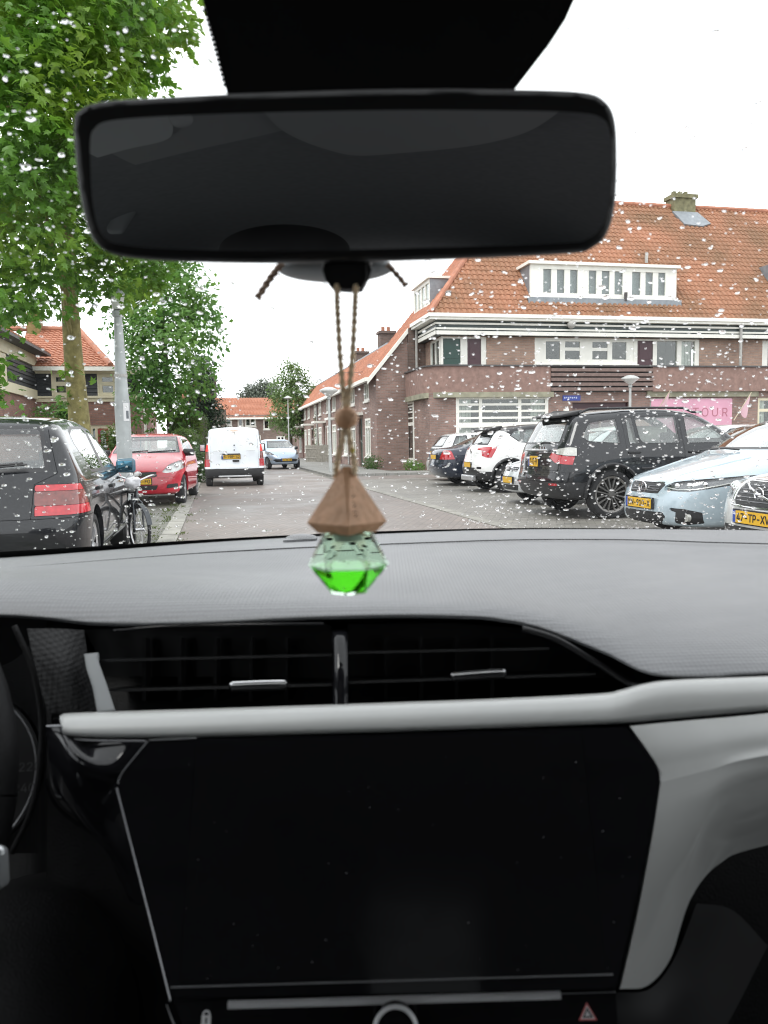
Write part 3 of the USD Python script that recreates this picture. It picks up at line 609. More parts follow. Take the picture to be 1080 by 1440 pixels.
# things on the facade
bz = bzt - 1.9
bn = street_thing('banner', 'pink advertising banner hung below the concrete lintel, lettering half hidden by the black car', 'banner')
part(bn, 'cloth', bx(ba0 + .05, ba1 - .02, SF - .02, SF - .012, 1.0, bzt - .03), mat('pink_vinyl', (0.62, 0.32, 0.42), 0.55, var=0.07, vscale=1.5))
M_sep = mat('rose_lettering', (0.4, 0.15, 0.2), 0.6)
for ch_, px in (('T', 978), ('O', 991), ('U', 1005), ('R', 1019)):
    x_, z_ = F(px, 579.5); part(bn, 'letter', place_text(ch_, 0.36, V(x_, SF - .023, z_), (1, 0, 0), (0, 0, 1), 0.004), M_sep)
for i, (bpx, bpy, tpx, tpy) in enumerate(((925, 572, 942, 550), (1032, 587, 1056, 553))):
    a_ = fs(bpx, bpy + 4, SF - .06); b_ = fs(tpx, tpy, SF - .7)
    fl = street_thing('pennant', 'pale pink pennant on a slanted stick, in front of the banner' if i == 0 else 'pale pink pennant on a slanted stick, right of the banner', 'pennant')
    A_, B_ = V(a_[0], SF - .06, a_[1]), V(b_[0], SF - .7, b_[1])
    part(fl, 'pole', tube([A_, B_ + (B_ - A_) * .03], .018, 8), M_cream)
    t_ = np.linspace(0.0, 1, 9); d_ = B_ - A_
    top = [A_ + d_ * (0.97 - .62 * t) for t in t_]; bot = [A_ + d_ * (0.97 - .62 * t) + V((-.05 if i == 0 else .06) * math.sin(t * 3), .03 * math.sin(t * 9), -.62 * math.sin(math.pi * min(1, t * 1.02 + .02)) ** .8) for t in t_]
    g_ = np.stack([np.array(top), np.array(bot)], 0)
    part(fl, 'flag', trimesh.util.concatenate([grid(g_), grid(g_[::-1] + V(0, .006, 0))]), mat('pale_pink_cloth', (0.66, 0.45, 0.5), 0.8))
x0_, z0_ = F(791, 563.5); x1_, z1_ = F(816, 556)
sg = street_thing('street_sign', 'small blue street name plate on the brick left of the entrance', 'street sign')
part(sg, 'plate', bx(x0_, x1_, SF - .02, SF - .003, z0_, z1_), mat('sign_blue', (0.035, 0.06, 0.3), 0.3))
part(sg, 'lettering', [bx(x0_ + .06 + .085 * i, x0_ + .06 + .085 * i + .055, SF - .024, SF - .02, z0_ + .08 + .02 * (i % 2), z1_ - .06) for i in range(int((x1_ - x0_ - .12) / .085))], mat('sign_lettering', (0.45, 0.5, 0.7), 0.5))
x_, z_ = F(795, 582); part(H, 'meter_box', front.box(x_ - .1, x_ + .1, z_ - .25, z_ + .2, 0.003, .12), M_white)

# =================================================== row of houses behind it along the street
T = street_thing('terrace', 'row of low brick houses with orange roofs receding along the right side of the street', 'house')
TP = 6.75; TS0 = 32.35
zev = fs(524, 522, TS0)[1]
gab = Wall(T, 'p', TS0)
vr = math.tan(ang)
gab.slab('gable_wall', [(TP, 0), (PC - .002, 0), (PC - .002, zev + (PC - TP) * vr - .12), (TP, zev - .12)], M_brick)
row = Wall(T, 's', TP)
wins = []
TL = 66
for i in range(5):
    b = TS0 + 1.0 + 6.2 * i
    wins += [(b + .4, b + 1.6, 0.6, 2.3), (b + 2.4, b + 3.3, .1, 2.35), (b + 4.2, b + 5.6, 0.6, 2.3), (b + .6, b + 1.7, 3.1, zev - .35), (b + 4.2, b + 5.4, 3.1, zev - .35)]
row.slab('street_wall', [(TS0 + .29, 0), (TL, 0), (TL, zev - .1), (TS0 + .29, zev - .1)], M_brick, wins)
for i, w_ in enumerate(wins):
    if i % 5 == 1:
        d_ = part(T, 'door', row.box(w_[0], w_[1], w_[2], w_[3], -.16, -.1), [M_green, M_maroon, M_white, M_greenb, M_red][i // 5]); part(T, 'door_canopy', row.box(w_[0] - .3, w_[1] + .3, 2.5, 2.62, 0, .75), M_white)
    else: row.window(*w_, M_white, inset=-.02, cols=((w_[0] + w_[1]) / 2,), rows=(w_[3] - .4,) if w_[3] < 3 else (), fw=.09, curtain=.5)
e = V(TP - .35, TS0 - .12, zev - .35 * vr + .06)
part(T, 'roof_tiles', slope_tiles(V(TP - .35, TS0 - .1, zev - .3), V(0, 1, 0), vs, lambda k: None if k > 30 else (0, 3.1 if k > 7 else TL - TS0 + .2), lift=.04, flip=True), M_tiles2, kind='stuff')
zl_ = zev - .3 + 8.2 * TH * math.sin(ang); pl2 = TP - .35 + 8.2 * TH * math.cos(ang)
part(T, 'roof_top', [bx(pl2 - .05, pl2 + 5, TS0 + 2.95, TL, zl_ - .12, zl_ + .02)], M_zinc)
part(T, 'rear_wing', bx(pl2 + .5, pl2 + 5, TS0 + 4, TL - 4, 0, zl_ - .13), M_brick_dk)
part(T, 'roof_end', tmesh(prism(Polygon([(pl2, zl_ - .1), (TP - .35 + 31 * TH * math.cos(ang), zev - .3 + 31 * TH * math.sin(ang) - .05), (TP - .35 + 31 * TH * math.cos(ang), zl_ - .1)]), 'y', TS0 + 2.7, TS0 + 2.9)), M_brick_dk)
part(T, 'gutter', [bx(TP - .48, TP - .3, TS0 - .1, TL, zev - .42, zev - .26)], M_white)
zv = lambda p: zev - .3 + (p - TP + .35) * vr
part(T, 'verge_board', tmesh(prism(Polygon([(TP - .4, zv(TP - .4) - .2), (TP - .4, zv(TP - .4) + .02), (PC, zv(PC) + .02), (PC, zv(PC) - .2)]), 'y', TS0 - .14, TS0 - .04)), M_white)
def on_terrace(px, py):
    n = V(-math.sin(ang), 0, math.cos(ang)); nw = n[0] * P + V(0, 0, n[2]); q_ = onplane(px, py, (TP - .35) * P + V(0, 0, zev - .3), nw); return float(q_ @ P), float(q_ @ S), float(q_[2])
for px_, py_, s_ in ((545, 478, 41.5), (509, 505, 47.5)):
    p_, z_ = fs(px_, py_, s_)
    c = part(T, 'chimney', [bx(p_ - .4, p_ + .4, s_, s_ + .7, zl_ - .1, z_ + .35), bx(p_ - .47, p_ + .47, s_ - .07, s_ + .77, z_ + .35, z_ + .48)], M_brick_dk)
    part(c, 'chimney_pot', [tube([V(p_ - .15 + .3 * i, s_ + .45, z_ + .48), V(p_ - .15 + .3 * i, s_ + .45, z_ + .75)], .1, 8) for i in (0, 1)], M_ridge)
# projecting porch house further on (cream-white porch with a white post)
part(T, 'downpipe', [tube([V(TP - .06, s_, zev - .4), V(TP - .06, s_, .1)], .05, 8) for s_ in (TS0 + 7, TS0 + 13.2, TS0 + 19.4)], M_pipe)

# lower block beyond the terrace that steps into the street
T2 = street_thing('terrace', 'farther brick house with low orange eaves where the street bends, before the wooden fence', 'house')
a_ = fs(478, 545, 52)
tp2 = fs(437, 600, 60)[0]
z2 = fs(437, 575, 60)[1]
w2 = Wall(T2, 's', tp2)
w2.slab('street_wall', [(50.3, 0), (66, 0), (66, z2 - .1), (50.3, z2 - .1)], M_brick_far, [(52, 53.2, .8, 2.4), (55, 56, .1, 2.4), (58, 59.4, .8, 2.4), (62, 63.4, .8, 2.4)])
for w_ in [(52, 53.2, .8, 2.4), (58, 59.4, .8, 2.4), (62, 63.4, .8, 2.4)]: w2.window(*w_, M_white, fw=.1, curtain=.4)
part(T2, 'door', w2.box(55, 56, .1, 2.4, -.2, -.12), M_greenb)
g2 = Wall(T2, 'p', 50); g2.slab('gable_wall', [(tp2, 0), (TP + .0, 0), (TP, z2 + (TP - tp2) * .85), (tp2, z2 - .1)], M_brick_far, [(tp2 + 1.2, tp2 + 2.2, .8, 2.3)])
g2.window(tp2 + 1.2, tp2 + 2.2, .8, 2.3, M_white, fw=.1, curtain=.4)
v2 = V(math.cos(math.radians(41)), 0, math.sin(math.radians(41)))
part(T2, 'roof_tiles', slope_tiles(V(tp2 - .35, 49.85, z2 - .28), V(0, 1, 0), v2, lambda k: None if k > 16 else (0, 16.5), tw=.3, th=.36, sub=4, lift=.05, flip=True), M_tiles2, kind='stuff')
part(T2, 'gutter', bx(tp2 - .5, tp2 - .32, 49.85, 66, z2 - .42, z2 - .26), M_white)

# =================================================== far house closing the street
FH = street_thing('far_house', 'brown brick house row with orange roof closing the far end of the street', 'house')
sf = 88.0; fw_ = Wall(FH, 'p', sf)
f0, fz = fs(288, 584, sf); f1 = fs(447, 584, sf)[0] + 2
fr_z = fs(350, 558, sf + 5.5)[1]
fwin = [(fs(a, 590, sf)[0], fs(b, 590, sf)[0], fs(a, c_, sf)[1], fs(a, d_, sf)[1]) for a, b, c_, d_ in ((305, 311, 597, 588), (317, 326, 599, 588.5), (334, 342, 600, 587), (344, 360, 600, 587), (370, 379, 604, 589), (403, 416, 600, 588), (388, 400, 623, 613), (352, 366, 626, 612), (318, 330, 626, 612))]
fw_.slab('wall', [(f0, 0), (f1, 0), (f1, fz), (f0, fz)], M_brick_far, fwin)
for w_ in fwin: fw_.window(*w_, M_white, cols=((w_[0] + w_[1]) / 2,) if w_[1] - w_[0] > .9 else (), fw=.16, curtain=.35)
fa = math.atan2(fr_z - fz, 5.5); fv = V(0, math.cos(fa), math.sin(fa))
part(FH, 'roof_tiles', slope_tiles(V(f0 - .3, sf - .5, fz - .45), V(1, 0, 0), fv, lambda k: None if k * .4 > 5.9 / math.cos(fa) else (0, f1 - f0 + .6), tw=.34, th=.4, sub=4, lift=.06, amp=.045), M_tiles2, kind='stuff')
part(FH, 'gutter', bx(f0 - .3, f1 + .3, sf - .62, sf - .45, fz - .5, fz - .3), M_white)
FH2 = street_thing('far_house', 'orange-roofed house seen small behind the conifer left of the street end', 'house')
g0, gz = fs(255, 584, 76)[0], fs(300, 572, 76)[1]; g1 = fs(318, 584, 76)[0]
Wall(FH2, 'p', 76).slab('wall', [(g0, 0), (g1, 0), (g1, gz), (g0, gz)], M_brick_far, [(g1 - 2.2, g1 - 1.2, 3.2, gz - .4)])
Wall(FH2, 'p', 76).window(g1 - 2.2, g1 - 1.2, 3.2, gz - .4, M_white, fw=.12, curtain=.4)
part(FH2, 'roof_tiles', slope_tiles(V(g0, 75.6, gz - .3), V(1, 0, 0), V(0, .8, .6), lambda k: None if k > 10 else (0, g1 - g0 - k * .2), tw=.34, th=.4, sub=4, lift=.06), M_tiles2, kind='stuff')
part(FH2, 'chimney', [bx(g1 - 1.6, g1 - .8, 78, 78.8, gz, gz + 3.1)], M_brick_dk)

# =================================================== house on the left
L = street_thing('left_house', 'brick house on the left with cream and black weatherboard band and orange hipped roof', 'house')
sl = 33.0; lw = Wall(L, 'p', sl)
Q = lambda px, py: fs(px, py, sl)
lp0 = Q(28, 560)[0]; lp1 = Q(197, 560)[0]
zc0 = Q(110, 565)[1]; zc1 = Q(110, 557)[1]; zw1 = Q(110, 525.5)[1]; ze = Q(110, 517)[1]
gw = [(Q(125, 605)[0], Q(162, 605)[0], Q(140, 618)[1] - 1.0, Q(140, 597.5)[1])]
lw.slab('wall', [(lp0, 0), (lp1, 0), (lp1, zc0), (lp0, zc0)], M_brick_l, gw)
lw.window(*gw[0], M_cream, cols=(Q(136, 605)[0], Q(152, 605)[0]), fw=.14, curtain=.3, label='ground-floor window with red sashes')
x0_, x1_ = Q(138, 605)[0], Q(151, 605)[0]
part(L, 'red_sash', [lw.box(x0_ - .02, x0_ + .07, gw[0][2] + .1, gw[0][3] - .15, -.1, -.02), lw.box(x1_ - .07, x1_ + .02, gw[0][2] + .1, gw[0][3] - .15, -.1, -.02), lw.box(x0_ + .07, x1_ - .07, gw[0][3] - .24, gw[0][3] - .15, -.1, -.02)], M_red)
part(L, 'cream_band', [lw.box(lp0, lp1, zc0, zc1 - .08, -.3, .06), lw.box(lp0 - .03, lp1 + .03, zc1 - .08, zc1, -.3, .12)], M_cream)
part(L, 'eaves_board', lw.box(lp0, lp1, zw1, ze - .02, -.3, .03), M_cream)
segs = [(50, 72.5, 'w'), (77, 97, 'g'), (98, 115.5, 'w'), (116, 137, 'w'), (142, 160.5, 'g'), (165, 185, 'w')]
lowb, highb = zc1, zw1
part(L, 'upper_wall', lw.box(lp0, lp1, lowb + .002, highb - .002, -.34, -.3), M_dark)
for a, b, k in segs:
    a_, b_ = Q(a, 540)[0], Q(b, 540)[0]
    if k == 'w':
        n_ = 6
        for i in range(n_):
            z_ = lowb + (highb - lowb) * i / n_; z2_ = lowb + (highb - lowb) * (i + 1) / n_
            part(L, 'weatherboard', tmesh(prism(Polygon([(sl + .06, z_ + .004), (sl - .05, z_ + .004), (sl - .015, z2_), (sl + .06, z2_)]), 'x', a_, b_)), M_weather)
    else:
        Wall(L, 'p', sl, .28).window(a_ - .08, b_ + .08, lowb + .01, highb - .01, M_cream, rows=((lowb + (highb - lowb) * .55, .16),), fw=.13, inset=-.02, sill=False, curtain=.25)
for a, b in ((45, 50), (72.5, 74.5), (137, 139.5), (163, 165)):
    part(L, 'post', lw.box(Q(a, 540)[0], Q(b, 540)[0], lowb + .001, highb - .001, -.28, .05), M_cream)
part(L, 'gutter', lw.box(lp0 + .1, lp1 + .45, ze - .16, ze, .3, .5), M_white)
part(L, 'downpipe', tube([V(Q(47.5, 540)[0], sl - .12, ze - .1), V(Q(47.5, 540)[0], sl - .12, 0)], .05, 8), M_white)
part(L, 'downpipe', tube([V(Q(203, 560)[0], sl - .12, ze - .9), V(Q(203, 560)[0], sl - .12, 0)], .05, 8), M_white)
apex_p, apex_z = fs(110, 465, sl + 4.2)
la = math.atan2(apex_z - ze, 4.7); lv = V(0, math.cos(la), math.sin(la))
pl_, pr_ = Q(28, 517)[0], Q(158, 519)[0]
slp = 4.7 / math.cos(la); nr = int(slp / .3)
def rows_l(k):
    if k > nr: return None
    f = k / nr; return (0 + (apex_p - 2.6 - pl_) * f * .55, (pr_ - pl_) + (apex_p + .1 - pr_) * f)
part(L, 'roof_tiles', slope_tiles(V(pl_, sl - .5, ze), V(1, 0, 0), lv, rows_l, lift=.045, amp=.035), M_tiles2, kind='stuff')
rr_ = V(pr_, sl - .45, ze + .06); tp_ = V(apex_p, sl + 4.2, apex_z + .06)
part(L, 'ridge', [ridge_run(rr_, tp_, .12), ridge_run(tp_, V(apex_p - 3.2, sl + 4.2, apex_z + .06), .12)], M_ridge)
part(L, 'roof_side', tmesh((np.array([[pr_, sl - .5, ze], [pr_, sl + 9, ze], [apex_p, sl + 4.2, apex_z]]), np.array([[0, 1, 2]]))), M_tiles2)
cp, cz = fs(42, 480, sl + 4); cp2 = fs(59, 480, sl + 4)[0]; cz2 = fs(50, 448, sl + 4)[1]
part(L, 'chimney', [bx(cp, cp2, sl + 3.6, sl + 4.4, cz - 1, cz2), bx(cp - .06, cp2 + .06, sl + 3.5, sl + 4.5, cz2, cz2 + .15)], mat('chimney_left', (0.2, 0.15, 0.06), .9, var=.3))
# receding side wall with sloped coping, right of the house
lr = Wall(L, 's', lp1, -0.28)
lr.slab('side_wall', [(sl + .29, 0), (sl + 8.5, 0), (sl + 8.5, 2.6), (sl + .29, zc1)], M_brick_l, [(sl + 3.2, sl + 4.4, .9, 2.0)])
part(L, 'coping', tmesh(prism(Polygon([(sl + .1, zc1), (sl + 8.6, 2.6), (sl + 8.6, 2.75), (sl + .1, zc1 + .15)]), 'x', lp1 - .34, lp1 + .05)), M_stone)
part(L, 'window', [bx(lp1 - .08, lp1 - .03, sl + 3.2, sl + 4.4, .9, 1.0), bx(lp1 - .08, lp1 - .03, sl + 3.2, sl + 4.4, 1.9, 2.0), bx(lp1 - .08, lp1 - .03, sl + 3.2, sl + 3.3, 1.0, 1.9), bx(lp1 - .08, lp1 - .03, sl + 4.3, sl + 4.4, 1.0, 1.9)], M_white)
part(L, 'pane', bx(lp1 - .07, lp1 - .06, sl + 3.2, sl + 4.4, .9, 2.0), M_pane); part(L, 'room', bx(lp1 - .6, lp1 - .5, sl + 3.0, sl + 4.6, .7, 2.2), M_dark)
# nearer wing at the very left
N = street_thing('left_house', 'brick wing at the left edge with slanted dark verge, cream frames and weatherboards', 'house')
pn = lp0 + .6; ns0, ns1 = 24.0, 32.9
wv = Wall(N, 's', pn, -0.28)
cz0 = zc0 + .1
wv.slab('wall', [(ns0, 0), (ns1, 0), (ns1, cz0), (ns0, cz0)], M_brick_l)
part(N, 'cream_band', wv.box(ns0, ns1, cz0, cz0 + .35, -.28, .08), M_cream)
zt_ = cz0 + 1.28
for i in range(6):
    z_ = cz0 + .36 + .9 * i / 6; z2_ = cz0 + .36 + .9 * (i + 1) / 6
    part(N, 'weatherboard', tmesh(prism(Polygon([(pn - .1, z_ + .004), (pn + .05, z_ + .004), (pn + .015, z2_), (pn - .1, z2_)]), 'y', 28.6, ns1)), M_weather)
wv.window(25.0, 27.6, cz0 + .36, zt_, M_cream, cols=(25.8, 26.7), rows=(cz0 + .8,), fw=.14, inset=.02, curtain=.3, sill=False)
part(N, 'post', [wv.box(27.6, 28.6, cz0 + .36, zt_, -.2, .04), wv.box(24.0, 25.0, cz0 + .36, zt_, -.2, .04)], M_cream)
part(N, 'eaves_board', wv.box(ns0, ns1 + .1, zt_ + .002, zt_ + .42, -.28, .1), M_cream)
part(N, 'verge', wv.box(ns0, ns1 + .3, zt_ + .42, zt_ + .52, -.3, .6), M_cap)
nv = V(-math.cos(math.radians(30)), 0, math.sin(math.radians(30)))
part(N, 'roof_tiles', slope_tiles(V(pn + .55, ns0, zt_ + .54), V(0, 1, 0), nv, lambda k: None if k > 12 else (0, ns1 + .3 - ns0), lift=.045, amp=.035), M_tiles2, kind='stuff')
# ------------------------------------------------------------------ cars: one smooth body per car, every panel, pane and lamp carved out of it
def paint(name, color, metal=0.0, rough=0.28):
    return mat('paint_' + name, color, rough, metal, 1.0, var=0.03, vscale=3, dirt=0.12, spec=.08 if max(color) < .05 else .5)
M_tyre = mat('tyre_rubber', (0.018, 0.018, 0.019), 0.75, var=0.3, vscale=12)
M_alloy = mat('wheel_alloy', (0.5, 0.5, 0.51), 0.3, 0.85, var=0.08)
M_alloy_d = mat('wheel_alloy_dark', (0.2, 0.19, 0.18), 0.35, 0.7, var=0.08)
M_brake = mat('brake_dark', (0.03, 0.028, 0.026), 0.6, 0.3)
M_black = mat('black_plastic', (0.014, 0.014, 0.015), 0.5, var=0.2)
M_trim = mat('window_rubber', (0.01, 0.01, 0.011), 0.35)
M_chrome = mat('chrome_trim', (0.72, 0.72, 0.73), 0.12, 1.0)
M_carglass = pane_mat('car_glass', (0.93, 0.96, 0.945), 0.09, 0.0, 3.6)
M_carglass_d = pane_mat('car_glass_tinted', (0.84, 0.88, 0.87), 0.09, 0.0, 3.6)
M_lens_red = mat('lamp_red', (0.36, 0.012, 0.02), 0.12, 0, 1.0, var=0.25, vscale=25)
M_lens_dk = mat('lamp_smoked_red', (0.13, 0.03, 0.025), 0.12, 0, 1.0, var=0.3, vscale=25)
M_lens_wh = mat('lamp_clear', (0.42, 0.42, 0.39), 0.1, 0.2, 1.0, var=0.2, vscale=22)
M_lens_or = mat('lamp_amber', (0.55, 0.22, 0.03), 0.12, 0, 1.0)
M_lit = glow_mat('lamp_lit_red', (1.0, 0.08, 0.06), .4)
M_lit_hot = glow_mat('lamp_lit_core', (1.0, 0.6, 0.4), 1.8)
M_house_lamp = mat('lamp_housing', (0.12, 0.12, 0.125), 0.2, 0.6)
M_lens = pane_mat('lamp_lens_clear', (0.95, 0.96, 0.96), 0.05)
M_plate = mat('plate_yellow', (0.62, 0.36, 0.02), 0.4, var=0.06)
M_plate_b = mat('plate_blue', (0.02, 0.06, 0.3), 0.4)
M_ink = mat('plate_ink', (0.012, 0.012, 0.012), 0.5)
M_seat = mat('seat_cloth', (0.05, 0.05, 0.052), 0.9, var=0.2)
M_seat_l = mat('seat_cream', (0.42, 0.42, 0.36), 0.8, var=0.1)

def body_solid(sp, inset=0.0):
    L, Wd, H = sp['L'], sp['W'] / 2, sp['H']; zb = sp['belt']; wr = sp.get('wr', 0.72) * Wd
    pts = np.array([(L / 2 - d, z) for d, z in sp['prof']])
    # round the outline a little: Chaikin
    for _ in range(2):
        nx = np.roll(pts, -1, 0); pts = np.stack([pts * .75 + nx * .25, pts * .25 + nx * .75], 1).reshape(-1, 2)
    pl = Polygon(pts)
    if inset: pl = pl.buffer(-inset)
    if not isinstance(pl, Polygon): pl = max(pl.geoms, key=lambda g: g.area)
    h = sp.get('res', 0.055)
    n = int(pl.exterior.length / h); ring = np.array([pl.exterior.interpolate(i / n, normalized=True).coords[0] for i in range(n)])
    x0, z0, x1, z1 = pl.bounds
    gx, gz = np.meshgrid(np.arange(x0, x1, h), np.arange(z0, z1, h)); gx[1::2] += h / 2; g = np.stack([gx.ravel(), gz.ravel()], 1)
    inn = pl.buffer(-0.6 * h); g = g[contains_xy(inn, g[:, 0], g[:, 1])]
    q = np.vstack([ring, g]); tri = Delaunay(q).simplices; c = q[tri].mean(1)
    tri = tri[contains_xy(pl, c[:, 0], c[:, 1])]
    ar = (q[tri[:, 1], 0] - q[tri[:, 0], 0]) * (q[tri[:, 2], 1] - q[tri[:, 0], 1]) - (q[tri[:, 1], 1] - q[tri[:, 0], 1]) * (q[tri[:, 2], 0] - q[tri[:, 0], 0])
    tri = tri[np.abs(ar) > 1e-9]; ar = ar[np.abs(ar) > 1e-9]; tri[ar < 0] = tri[ar < 0][:, ::-1]
    x, z = q[:, 0], q[:, 1]; zm = sp.get('zm', 0.55)
    base = np.where(z < zm, 1 - sp.get('tuck', 0.06) * ((zm - z) / zm) ** 2, 1 - 0.035 * np.clip((z - zm) / (zb - zm), 0, 1) ** 2)
    up = 0.962 - np.clip((z - zb) / (H - zb), 0, 1) * (0.962 - wr / Wd)
    hw = Wd * np.where(z > zb, up, base)
    df, cf, dr, cr = sp.get('df', 0.75), sp.get('cf', 0.2), sp.get('dr', 0.6), sp.get('cr', 0.13)
    d = L / 2 - x; e = x + L / 2
    hw = hw - cf * np.clip(1 - d / df, 0, 1) ** 2.2 - cr * np.clip(1 - e / dr, 0, 1) ** 2.2 - inset
    hw = np.maximum(hw, 0.06)
    # side surface + rim across
    NY = 15; n0 = len(q); ed = np.vstack([tri[:, [0, 1]], tri[:, [1, 2]], tri[:, [2, 0]]]); es = {tuple(e_) for e_ in ed.tolist()}
    be = [e_ for e_ in es if (e_[1], e_[0]) not in es]
    verts = [np.stack([x, hw, z], 1), np.stack([x, -hw, z], 1)]; faces = [tri[:, ::-1], tri + n0]
    bid = sorted({i for e_ in be for i in e_}); idx = {b: k for k, b in enumerate(bid)}; nb = len(bid)
    tt = np.linspace(1, -1, NY)[1:-1]
    mid = np.stack([np.stack([x[bid], hw[bid] * t, z[bid]], 1) for t in tt], 0).reshape(-1, 3); verts.append(mid)
    def vid(b, j): return b if j == 0 else (b + n0 if j == NY - 1 else 2 * n0 + (j - 1) * nb + idx[b])
    rim = []
    for a, b in be:
        for j in range(NY - 1): rim += [[vid(a, j), vid(b, j), vid(b, j + 1)], [vid(a, j), vid(b, j + 1), vid(a, j + 1)]]
    v = np.vstack(verts); f = np.vstack(faces + [np.array(rim)])
    yn = v[:, 1] / Wd
    bf, br = sp.get('bow_f', 0.22), sp.get('bow_r', 0.1)
    v[:, 0] -= np.where(v[:, 0] > 0, bf * yn ** 2 * np.clip(v[:, 0] / (L / 2), 0, 1), -br * yn ** 2 * np.clip(-v[:, 0] / (L / 2), 0, 1))
    v[:, 2] -= sp.get('crown', 0.05) * yn ** 2 * np.clip((v[:, 2] - 0.55) / 0.3, 0, 1)
    t = trimesh.Trimesh(v, f, process=False)
    trimesh.smoothing.filter_laplacian(t, lamb=0.5, iterations=sp.get('smooth', 4), volume_constraint=False)
    if t.volume < 0: t.invert()
    M = mf(t)
    return M
def uni(p): return p if isinstance(p, Polygon) else Polygon(p)
class Car:
    def __init__(self, name, label, sp, group=None):
        self.sp, self.L = sp, sp['L']
        self.root = None; self.name, self.label, self.group = name, label, group
        self.outer = body_solid(sp); self.tm = tmesh(self.outer); self.ref = (cKDTree(self.tm.vertices), np.array(self.tm.vertex_normals))
        L = self.L
        inner = body_solid(sp, 0.045)
        self.skin = self.outer - inner; self.core = body_solid(sp, 0.055)
        cab = sp['cabin']                                         # (d0, d1, z0): hollow between these distances from the nose, above z0
        self.body = self.outer - (inner ^ mcube(L / 2 - cab[1], L / 2 - cab[0], -1.2, 1.2, cab[2], 2.5))
        for d in sp['axles']:
            for s in (-1, 1):
                y0 = sp['W'] / 2 - 0.30; c = m3.Manifold.cylinder(0.5, sp['arch'], sp['arch'], 40).rotate((90, 0, 0))
                c = c.translate((L / 2 - d, y0 + 0.5 if s > 0 else -y0, sp['rad'] + 0.015)); self.body = self.body - c; self.skin = self.skin - c
        self.pieces = []
    def X(self, d): return self.L / 2 - d
    def vol(self, f):
        """prism (or intersection of prisms) of a feature; views: S side (d,z), F front (y,z), B back (y,z), T top (d,y)"""
        M = None
        for k, pl in f.items():
            if k in ('S', 'L', 'R'):
                pl = Polygon([(self.X(d), z) for d, z in uni(pl).exterior.coords[:-1]]); pl = rnd(pl.exterior.coords, .015)
                lo, hi = {'S': (-1.2, 1.2), 'L': (0.02, 1.2), 'R': (-1.2, -0.02)}[k]; q = prism(pl, 'y', lo, hi)
            elif k == 'F': q = prism(rnd(uni(pl).exterior.coords, .015), 'x', f.get('x0', 0.0), self.L / 2 + .2)
            elif k == 'B': q = prism(rnd(uni(pl).exterior.coords, .015), 'x', -self.L / 2 - .2, f.get('x1', 0.0))
            elif k == 'T': q = prism(Polygon([(self.X(d), y) for d, y in pl]), 'z', 0, 2.5)
            else: continue
            M = q if M is None else M ^ q
        return M
    def carve(self, name, f, material, gap=0.005, depth=None, grow=None, label=None, keep=True, parent=None):
        """take the piece inside the feature out of the body's skin and keep it as a part"""
        v = self.vol(f); pc = self.skin ^ v
        if pc.is_empty(): return None
        self.body = self.body - (v - self.core); self.skin = self.skin - v
        if gap:
            g = {k: (uni(p).buffer(-gap) if k in 'SLRFB' else p) for k, p in f.items()}; pc2 = pc ^ self.vol(g)
            pc = pc2 if not pc2.is_empty() else pc
        if keep: self.pieces.append((name, pc, material, label, []))
        return pc
    def window(self, name, f, glass, trim=0.022, material=None):
        v = self.vol(f); pc = self.skin ^ v
        if pc.is_empty(): return
        self.body = self.body - (v - self.core); self.skin = self.skin - v
        g = {k: (uni(p).buffer(-trim) if k in 'SLRFB' else p) for k, p in f.items()}; vg = self.vol(g)
        pane = pc ^ vg; tr = pc - vg
        self.pieces.append((name, pane, glass, None, [('rubber', tr, material or M_trim)]))
    def lamp(self, f, s, spots, strip=None, housing=None):
        """headlamp: clear lens over a housing with round reflectors"""
        v = self.vol(f); sh = self.skin ^ v
        if not hasattr(self, 'in1'): self.in1, self.in2 = body_solid(self.sp, .012), body_solid(self.sp, .036)
        lens, back = sh - self.in1, sh ^ self.in2; self.body = self.body - (v - self.core); self.skin = self.skin - v
        subs = [('lamp_housing', back, housing or M_house_lamp)]
        for y_, z_, r_ in spots:
            q = self.surf('x', s * y_, z_, 1); subs.append(('reflector', trimesh.creation.icosphere(2, r_).apply_translation(q - V(.03 + r_ * .4, 0, 0)), M_chrome))
        if strip: subs.append(('lamp_strip', tube([self.surf('x', s * y_, z_, 1) - V(.016, 0, 0) for y_, z_ in strip], .007, 6), M_lens_wh))
        self.pieces.append(('headlamp', lens, M_lens, None, subs))
    def surf(self, axis, a, b, sgn=1):
        """first hit on the body: axis 'x' from the front (sgn 1) or back (-1) at (y,z)=(a,b); axis 'y' from side sgn at (x,z)"""
        o, d = (V(sgn * 5, a, b), V(-sgn, 0, 0)) if axis == 'x' else (V(a, sgn * 5, b), V(0, -sgn, 0))
        h = self.tm.ray.intersects_location([o], [d], multiple_hits=False)[0]
        return h[0] if len(h) else o + d * 3
    def extra(self, name, mesh, material, label=None, subs=()): self.pieces.append((name, mesh, material, label, list(subs)))
    def plate(self, end, y, z, text, w=0.52, h=0.11, tilt=0.0, white=False):
        s = 1 if end == 'F' else -1; x = max([self.surf('x', y + dy, z + dz, s)[0] * s for dy in (-w / 2, 0, w / 2) for dz in (-.05, .05)]) * s
        n = V(s, 0, 0); xd = V(0, s, 0); up = V(0, 0, 1); o = V(x, y, z) + n * .012
        def pl(a0, a1, b0, b1, t0, t1): 
            b = bx(0, 1, 0, 1, 0, 1); v = np.array(b.vertices); q = V(a0, b0, t0) + v * V(a1 - a0, b1 - b0, t1 - t0); b.vertices = o + q[:, :1] * xd + q[:, 1:2] * up + q[:, 2:] * n
            b.fix_normals(); return b
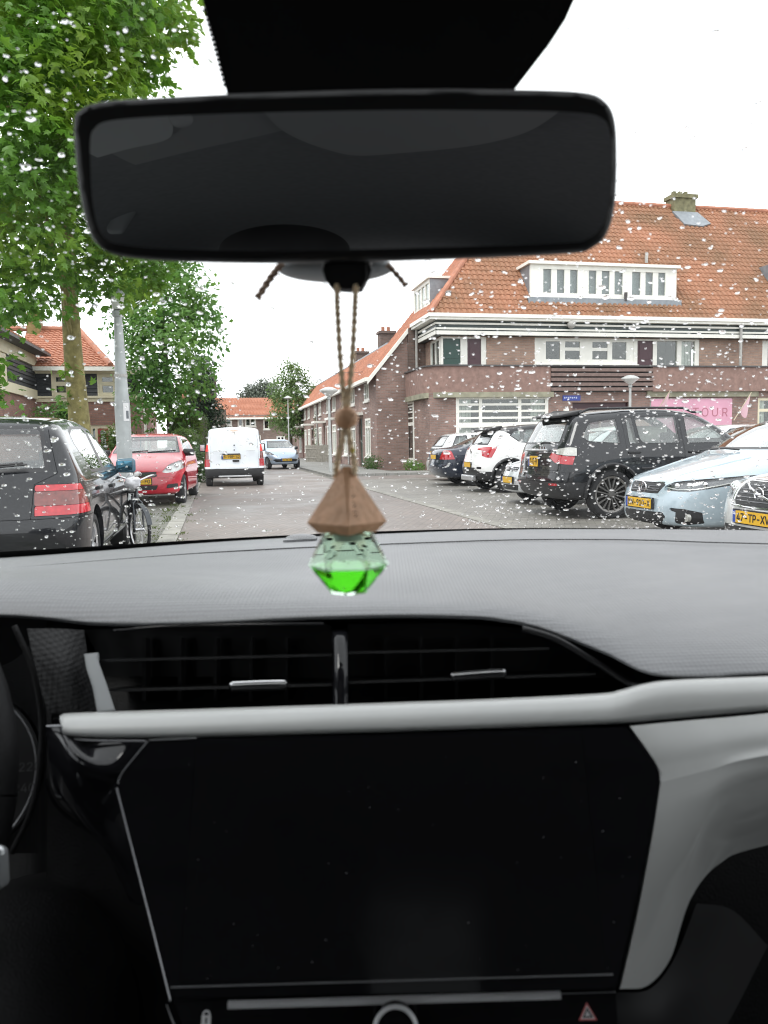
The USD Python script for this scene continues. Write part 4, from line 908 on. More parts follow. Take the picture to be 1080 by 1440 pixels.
        subs = [('plate_blue_strip', pl(-w / 2, -w / 2 + .04, -h / 2, h / 2, 0.0005, .0065), M_plate_b), ('plate_holder', pl(-w / 2 - .012, w / 2 + .012, -h / 2 - .012, h / 2 + .012, -.03, -.002), M_black)]
        if text:
            t_ = place_text(text, h * .62, V(0, 0, 0), (1, 0, 0), (0, 1, 0), .002, bold=True); tw_ = np.ptp(t_.vertices[:, 0]); v_ = np.array(t_.vertices); v_[:, 0] *= min(1, (w - .075) / tw_)
            t_.vertices = o + xd * .02 + n * .0065 + v_[:, :1] * xd + v_[:, 1:2] * up + v_[:, 2:] * n; subs.append(('plate_text', t_, M_ink))
        self.extra('number_plate', pl(-w / 2 + .04, w / 2, -h / 2, h / 2, 0, .006), M_plate, subs=subs)
    def badge(self, end, y, z, r, kind='ring', ry=None):
        s = 1 if end == 'F' else -1; c = self.surf('x', y, z, s); n = V(s, 0, 0); xd = V(0, s, 0); o = c + n * .012; a = np.linspace(0, 2 * np.pi, 25)
        ry = ry or r * .8
        ring = tube([o + xd * r * math.cos(t) + V(0, 0, ry * math.sin(t)) for t in a], r * .13, 6, caps=False); ms = [ring]
        if kind == 'L':
            ms += [tube([o + xd * r * -.05 + V(0, 0, ry * .75), o + xd * r * -.45 + V(0, 0, -ry * .35), o + xd * r * .65 + V(0, 0, -ry * .35)], r * .13, 6)]
        if kind == 'arrow':
            ms += [tube([o + xd * r * .7 + V(0, 0, ry * .7), o + xd * r * 1.25 + V(0, 0, ry * 1.25)], r * .13, 6), tube([o - xd * r * .6, o + xd * r * .6], r * .22, 6)]
        if kind == 'disc': ms += [lathe([(0, -.008), (r * .95, -.008), (r * .95, .004), (0, .006)], 20).apply_transform(trimesh.transformations.rotation_matrix(math.pi / 2 * s, [0, 1, 0])).apply_translation(o)]
        self.extra('badge', ms, M_chrome)
    def mirror(self, d, z, w=0.2, h=0.13, material=None, sides=(1, -1), stalk=True, out=.11, glass=None):
        for s in sides:
            c = self.surf('y', self.X(d), z, s); y = c[1] + s * out
            sh = m3.Manifold.batch_hull([m3.Manifold.sphere(.035, 12).translate((self.X(d) + dx, y + dy, z + dz)) for dx, dy, dz in ((0, -w / 2 + .03, -h / 2 + .03), (0, w / 2 - .04, -h / 2 + .035), (0, -w / 2 + .03, h / 2 - .035), (0, w / 2 - .05, h / 2 - .04), (.06, 0, 0), (.05, -w / 4, -.01))])
            face = rbox(self.X(d) - .042, self.X(d) - .034, y - w / 2 + .03, y + w / 2 - .035, z - h / 2 + .025, z + h / 2 - .03, .003, 6)
            arm = tube([V(self.X(d) + .02, c[1] - s * .02, z - .03), V(self.X(d) + .01, y - s * .03, z - .02)], .022, 8)
            self.extra('wing_mirror', sh, material or M_black, subs=[('mirror_glass', face, glass or M_chrome), ('mirror_arm', arm, M_black)])
    def handle(self, d, z, sides=(1, -1), material=None, l=.2):
        for s in sides:
            c = self.surf('y', self.X(d), z, s); self.extra('door_handle', rbox(c[0] - l / 2, c[0] + l / 2, c[1] - .012 + (.008 if s > 0 else -.012), c[1] + .028 - (.012 if s > 0 else .016), z - .016, z + .016, .007, 8), material or M_black)
    def finish(self, paint_mat, where, hdg, wheel=('multi', 10), rim=M_alloy, cat='car', seat=M_seat, steer=True, label=None, hub=False):
        """where = world point of the car's centre on the ground, hdg = heading vector"""
        self.root = thing(self.name, self.label, cat, where, math.degrees(math.atan2(hdg[1], hdg[0])), self.group)
        comps = self.body.decompose(); comps = [c for c in comps if c.volume() > 2e-4]
        part_n(self.root, 'body', [tmesh(c) for c in comps], paint_mat, self.ref)
        for name, ms, mt, lb, subs in self.pieces:
            o = part_n(self.root, name, ms, mt, self.ref, lb) if isinstance(ms, m3.Manifold) and name not in ('wing_mirror',) else part(self.root, name, ms, mt, smooth=32, label=lb)
            for n2, m2, mt2 in subs:
                if o: part_n(o, n2, m2, mt2, self.ref) if isinstance(m2, m3.Manifold) else part(o, n2, m2, mt2, smooth=32)
        sp = self.sp; r = sp['rad']; w = .2; rr = sp.get('rim', r * .66)
        for d in sp['axles']:
            for s in (1, -1):
                x, y = self.X(d), s * (sp['W'] / 2 - .025 - w / 2)
                prof = [(rr, -w / 2 + .02), (rr + .02, -w / 2), (r - .03, -w / 2 + .005), (r - .006, -w / 2 + .03), (r, 0), (r - .006, w / 2 - .03), (r - .03, w / 2 - .005), (rr + .02, w / 2), (rr, w / 2 - .02)]
                Rm = trimesh.transformations.rotation_matrix(-math.pi / 2 * s, [1, 0, 0])       # wheel axis z -> outwards
                def put(t): t = t.copy(); t.apply_transform(Rm); t.apply_translation([x, y, r]); return t
                ty = lathe(prof + [prof[0]], 44); Wp = part(self.root, 'wheel', put(ty), M_tyre, smooth=35, label=None)
                kind, ns = wheel; sp_ = [lathe([(rr * .9, w / 2 - .03), (rr + .012, w / 2 - .012), (rr + .012, w / 2 - .03), (rr * .9, -w / 2 + .03)], 40), lathe([(0, w / 2 - .012), (rr * .17, w / 2 - .012), (rr * .2, w / 2 - .05), (0, w / 2 - .05)], 20)]
                for k in range(ns):
                    a = 2 * math.pi * k / ns
                    def bar(a0, a1, wd, r0=rr * .14, r1=rr * .96, z0=w / 2 - .022, z1=w / 2 - .018):
                        p0, p1 = V(r0 * math.cos(a0), r0 * math.sin(a0), z0 - .004), V(r1 * math.cos(a1), r1 * math.sin(a1), z1 - .004); dd = (p1 - p0) / np.linalg.norm(p1 - p0); nn = V(-dd[1], dd[0], 0)
                        q = [p0 + nn * wd * .6, p0 - nn * wd * .6, p1 - nn * wd, p1 + nn * wd]; q = np.array([c for c in q] + [c - V(0, 0, .025) for c in q])
                        return tmesh(m3.Manifold.hull_points(q.astype(np.float32)))
                    if kind == 'multi': sp_.append(bar(a, a, rr * .05))
                    elif kind == 'wide': sp_.append(bar(a, a, rr * .13))
                    elif kind == 'vee': sp_ += [bar(a - .05, a - .22, rr * .045), bar(a + .05, a + .22, rr * .045)]
                part(Wp, 'rim', [put(t) for t in sp_], rim, smooth=30)
                part(Wp, 'brake_disc', put(lathe([(0, -.005), (rr * .88, -.005), (rr * .88, -.02), (0, -.02)], 24)), M_brake)
        cab = sp['cabin']; H = sp['H']; hw = sp['W'] / 2; xs = self.X(sp.get('seat_d', cab[0] + 1.05)); z0 = cab[2]
        for s in (1, -1):
            st = part(self.root, 'seat', [rbox(xs - .14, xs + .0, s * .36 - .24, s * .36 + .24, z0 - .05, z0 + .52, .05), rbox(xs - .05, xs + .4, s * .36 - .24, s * .36 + .24, z0 - .1, z0 + .06, .05)], seat, smooth=40)
            part(st, 'headrest', rbox(xs - .14, xs - .04, s * .36 - .13, s * .36 + .13, z0 + .545, min(z0 + .72, H - .12), .04), seat, smooth=40)
        xr = self.X(min(sp.get('seat_d', cab[0] + 1.05) + .95, cab[1] - .35))
        part(self.root, 'rear_seat', [rbox(xr - .12, xr, -hw * .7, hw * .7, z0 - .05, z0 + .45, .05)], seat, smooth=40)
        xd = self.X(cab[0]) - .05
        ds = part(self.root, 'dashboard', rbox(xd - .5, xd, -hw * .78, hw * .78, z0 - .05, min(z0 + .14, sp['belt'] - .06), .05), M_black, smooth=40)
        if steer:
            c = V(xd - .58, .36, z0 + .14); u = V(-.45, 0, .9); u /= np.linalg.norm(u); a = np.linspace(0, 2 * np.pi, 25)
            part(ds, 'steering_wheel', [tube([c + V(0, 1, 0) * .18 * math.cos(t) + u * .18 * math.sin(t) for t in a], .016, 8, caps=False), tube([c - V(0, .17, 0), c + V(0, .17, 0)], .02, 8), tube([c, c + V(.2, 0, -.15)], .03, 8)], M_black, smooth=40)
        return self.root
def anchor(world, local, hdg):
    """car centre on the ground so that the car-frame point (x, y) lands under the world point"""
    h = np.asarray(hdg, float); l = V(-h[1], h[0], 0); c = np.asarray(world, float) - h * local[0] - l * local[1]; c[2] = 0; return c
def dirn(deg): return math.cos(math.radians(deg)) * P + math.sin(math.radians(deg)) * S      # 0 = to the right (P), 90 = along the street
def sym(poly): return poly, [(-y, z) for y, z in poly]

LEFTCARS = 'cars parked along the left side of the street'
# ---------------------------------------------------------------- black hatchback, left, seen from behind
sp = dict(L=4.15, W=1.735, H=1.48, belt=0.93, wr=.68, res=.05, rad=.315, arch=.36, axles=(.86, 3.37), cabin=(1.35, 3.95, .45), rim=.22, cf=.24, cr=.10, dr=.45, bow_r=.10, crown=.05,
          prof=[(.08, .20), (.0, .36), (.0, .52), (.05, .66), (.12, .73), (.6, .86), (1.02, .945), (1.15, 1.0), (1.75, 1.37), (2.05, 1.46), (2.5, 1.485), (3.1, 1.48), (3.55, 1.445), (3.72, 1.40), (3.86, 1.19), (4.0, .965), (4.06, .9), (4.08, .72), (4.15, .62), (4.15, .42), (4.08, .26), (3.9, .2)])
c = Car('parked_car', 'black five-door hatchback parked at the left edge, seen from behind with red tail lamp', sp, LEFTCARS)
c.window('rear_window', {'B': [(-.60, 1.0), (.60, 1.0), (.53, 1.34), (.48, 1.375), (-.48, 1.375), (-.53, 1.34)], 'x1': -1.5}, M_carglass, .03)
c.window('windscreen', {'F': [(-.66, .99), (.66, .99), (.54, 1.36), (-.54, 1.36)]}, M_carglass)
for k in 'LR':
    c.window('side_window', {k: [(2.42, .955), (3.12, .965), (3.32, 1.22), (3.28, 1.33), (3.05, 1.38), (2.36, 1.395)]}, M_carglass_d, .028)
    c.window('side_window', {k: [(1.30, .95), (2.31, .955), (2.26, 1.395), (1.95, 1.375), (1.72, 1.27)]}, M_carglass, .028)
    c.carve('pillar_trim', {k: [(2.30, .945), (2.43, .945), (2.375, 1.42), (2.25, 1.42)]}, M_trim, .002)
    c.carve('door', {k: [(1.26, .3), (2.36, .3), (2.36, .93), (2.36, 1.395), (1.9, 1.375), (1.6, 1.2), (1.26, .93)]}, None, .003)
    c.carve('door', {k: [(2.37, .3), (2.95, .3), (3.05, .62), (3.3, .93), (3.37, 1.25), (3.25, 1.36), (2.37, 1.395)]}, None, .003)
for y_ in (1, -1):
    lam = [(y_ * .52, .655), (y_ * .95, .655), (y_ * .95, .90), (y_ * .55, .90)]
    sd = [(3.80, .90), (3.66, .655), (4.4, .655), (4.4, .90)]
    def band(z0, z1): return {'B': [(y_ * .5, z0), (y_ * 1.0, z0), (y_ * 1.0, z1), (y_ * .5, z1)], 'S': sd, 'x1': -1.3}
    c.carve('tail_lamp', band(.65, .735), M_lens_red, .003); c.carve('tail_lamp', band(.735, .845), M_lens_dk, .0, label='smoked middle of the tail lamp'); c.carve('tail_lamp', band(.845, .90), M_lens_red, .003)
c.carve('rear_bumper', {'B': [(-1, .2), (1, .2), (1, .635), (-1, .635)], 'x1': -1.52}, None, .004)
c.carve('tailgate', {'B': [(-.66, .98), (-.5, .9), (-.48, .65), (-.46, .5), (.46, .5), (.48, .65), (.5, .9), (.66, .98), (.56, 1.36), (-.56, 1.36)], 'x1': -1.6}, None, .004)
c.carve('bumper_strip', {'B': [(-1, .45), (1, .45), (1, .50), (-1, .50)], 'x1': -1.5}, M_black, 0) if False else None
c.extra('rear_wiper', [tube([V(-1.93, 0, 1.03), V(-1.955, -.05, 1.045), V(-1.9, -.42, 1.07)], .012, 6), tube([V(-1.95, -.08, 1.03), V(-1.90, -.45, 1.06)], .009, 6)], M_black)
c.mirror(1.42, .98, .22, .16, mat('mirror_housing_blue', (0.03, 0.085, 0.125), .3, 0, 1.0), glass=mat('mirror_blue_glass', (0.10, 0.26, 0.36), .05, 1.0))
c.handle(2.2, .80); c.handle(3.05, .82)
for s in (1, -1):
    c.extra('window_strip', [tube([c.surf('y', c.X(d), .945, s) + V(0, s * .004, 0) for d in np.linspace(1.35, 3.15, 12)], .008, 5)], M_chrome)
c.extra('roof_antenna', tube([V(c.X(3.55), 0, 1.40), V(c.X(3.8), 0, 1.55)], .006, 6), M_black)
pgolf = paint('black', (0.005, 0.0055, 0.0065), rough=.2)
for i, pc in enumerate(c.pieces):
    if pc[2] is None: c.pieces[i] = (pc[0], pc[1], pgolf, pc[3], pc[4])
hd = dirn(90.0)
c.finish(pgolf, anchor(at(112, 690, 6.05), (-2.0, -.845), hd), hd, ('multi', 9), M_alloy)
def fill(c, pm):
    for i, pc in enumerate(c.pieces):
        if pc[2] is None: c.pieces[i] = (pc[0], pc[1], pm, pc[3], pc[4])

# ---------------------------------------------------------------- red hatchback facing us
sp = dict(L=4.03, W=1.69, H=1.49, belt=0.98, wr=.70, rad=.31, arch=.355, axles=(.83, 3.34), cabin=(1.25, 3.8, .45), rim=.215, cf=.26, bow_f=.26,
          prof=[(.06, .2), (.0, .34), (.0, .52), (.05, .64), (.14, .74), (.5, .90), (.95, 1.02), (1.1, 1.07), (1.7, 1.41), (2.0, 1.475), (2.5, 1.49), (3.2, 1.46), (3.6, 1.41), (3.85, 1.15), (3.98, .98), (4.03, .6), (4.0, .3), (3.9, .2)])
c = Car('parked_car', 'red hatchback parked on the left facing us, behind the grey lamp post', sp, LEFTCARS)
c.window('windscreen', {'F': [(-.69, 1.055), (.69, 1.055), (.57, 1.405), (-.57, 1.405)]}, M_carglass)
c.window('rear_window', {'B': [(-.56, 1.06), (.56, 1.06), (.48, 1.36), (-.48, 1.36)], 'x1': -1.3}, M_carglass)
for k in 'LR':
    c.window('side_window', {k: [(1.35, 1.03), (2.35, 1.02), (2.3, 1.40), (1.95, 1.39), (1.75, 1.32)]}, M_carglass_d, .016)
    c.window('side_window', {k: [(2.42, 1.02), (3.2, 1.05), (3.05, 1.36), (2.38, 1.40)]}, M_carglass_d, .016)
    c.carve('door', {k: [(1.2, .3), (2.38, .3), (2.38, 1.43), (1.9, 1.42), (1.6, 1.28), (1.2, 1.0)]}, None, .003)
for s in (1, -1):
    c.lamp({'F': [(s * .44, .68), (s * .52, .66), (s * .72, .69), (s * .84, .76), (s * .9, .86), (s * .9, .91), (s * .72, .90), (s * .54, .82)], 'x0': 1.15}, s, [(.56, .74, .055), (.68, .79, .05), (.78, .84, .03)], None, mat('lamp_silver', (.6, .6, .58), .3, .5))
    c.carve('fog_lamp', {'F': [(s * .52, .36), (s * .72, .37), (s * .72, .45), (s * .55, .44)], 'x0': 1.0}, M_black, .003)
    c.carve('rub_strip', {'F': [(s * .36, .555), (s * .68, .555), (s * .68, .585), (s * .36, .585)], 'x0': 1.0}, M_lens_red, .003)
c.carve('grille', {'F': [(-.33, .585), (.33, .585), (.35, .69), (-.35, .69)], 'x0': 1.2}, M_black, .003)
for z in (.615, .645): c.extra('grille_bar', tube([c.surf('x', y, z, 1) + V(.004, 0, 0) for y in np.linspace(-.31, .31, 9)], .006, 5), M_chrome)
c.carve('lower_grille', {'F': [(-.34, .34), (.34, .34), (.38, .43), (-.38, .43)], 'x0': 1.2}, M_black, .003)
c.carve('bonnet', {'T': [(.2, -.62), (.2, .62), (1.0, .72), (1.05, -.72), (1.0, -.72)], 'F': [(-.75, .7), (.75, .7), (.78, 1.04), (-.78, 1.04)], 'x0': .9}, None, .0)
c.badge('F', 0, .65, .065, 'disc'); c.plate('F', 0, .51, '34-ZG-FG')
c.mirror(1.38, 1.06, .24, .15, M_black)
c.extra('wiper', [tube([c.surf('x', y, 1.075 + .03 * t, 1) + V(.012, 0, 0) for t, y in zip((0, .5, 1), (a, a + .28, a + .55))], .012, 6) for a in (-.5, .05)], M_black)
pm = paint('red', (0.36, 0.008, 0.022), rough=.3); fill(c, pm)
hd = dirn(-90 - 4.0)
c.finish(pm, anchor(gr(262, 708), (c.X(.83), .82), hd), hd, ('multi', 9), M_alloy)

# ---------------------------------------------------------------- white van driving away
sp = dict(L=3.87, W=1.72, H=1.73, belt=1.02, wr=.82, rad=.31, arch=.35, axles=(.8, 3.31), cabin=(1.0, 3.75, .6), rim=.2, cf=.22, cr=.05, dr=.3, bow_r=.05, crown=.05, smooth=3,
          prof=[(.05, .22), (.0, .4), (.02, .7), (.3, .95), (.75, 1.08), (1.35, 1.55), (1.7, 1.69), (2.2, 1.73), (3.4, 1.72), (3.7, 1.69), (3.78, 1.6), (3.82, 1.1), (3.83, .6), (3.87, .5), (3.87, .3), (3.8, .22)])
c = Car('van', 'small white delivery van with lit brake lamps driving away along the street', sp)
for s in (1, -1):
    v0 = {'B': [(s * .715, .62), (s * 1, .62), (s * 1, .72), (s * .715, .72)], 'x1': -1.5}
    c.carve('tail_lamp', {'B': [(s * .725, .80), (s * 1, .80), (s * 1, 1.02), (s * .725, 1.02)], 'x1': -1.62}, M_lens_dk, .003)
    c.carve('tail_lamp', {'B': [(s * .725, 1.02), (s * 1, 1.02), (s * 1, 1.22), (s * .74, 1.22)], 'x1': -1.62}, M_lit, .003, label='lit brake lamp')
    c.carve('tail_lamp', {'B': [(s * .70, .58), (s * 1, .58), (s * 1, .80), (s * .70, .80)], 'x1': -1.66}, M_lens_red, .003)
    c.carve('corner_panel', {'B': [(s * .74, 1.25), (s * 1, 1.25), (s * 1, 1.62), (s * .70, 1.62)], 'x1': -1.70}, M_black, .003)
c.carve('bumper', {'B': [(-1, .2), (1, .2), (1, .52), (-1, .52)], 'x1': -1.3}, M_black, .004)
for s, nm in ((1, 'rear_door'),):
    c.carve(nm, {'B': [(-.685, .54), (.685, .54), (.68, 1.3), (.62, 1.62), (-.62, 1.62), (-.68, 1.3)], 'x1': -1.6}, None, .006)
c.extra('door_seam', [bx(-1.913, -1.905, -.001, .001, .6, .61)], M_black) if False else None
c.plate('B', .1, .86, '8-VBP-42'); c.extra('door_latch', rbox(-1.935, -1.9, -.13, .06, .715, .77, .015), M_black)
c.extra('third_brake_lamp', rbox(-1.88, -1.8, -.11, .11, 1.64, 1.685, .012), M_lit_hot)
c.extra('plate_lamp_bar', rbox(-1.945, -1.9, -.16, .36, .93, .955, .01), M_black)
c.extra('door_lock', [rbox(-1.925, -1.9, -.02, .02, 1.17, 1.21, .012), rbox(-1.925, -1.9, -.02, .02, 1.04, 1.07, .012)], M_black)
c.extra('panel_seam', [rbox(-1.918, -1.9, -.6, -.34, 1.02, 1.028, .003, 6), rbox(-1.918, -1.9, .34, .6, 1.02, 1.028, .003, 6)], M_pipe)
c.extra('tow_step', tube([V(-1.9, -.45, .3), V(-1.96, -.4, .3), V(-1.96, .4, .3), V(-1.9, .45, .3)], .03, 8), M_alloy)
c.window('windscreen', {'F': [(-.68, 1.1), (.68, 1.1), (.62, 1.58), (-.62, 1.58)]}, M_carglass)
for k in 'LR':
    c.window('side_window', {k: [(1.12, 1.08), (1.95, 1.06), (1.95, 1.5), (1.6, 1.5)]}, M_carglass_d)
c.mirror(1.15, 1.12, .2, .24, M_black, out=.14)
for s in (1, -1): c.extra('side_strip', [tube([c.surf('y', c.X(d), .55, s) for d in np.linspace(1.2, 2.9, 8)], .03, 6)], M_black)
pm = paint('white', (0.68, 0.72, 0.76), rough=.3); fill(c, pm)
hd = dirn(90)
c.finish(pm, anchor(W((fs(291, 640, 22.6)[0] + fs(368, 640, 22.6)[0]) / 2, 22.6), (-1.92, 0), hd), hd, ('wide', 5), M_alloy_d, cat='van')

# ---------------------------------------------------------------- pale blue small car coming towards us
sp = dict(L=3.7, W=1.65, H=1.48, belt=.96, wr=.70, res=.07, rad=.29, arch=.33, axles=(.75, 3.05), cabin=(1.15, 3.5, .45), rim=.2, cf=.3, bow_f=.28,
          prof=[(.06, .2), (.0, .34), (.0, .5), (.08, .66), (.4, .86), (.85, .98), (1.0, 1.03), (1.6, 1.40), (1.9, 1.47), (2.4, 1.48), (3.0, 1.45), (3.4, 1.2), (3.65, .95), (3.7, .5), (3.6, .2)])
c = Car('parked_car', 'small pale blue car with wide smiling grille, facing us beyond the white van', sp)
c.window('windscreen', {'F': [(-.66, 1.03), (.66, 1.03), (.54, 1.39), (-.54, 1.39)]}, M_carglass)
for k in 'LR': c.window('side_window', {k: [(1.25, 1.0), (2.9, 1.02), (2.7, 1.36), (1.9, 1.38)]}, M_carglass_d)
for s in (1, -1):
    c.carve('headlamp', {'F': [(s * .5, .68), (s * .8, .72), (s * .84, .90), (s * .66, .84)], 'x0': .8}, M_house_lamp, .004)
    c.carve('fog_lamp', {'F': [(s * .62, .44), (s * .74, .44), (s * .74, .54), (s * .62, .54)], 'x0': .8}, M_lens_wh, .003)
c.carve('grille', {'F': [(-.5, .36), (.5, .36), (.62, .46), (.5, .5), (-.5, .5), (-.62, .46)], 'x0': 1.0}, M_black, .003)
c.plate('F', 0, .46, '61-SX-HD'); c.mirror(1.3, 1.03, .22, .14, M_black)
pm = paint('pale_blue', (0.36, 0.45, 0.56), .35, .3); fill(c, pm)
hd = dirn(-90 + 10)
c.finish(pm, anchor(at(403, 640, 37), (1.85, 0), hd), hd, ('multi', 7), M_alloy)
# ================================================================ the row of cars on the right, parked across the street's direction
ROW = 'cars parked in the row on the right'
# ---------------------------------------------------------------- black off-roader, tail towards the street
sp = dict(L=4.56, W=1.85, H=1.65, belt=1.04, wr=.70, res=.055, rad=.365, arch=.415, axles=(.86, 3.66), cabin=(1.3, 4.35, .55), rim=.265, cf=.22, cr=.12, dr=.5, bow_r=.12, crown=.05, zm=.62,
          prof=[(.06, .28), (.0, .44), (.0, .66), (.06, .82), (.2, .92), (.8, 1.04), (1.2, 1.09), (1.35, 1.14), (1.95, 1.52), (2.3, 1.62), (2.8, 1.65), (3.6, 1.635), (4.1, 1.58), (4.22, 1.52), (4.36, 1.25), (4.47, 1.08), (4.5, .95), (4.51, .72), (4.56, .66), (4.55, .45), (4.45, .3), (4.3, .28)])
c = Car('parked_car', 'black off-roader with roof rails, tail towards the street and largest in the right row', sp, ROW)
c.window('rear_window', {'B': [(-.62, 1.12), (.62, 1.12), (.54, 1.50), (-.54, 1.50)], 'x1': -1.6}, M_carglass, .03)
c.window('windscreen', {'F': [(-.72, 1.15), (.72, 1.15), (.58, 1.54), (-.58, 1.54)]}, M_carglass)
for k in 'LR':
    c.window('side_window', {k: [(3.50, 1.10), (4.02, 1.14), (4.12, 1.22), (3.96, 1.44), (3.5, 1.50)]}, M_carglass, .018)
    c.window('side_window', {k: [(2.52, 1.09), (3.12, 1.10), (3.19, 1.16), (3.22, 1.51), (2.5, 1.53)]}, M_carglass, .018)
    c.window('side_window', {k: [(3.16, 1.10), (3.37, 1.10), (3.36, 1.50), (3.245, 1.51), (3.23, 1.2)]}, M_carglass, .012)
    c.window('side_window', {k: [(1.6, 1.09), (2.40, 1.09), (2.38, 1.53), (2.2, 1.515), (1.9, 1.36)]}, M_carglass, .018)
    c.carve('door', {k: [(1.45, .42), (2.46, .42), (2.46, 1.565), (2.2, 1.55), (1.85, 1.4), (1.5, 1.1)]}, None, .003)
    c.carve('door', {k: [(2.47, .42), (3.15, .42), (3.22, .7), (3.42, 1.0), (3.42, 1.55), (2.47, 1.565)]}, None, .003)
for s in (1, -1):
    sd = [(4.18, 1.08), (4.26, .78), (4.8, .72), (4.8, 1.1)]
    c.carve('tail_lamp', {'B': [(s * .45, .93), (s * .62, .84), (s * 1, .80), (s * 1, .92), (s * .62, .97), (s * .52, 1.01)], 'S': [(4.2, 1.05), (4.3, .76), (4.9, .74), (4.9, 1.1)], 'x1': -1.3}, M_lens_red, .003)
    c.carve('tail_lamp', {'B': [(s * .6, .975), (s * 1, .925), (s * 1, 1.01), (s * .8, 1.075), (s * .62, 1.05)], 'S': [(4.2, 1.09), (4.22, .9), (4.9, .9), (4.9, 1.1)], 'x1': -1.3}, M_lens_wh, .003, label='clear upper lamp')
    c.carve('reflector', {'B': [(s * .52, .50), (s * .72, .50), (s * .72, .54), (s * .52, .54)], 'x1': -1.5}, M_lens_red, .002)
    rail = [V(c.X(d), s * (.60 if d > 1.9 else .6), 1.645 + (.0 if 2.2 < d < 3.9 else -.06) - .02 * abs(d - 3) ** 1.5 / 1.5) for d in np.linspace(2.0, 4.05, 14)]
    c.extra('roof_rail', tube(rail, .018, 8), M_black)
c.carve('lower_cladding', {'B': [(-1.2, .25), (1.2, .25), (1.2, .56), (-1.2, .56)], 'x1': -1.75}, M_black, .004)
c.carve('rear_bumper', {'B': [(-1.2, .565), (1.2, .565), (1.2, .70), (-1.2, .70)], 'x1': -1.78}, None, .003)
c.carve('tailgate', {'B': [(-.74, 1.08), (-.72, .73), (.72, .73), (.74, 1.08), (.6, 1.54), (-.6, 1.54)], 'x1': -1.6}, None, .004)
c.extra('tailgate_bar', tube([c.surf('x', y, 1.03, -1) + V(-.008, 0, 0) for y in np.linspace(-.4, .4, 7)], .02, 8), M_alloy)
c.extra('model_lettering', [bx(-2.272, -2.262, -.52 + .09 * i, -.46 + .09 * i, 1.045, 1.085) for i in range(3)], M_chrome)
c.extra('spoiler', tmesh(m3.Manifold.batch_hull([m3.Manifold.sphere(.022, 10).translate(q) for q in ((-1.72, -.56, 1.60), (-1.72, .56, 1.60), (-2.02, -.5, 1.535), (-2.02, .5, 1.535), (-1.75, -.55, 1.57), (-1.75, .55, 1.57))])), M_black)
c.plate('B', 0.0, .86, '21-XT-FV', w=.34, h=.16); c.extra('rear_wiper', tube([V(-2.17, 0, 1.12), V(-2.14, -.2, 1.15), V(-2.13, -.36, 1.14)], .012, 6), M_black)
c.handle(2.3, .97, material=M_black); c.handle(3.3, .98)
for s in (1, -1):
    c.extra('wheel_arch_lip', [tube([c.surf('y', c.X(3.66) + .435 * math.cos(t), .38 + .435 * math.sin(t), s) + V(0, s * .006, 0) for t in np.linspace(-.1, math.pi + .1, 22)], .026, 6)], M_black)
    c.extra('sill', tube([c.surf('y', c.X(d), .36, s) for d in np.linspace(1.4, 3.1, 9)], .05, 8), M_black)
    c.extra('rub_strip', tube([c.surf('y', c.X(d), .74, s) + V(0, s * .004, 0) for d in np.linspace(1.45, 3.2, 9)], .015, 6), M_black)
pm = paint('charcoal', (0.010, 0.0105, 0.012), .2, .22); fill(c, pm)
c.extra('seat_cover', rbox(c.X(2.75), c.X(2.3), -.2, .55, 1.12, 1.38, .06), M_seat_l)
hd = dirn(0.5)
c.finish(pm, anchor(gr(861, 730), (c.X(3.66), -.9), hd), hd, ('vee', 8), M_alloy_d)

# ---------------------------------------------------------------- pale blue hatchback, nose towards the street
sp = dict(L=4.32, W=1.765, H=1.44, belt=.95, wr=.68, res=.05, rad=.315, arch=.355, axles=(.92, 3.52), cabin=(1.5, 4.05, .45), rim=.225, cf=.30, df=.95, bow_f=.30,
          prof=[(.07, .17), (.0, .24), (.0, .40), (.03, .58), (.1, .70), (.2, .755), (.8, .91), (1.15, .985), (1.3, 1.04), (2.0, 1.375), (2.3, 1.43), (2.8, 1.44), (3.4, 1.38), (3.95, 1.12), (4.2, .95), (4.32, .6), (4.25, .25), (4.1, .17)])
c = Car('parked_car', 'pale blue hatchback in the right row, nose towards the street, beside the black off-roader', sp, ROW)
c.window('windscreen', {'F': [(-.70, 1.03), (.70, 1.03), (.56, 1.37), (-.56, 1.37)]}, M_carglass, .03)
for k in 'LR':
    c.window('side_window', {k: [(1.7, .99), (2.6, .99), (2.58, 1.365), (2.35, 1.36), (2.15, 1.29)]}, M_carglass, .016)
    c.window('side_window', {k: [(2.68, .99), (3.5, 1.02), (3.4, 1.29), (2.66, 1.365)]}, M_carglass, .016)
    c.carve('door', {k: [(1.5, .3), (2.64, .3), (2.64, 1.40), (2.3, 1.39), (1.95, 1.22), (1.5, .96)]}, None, .003)
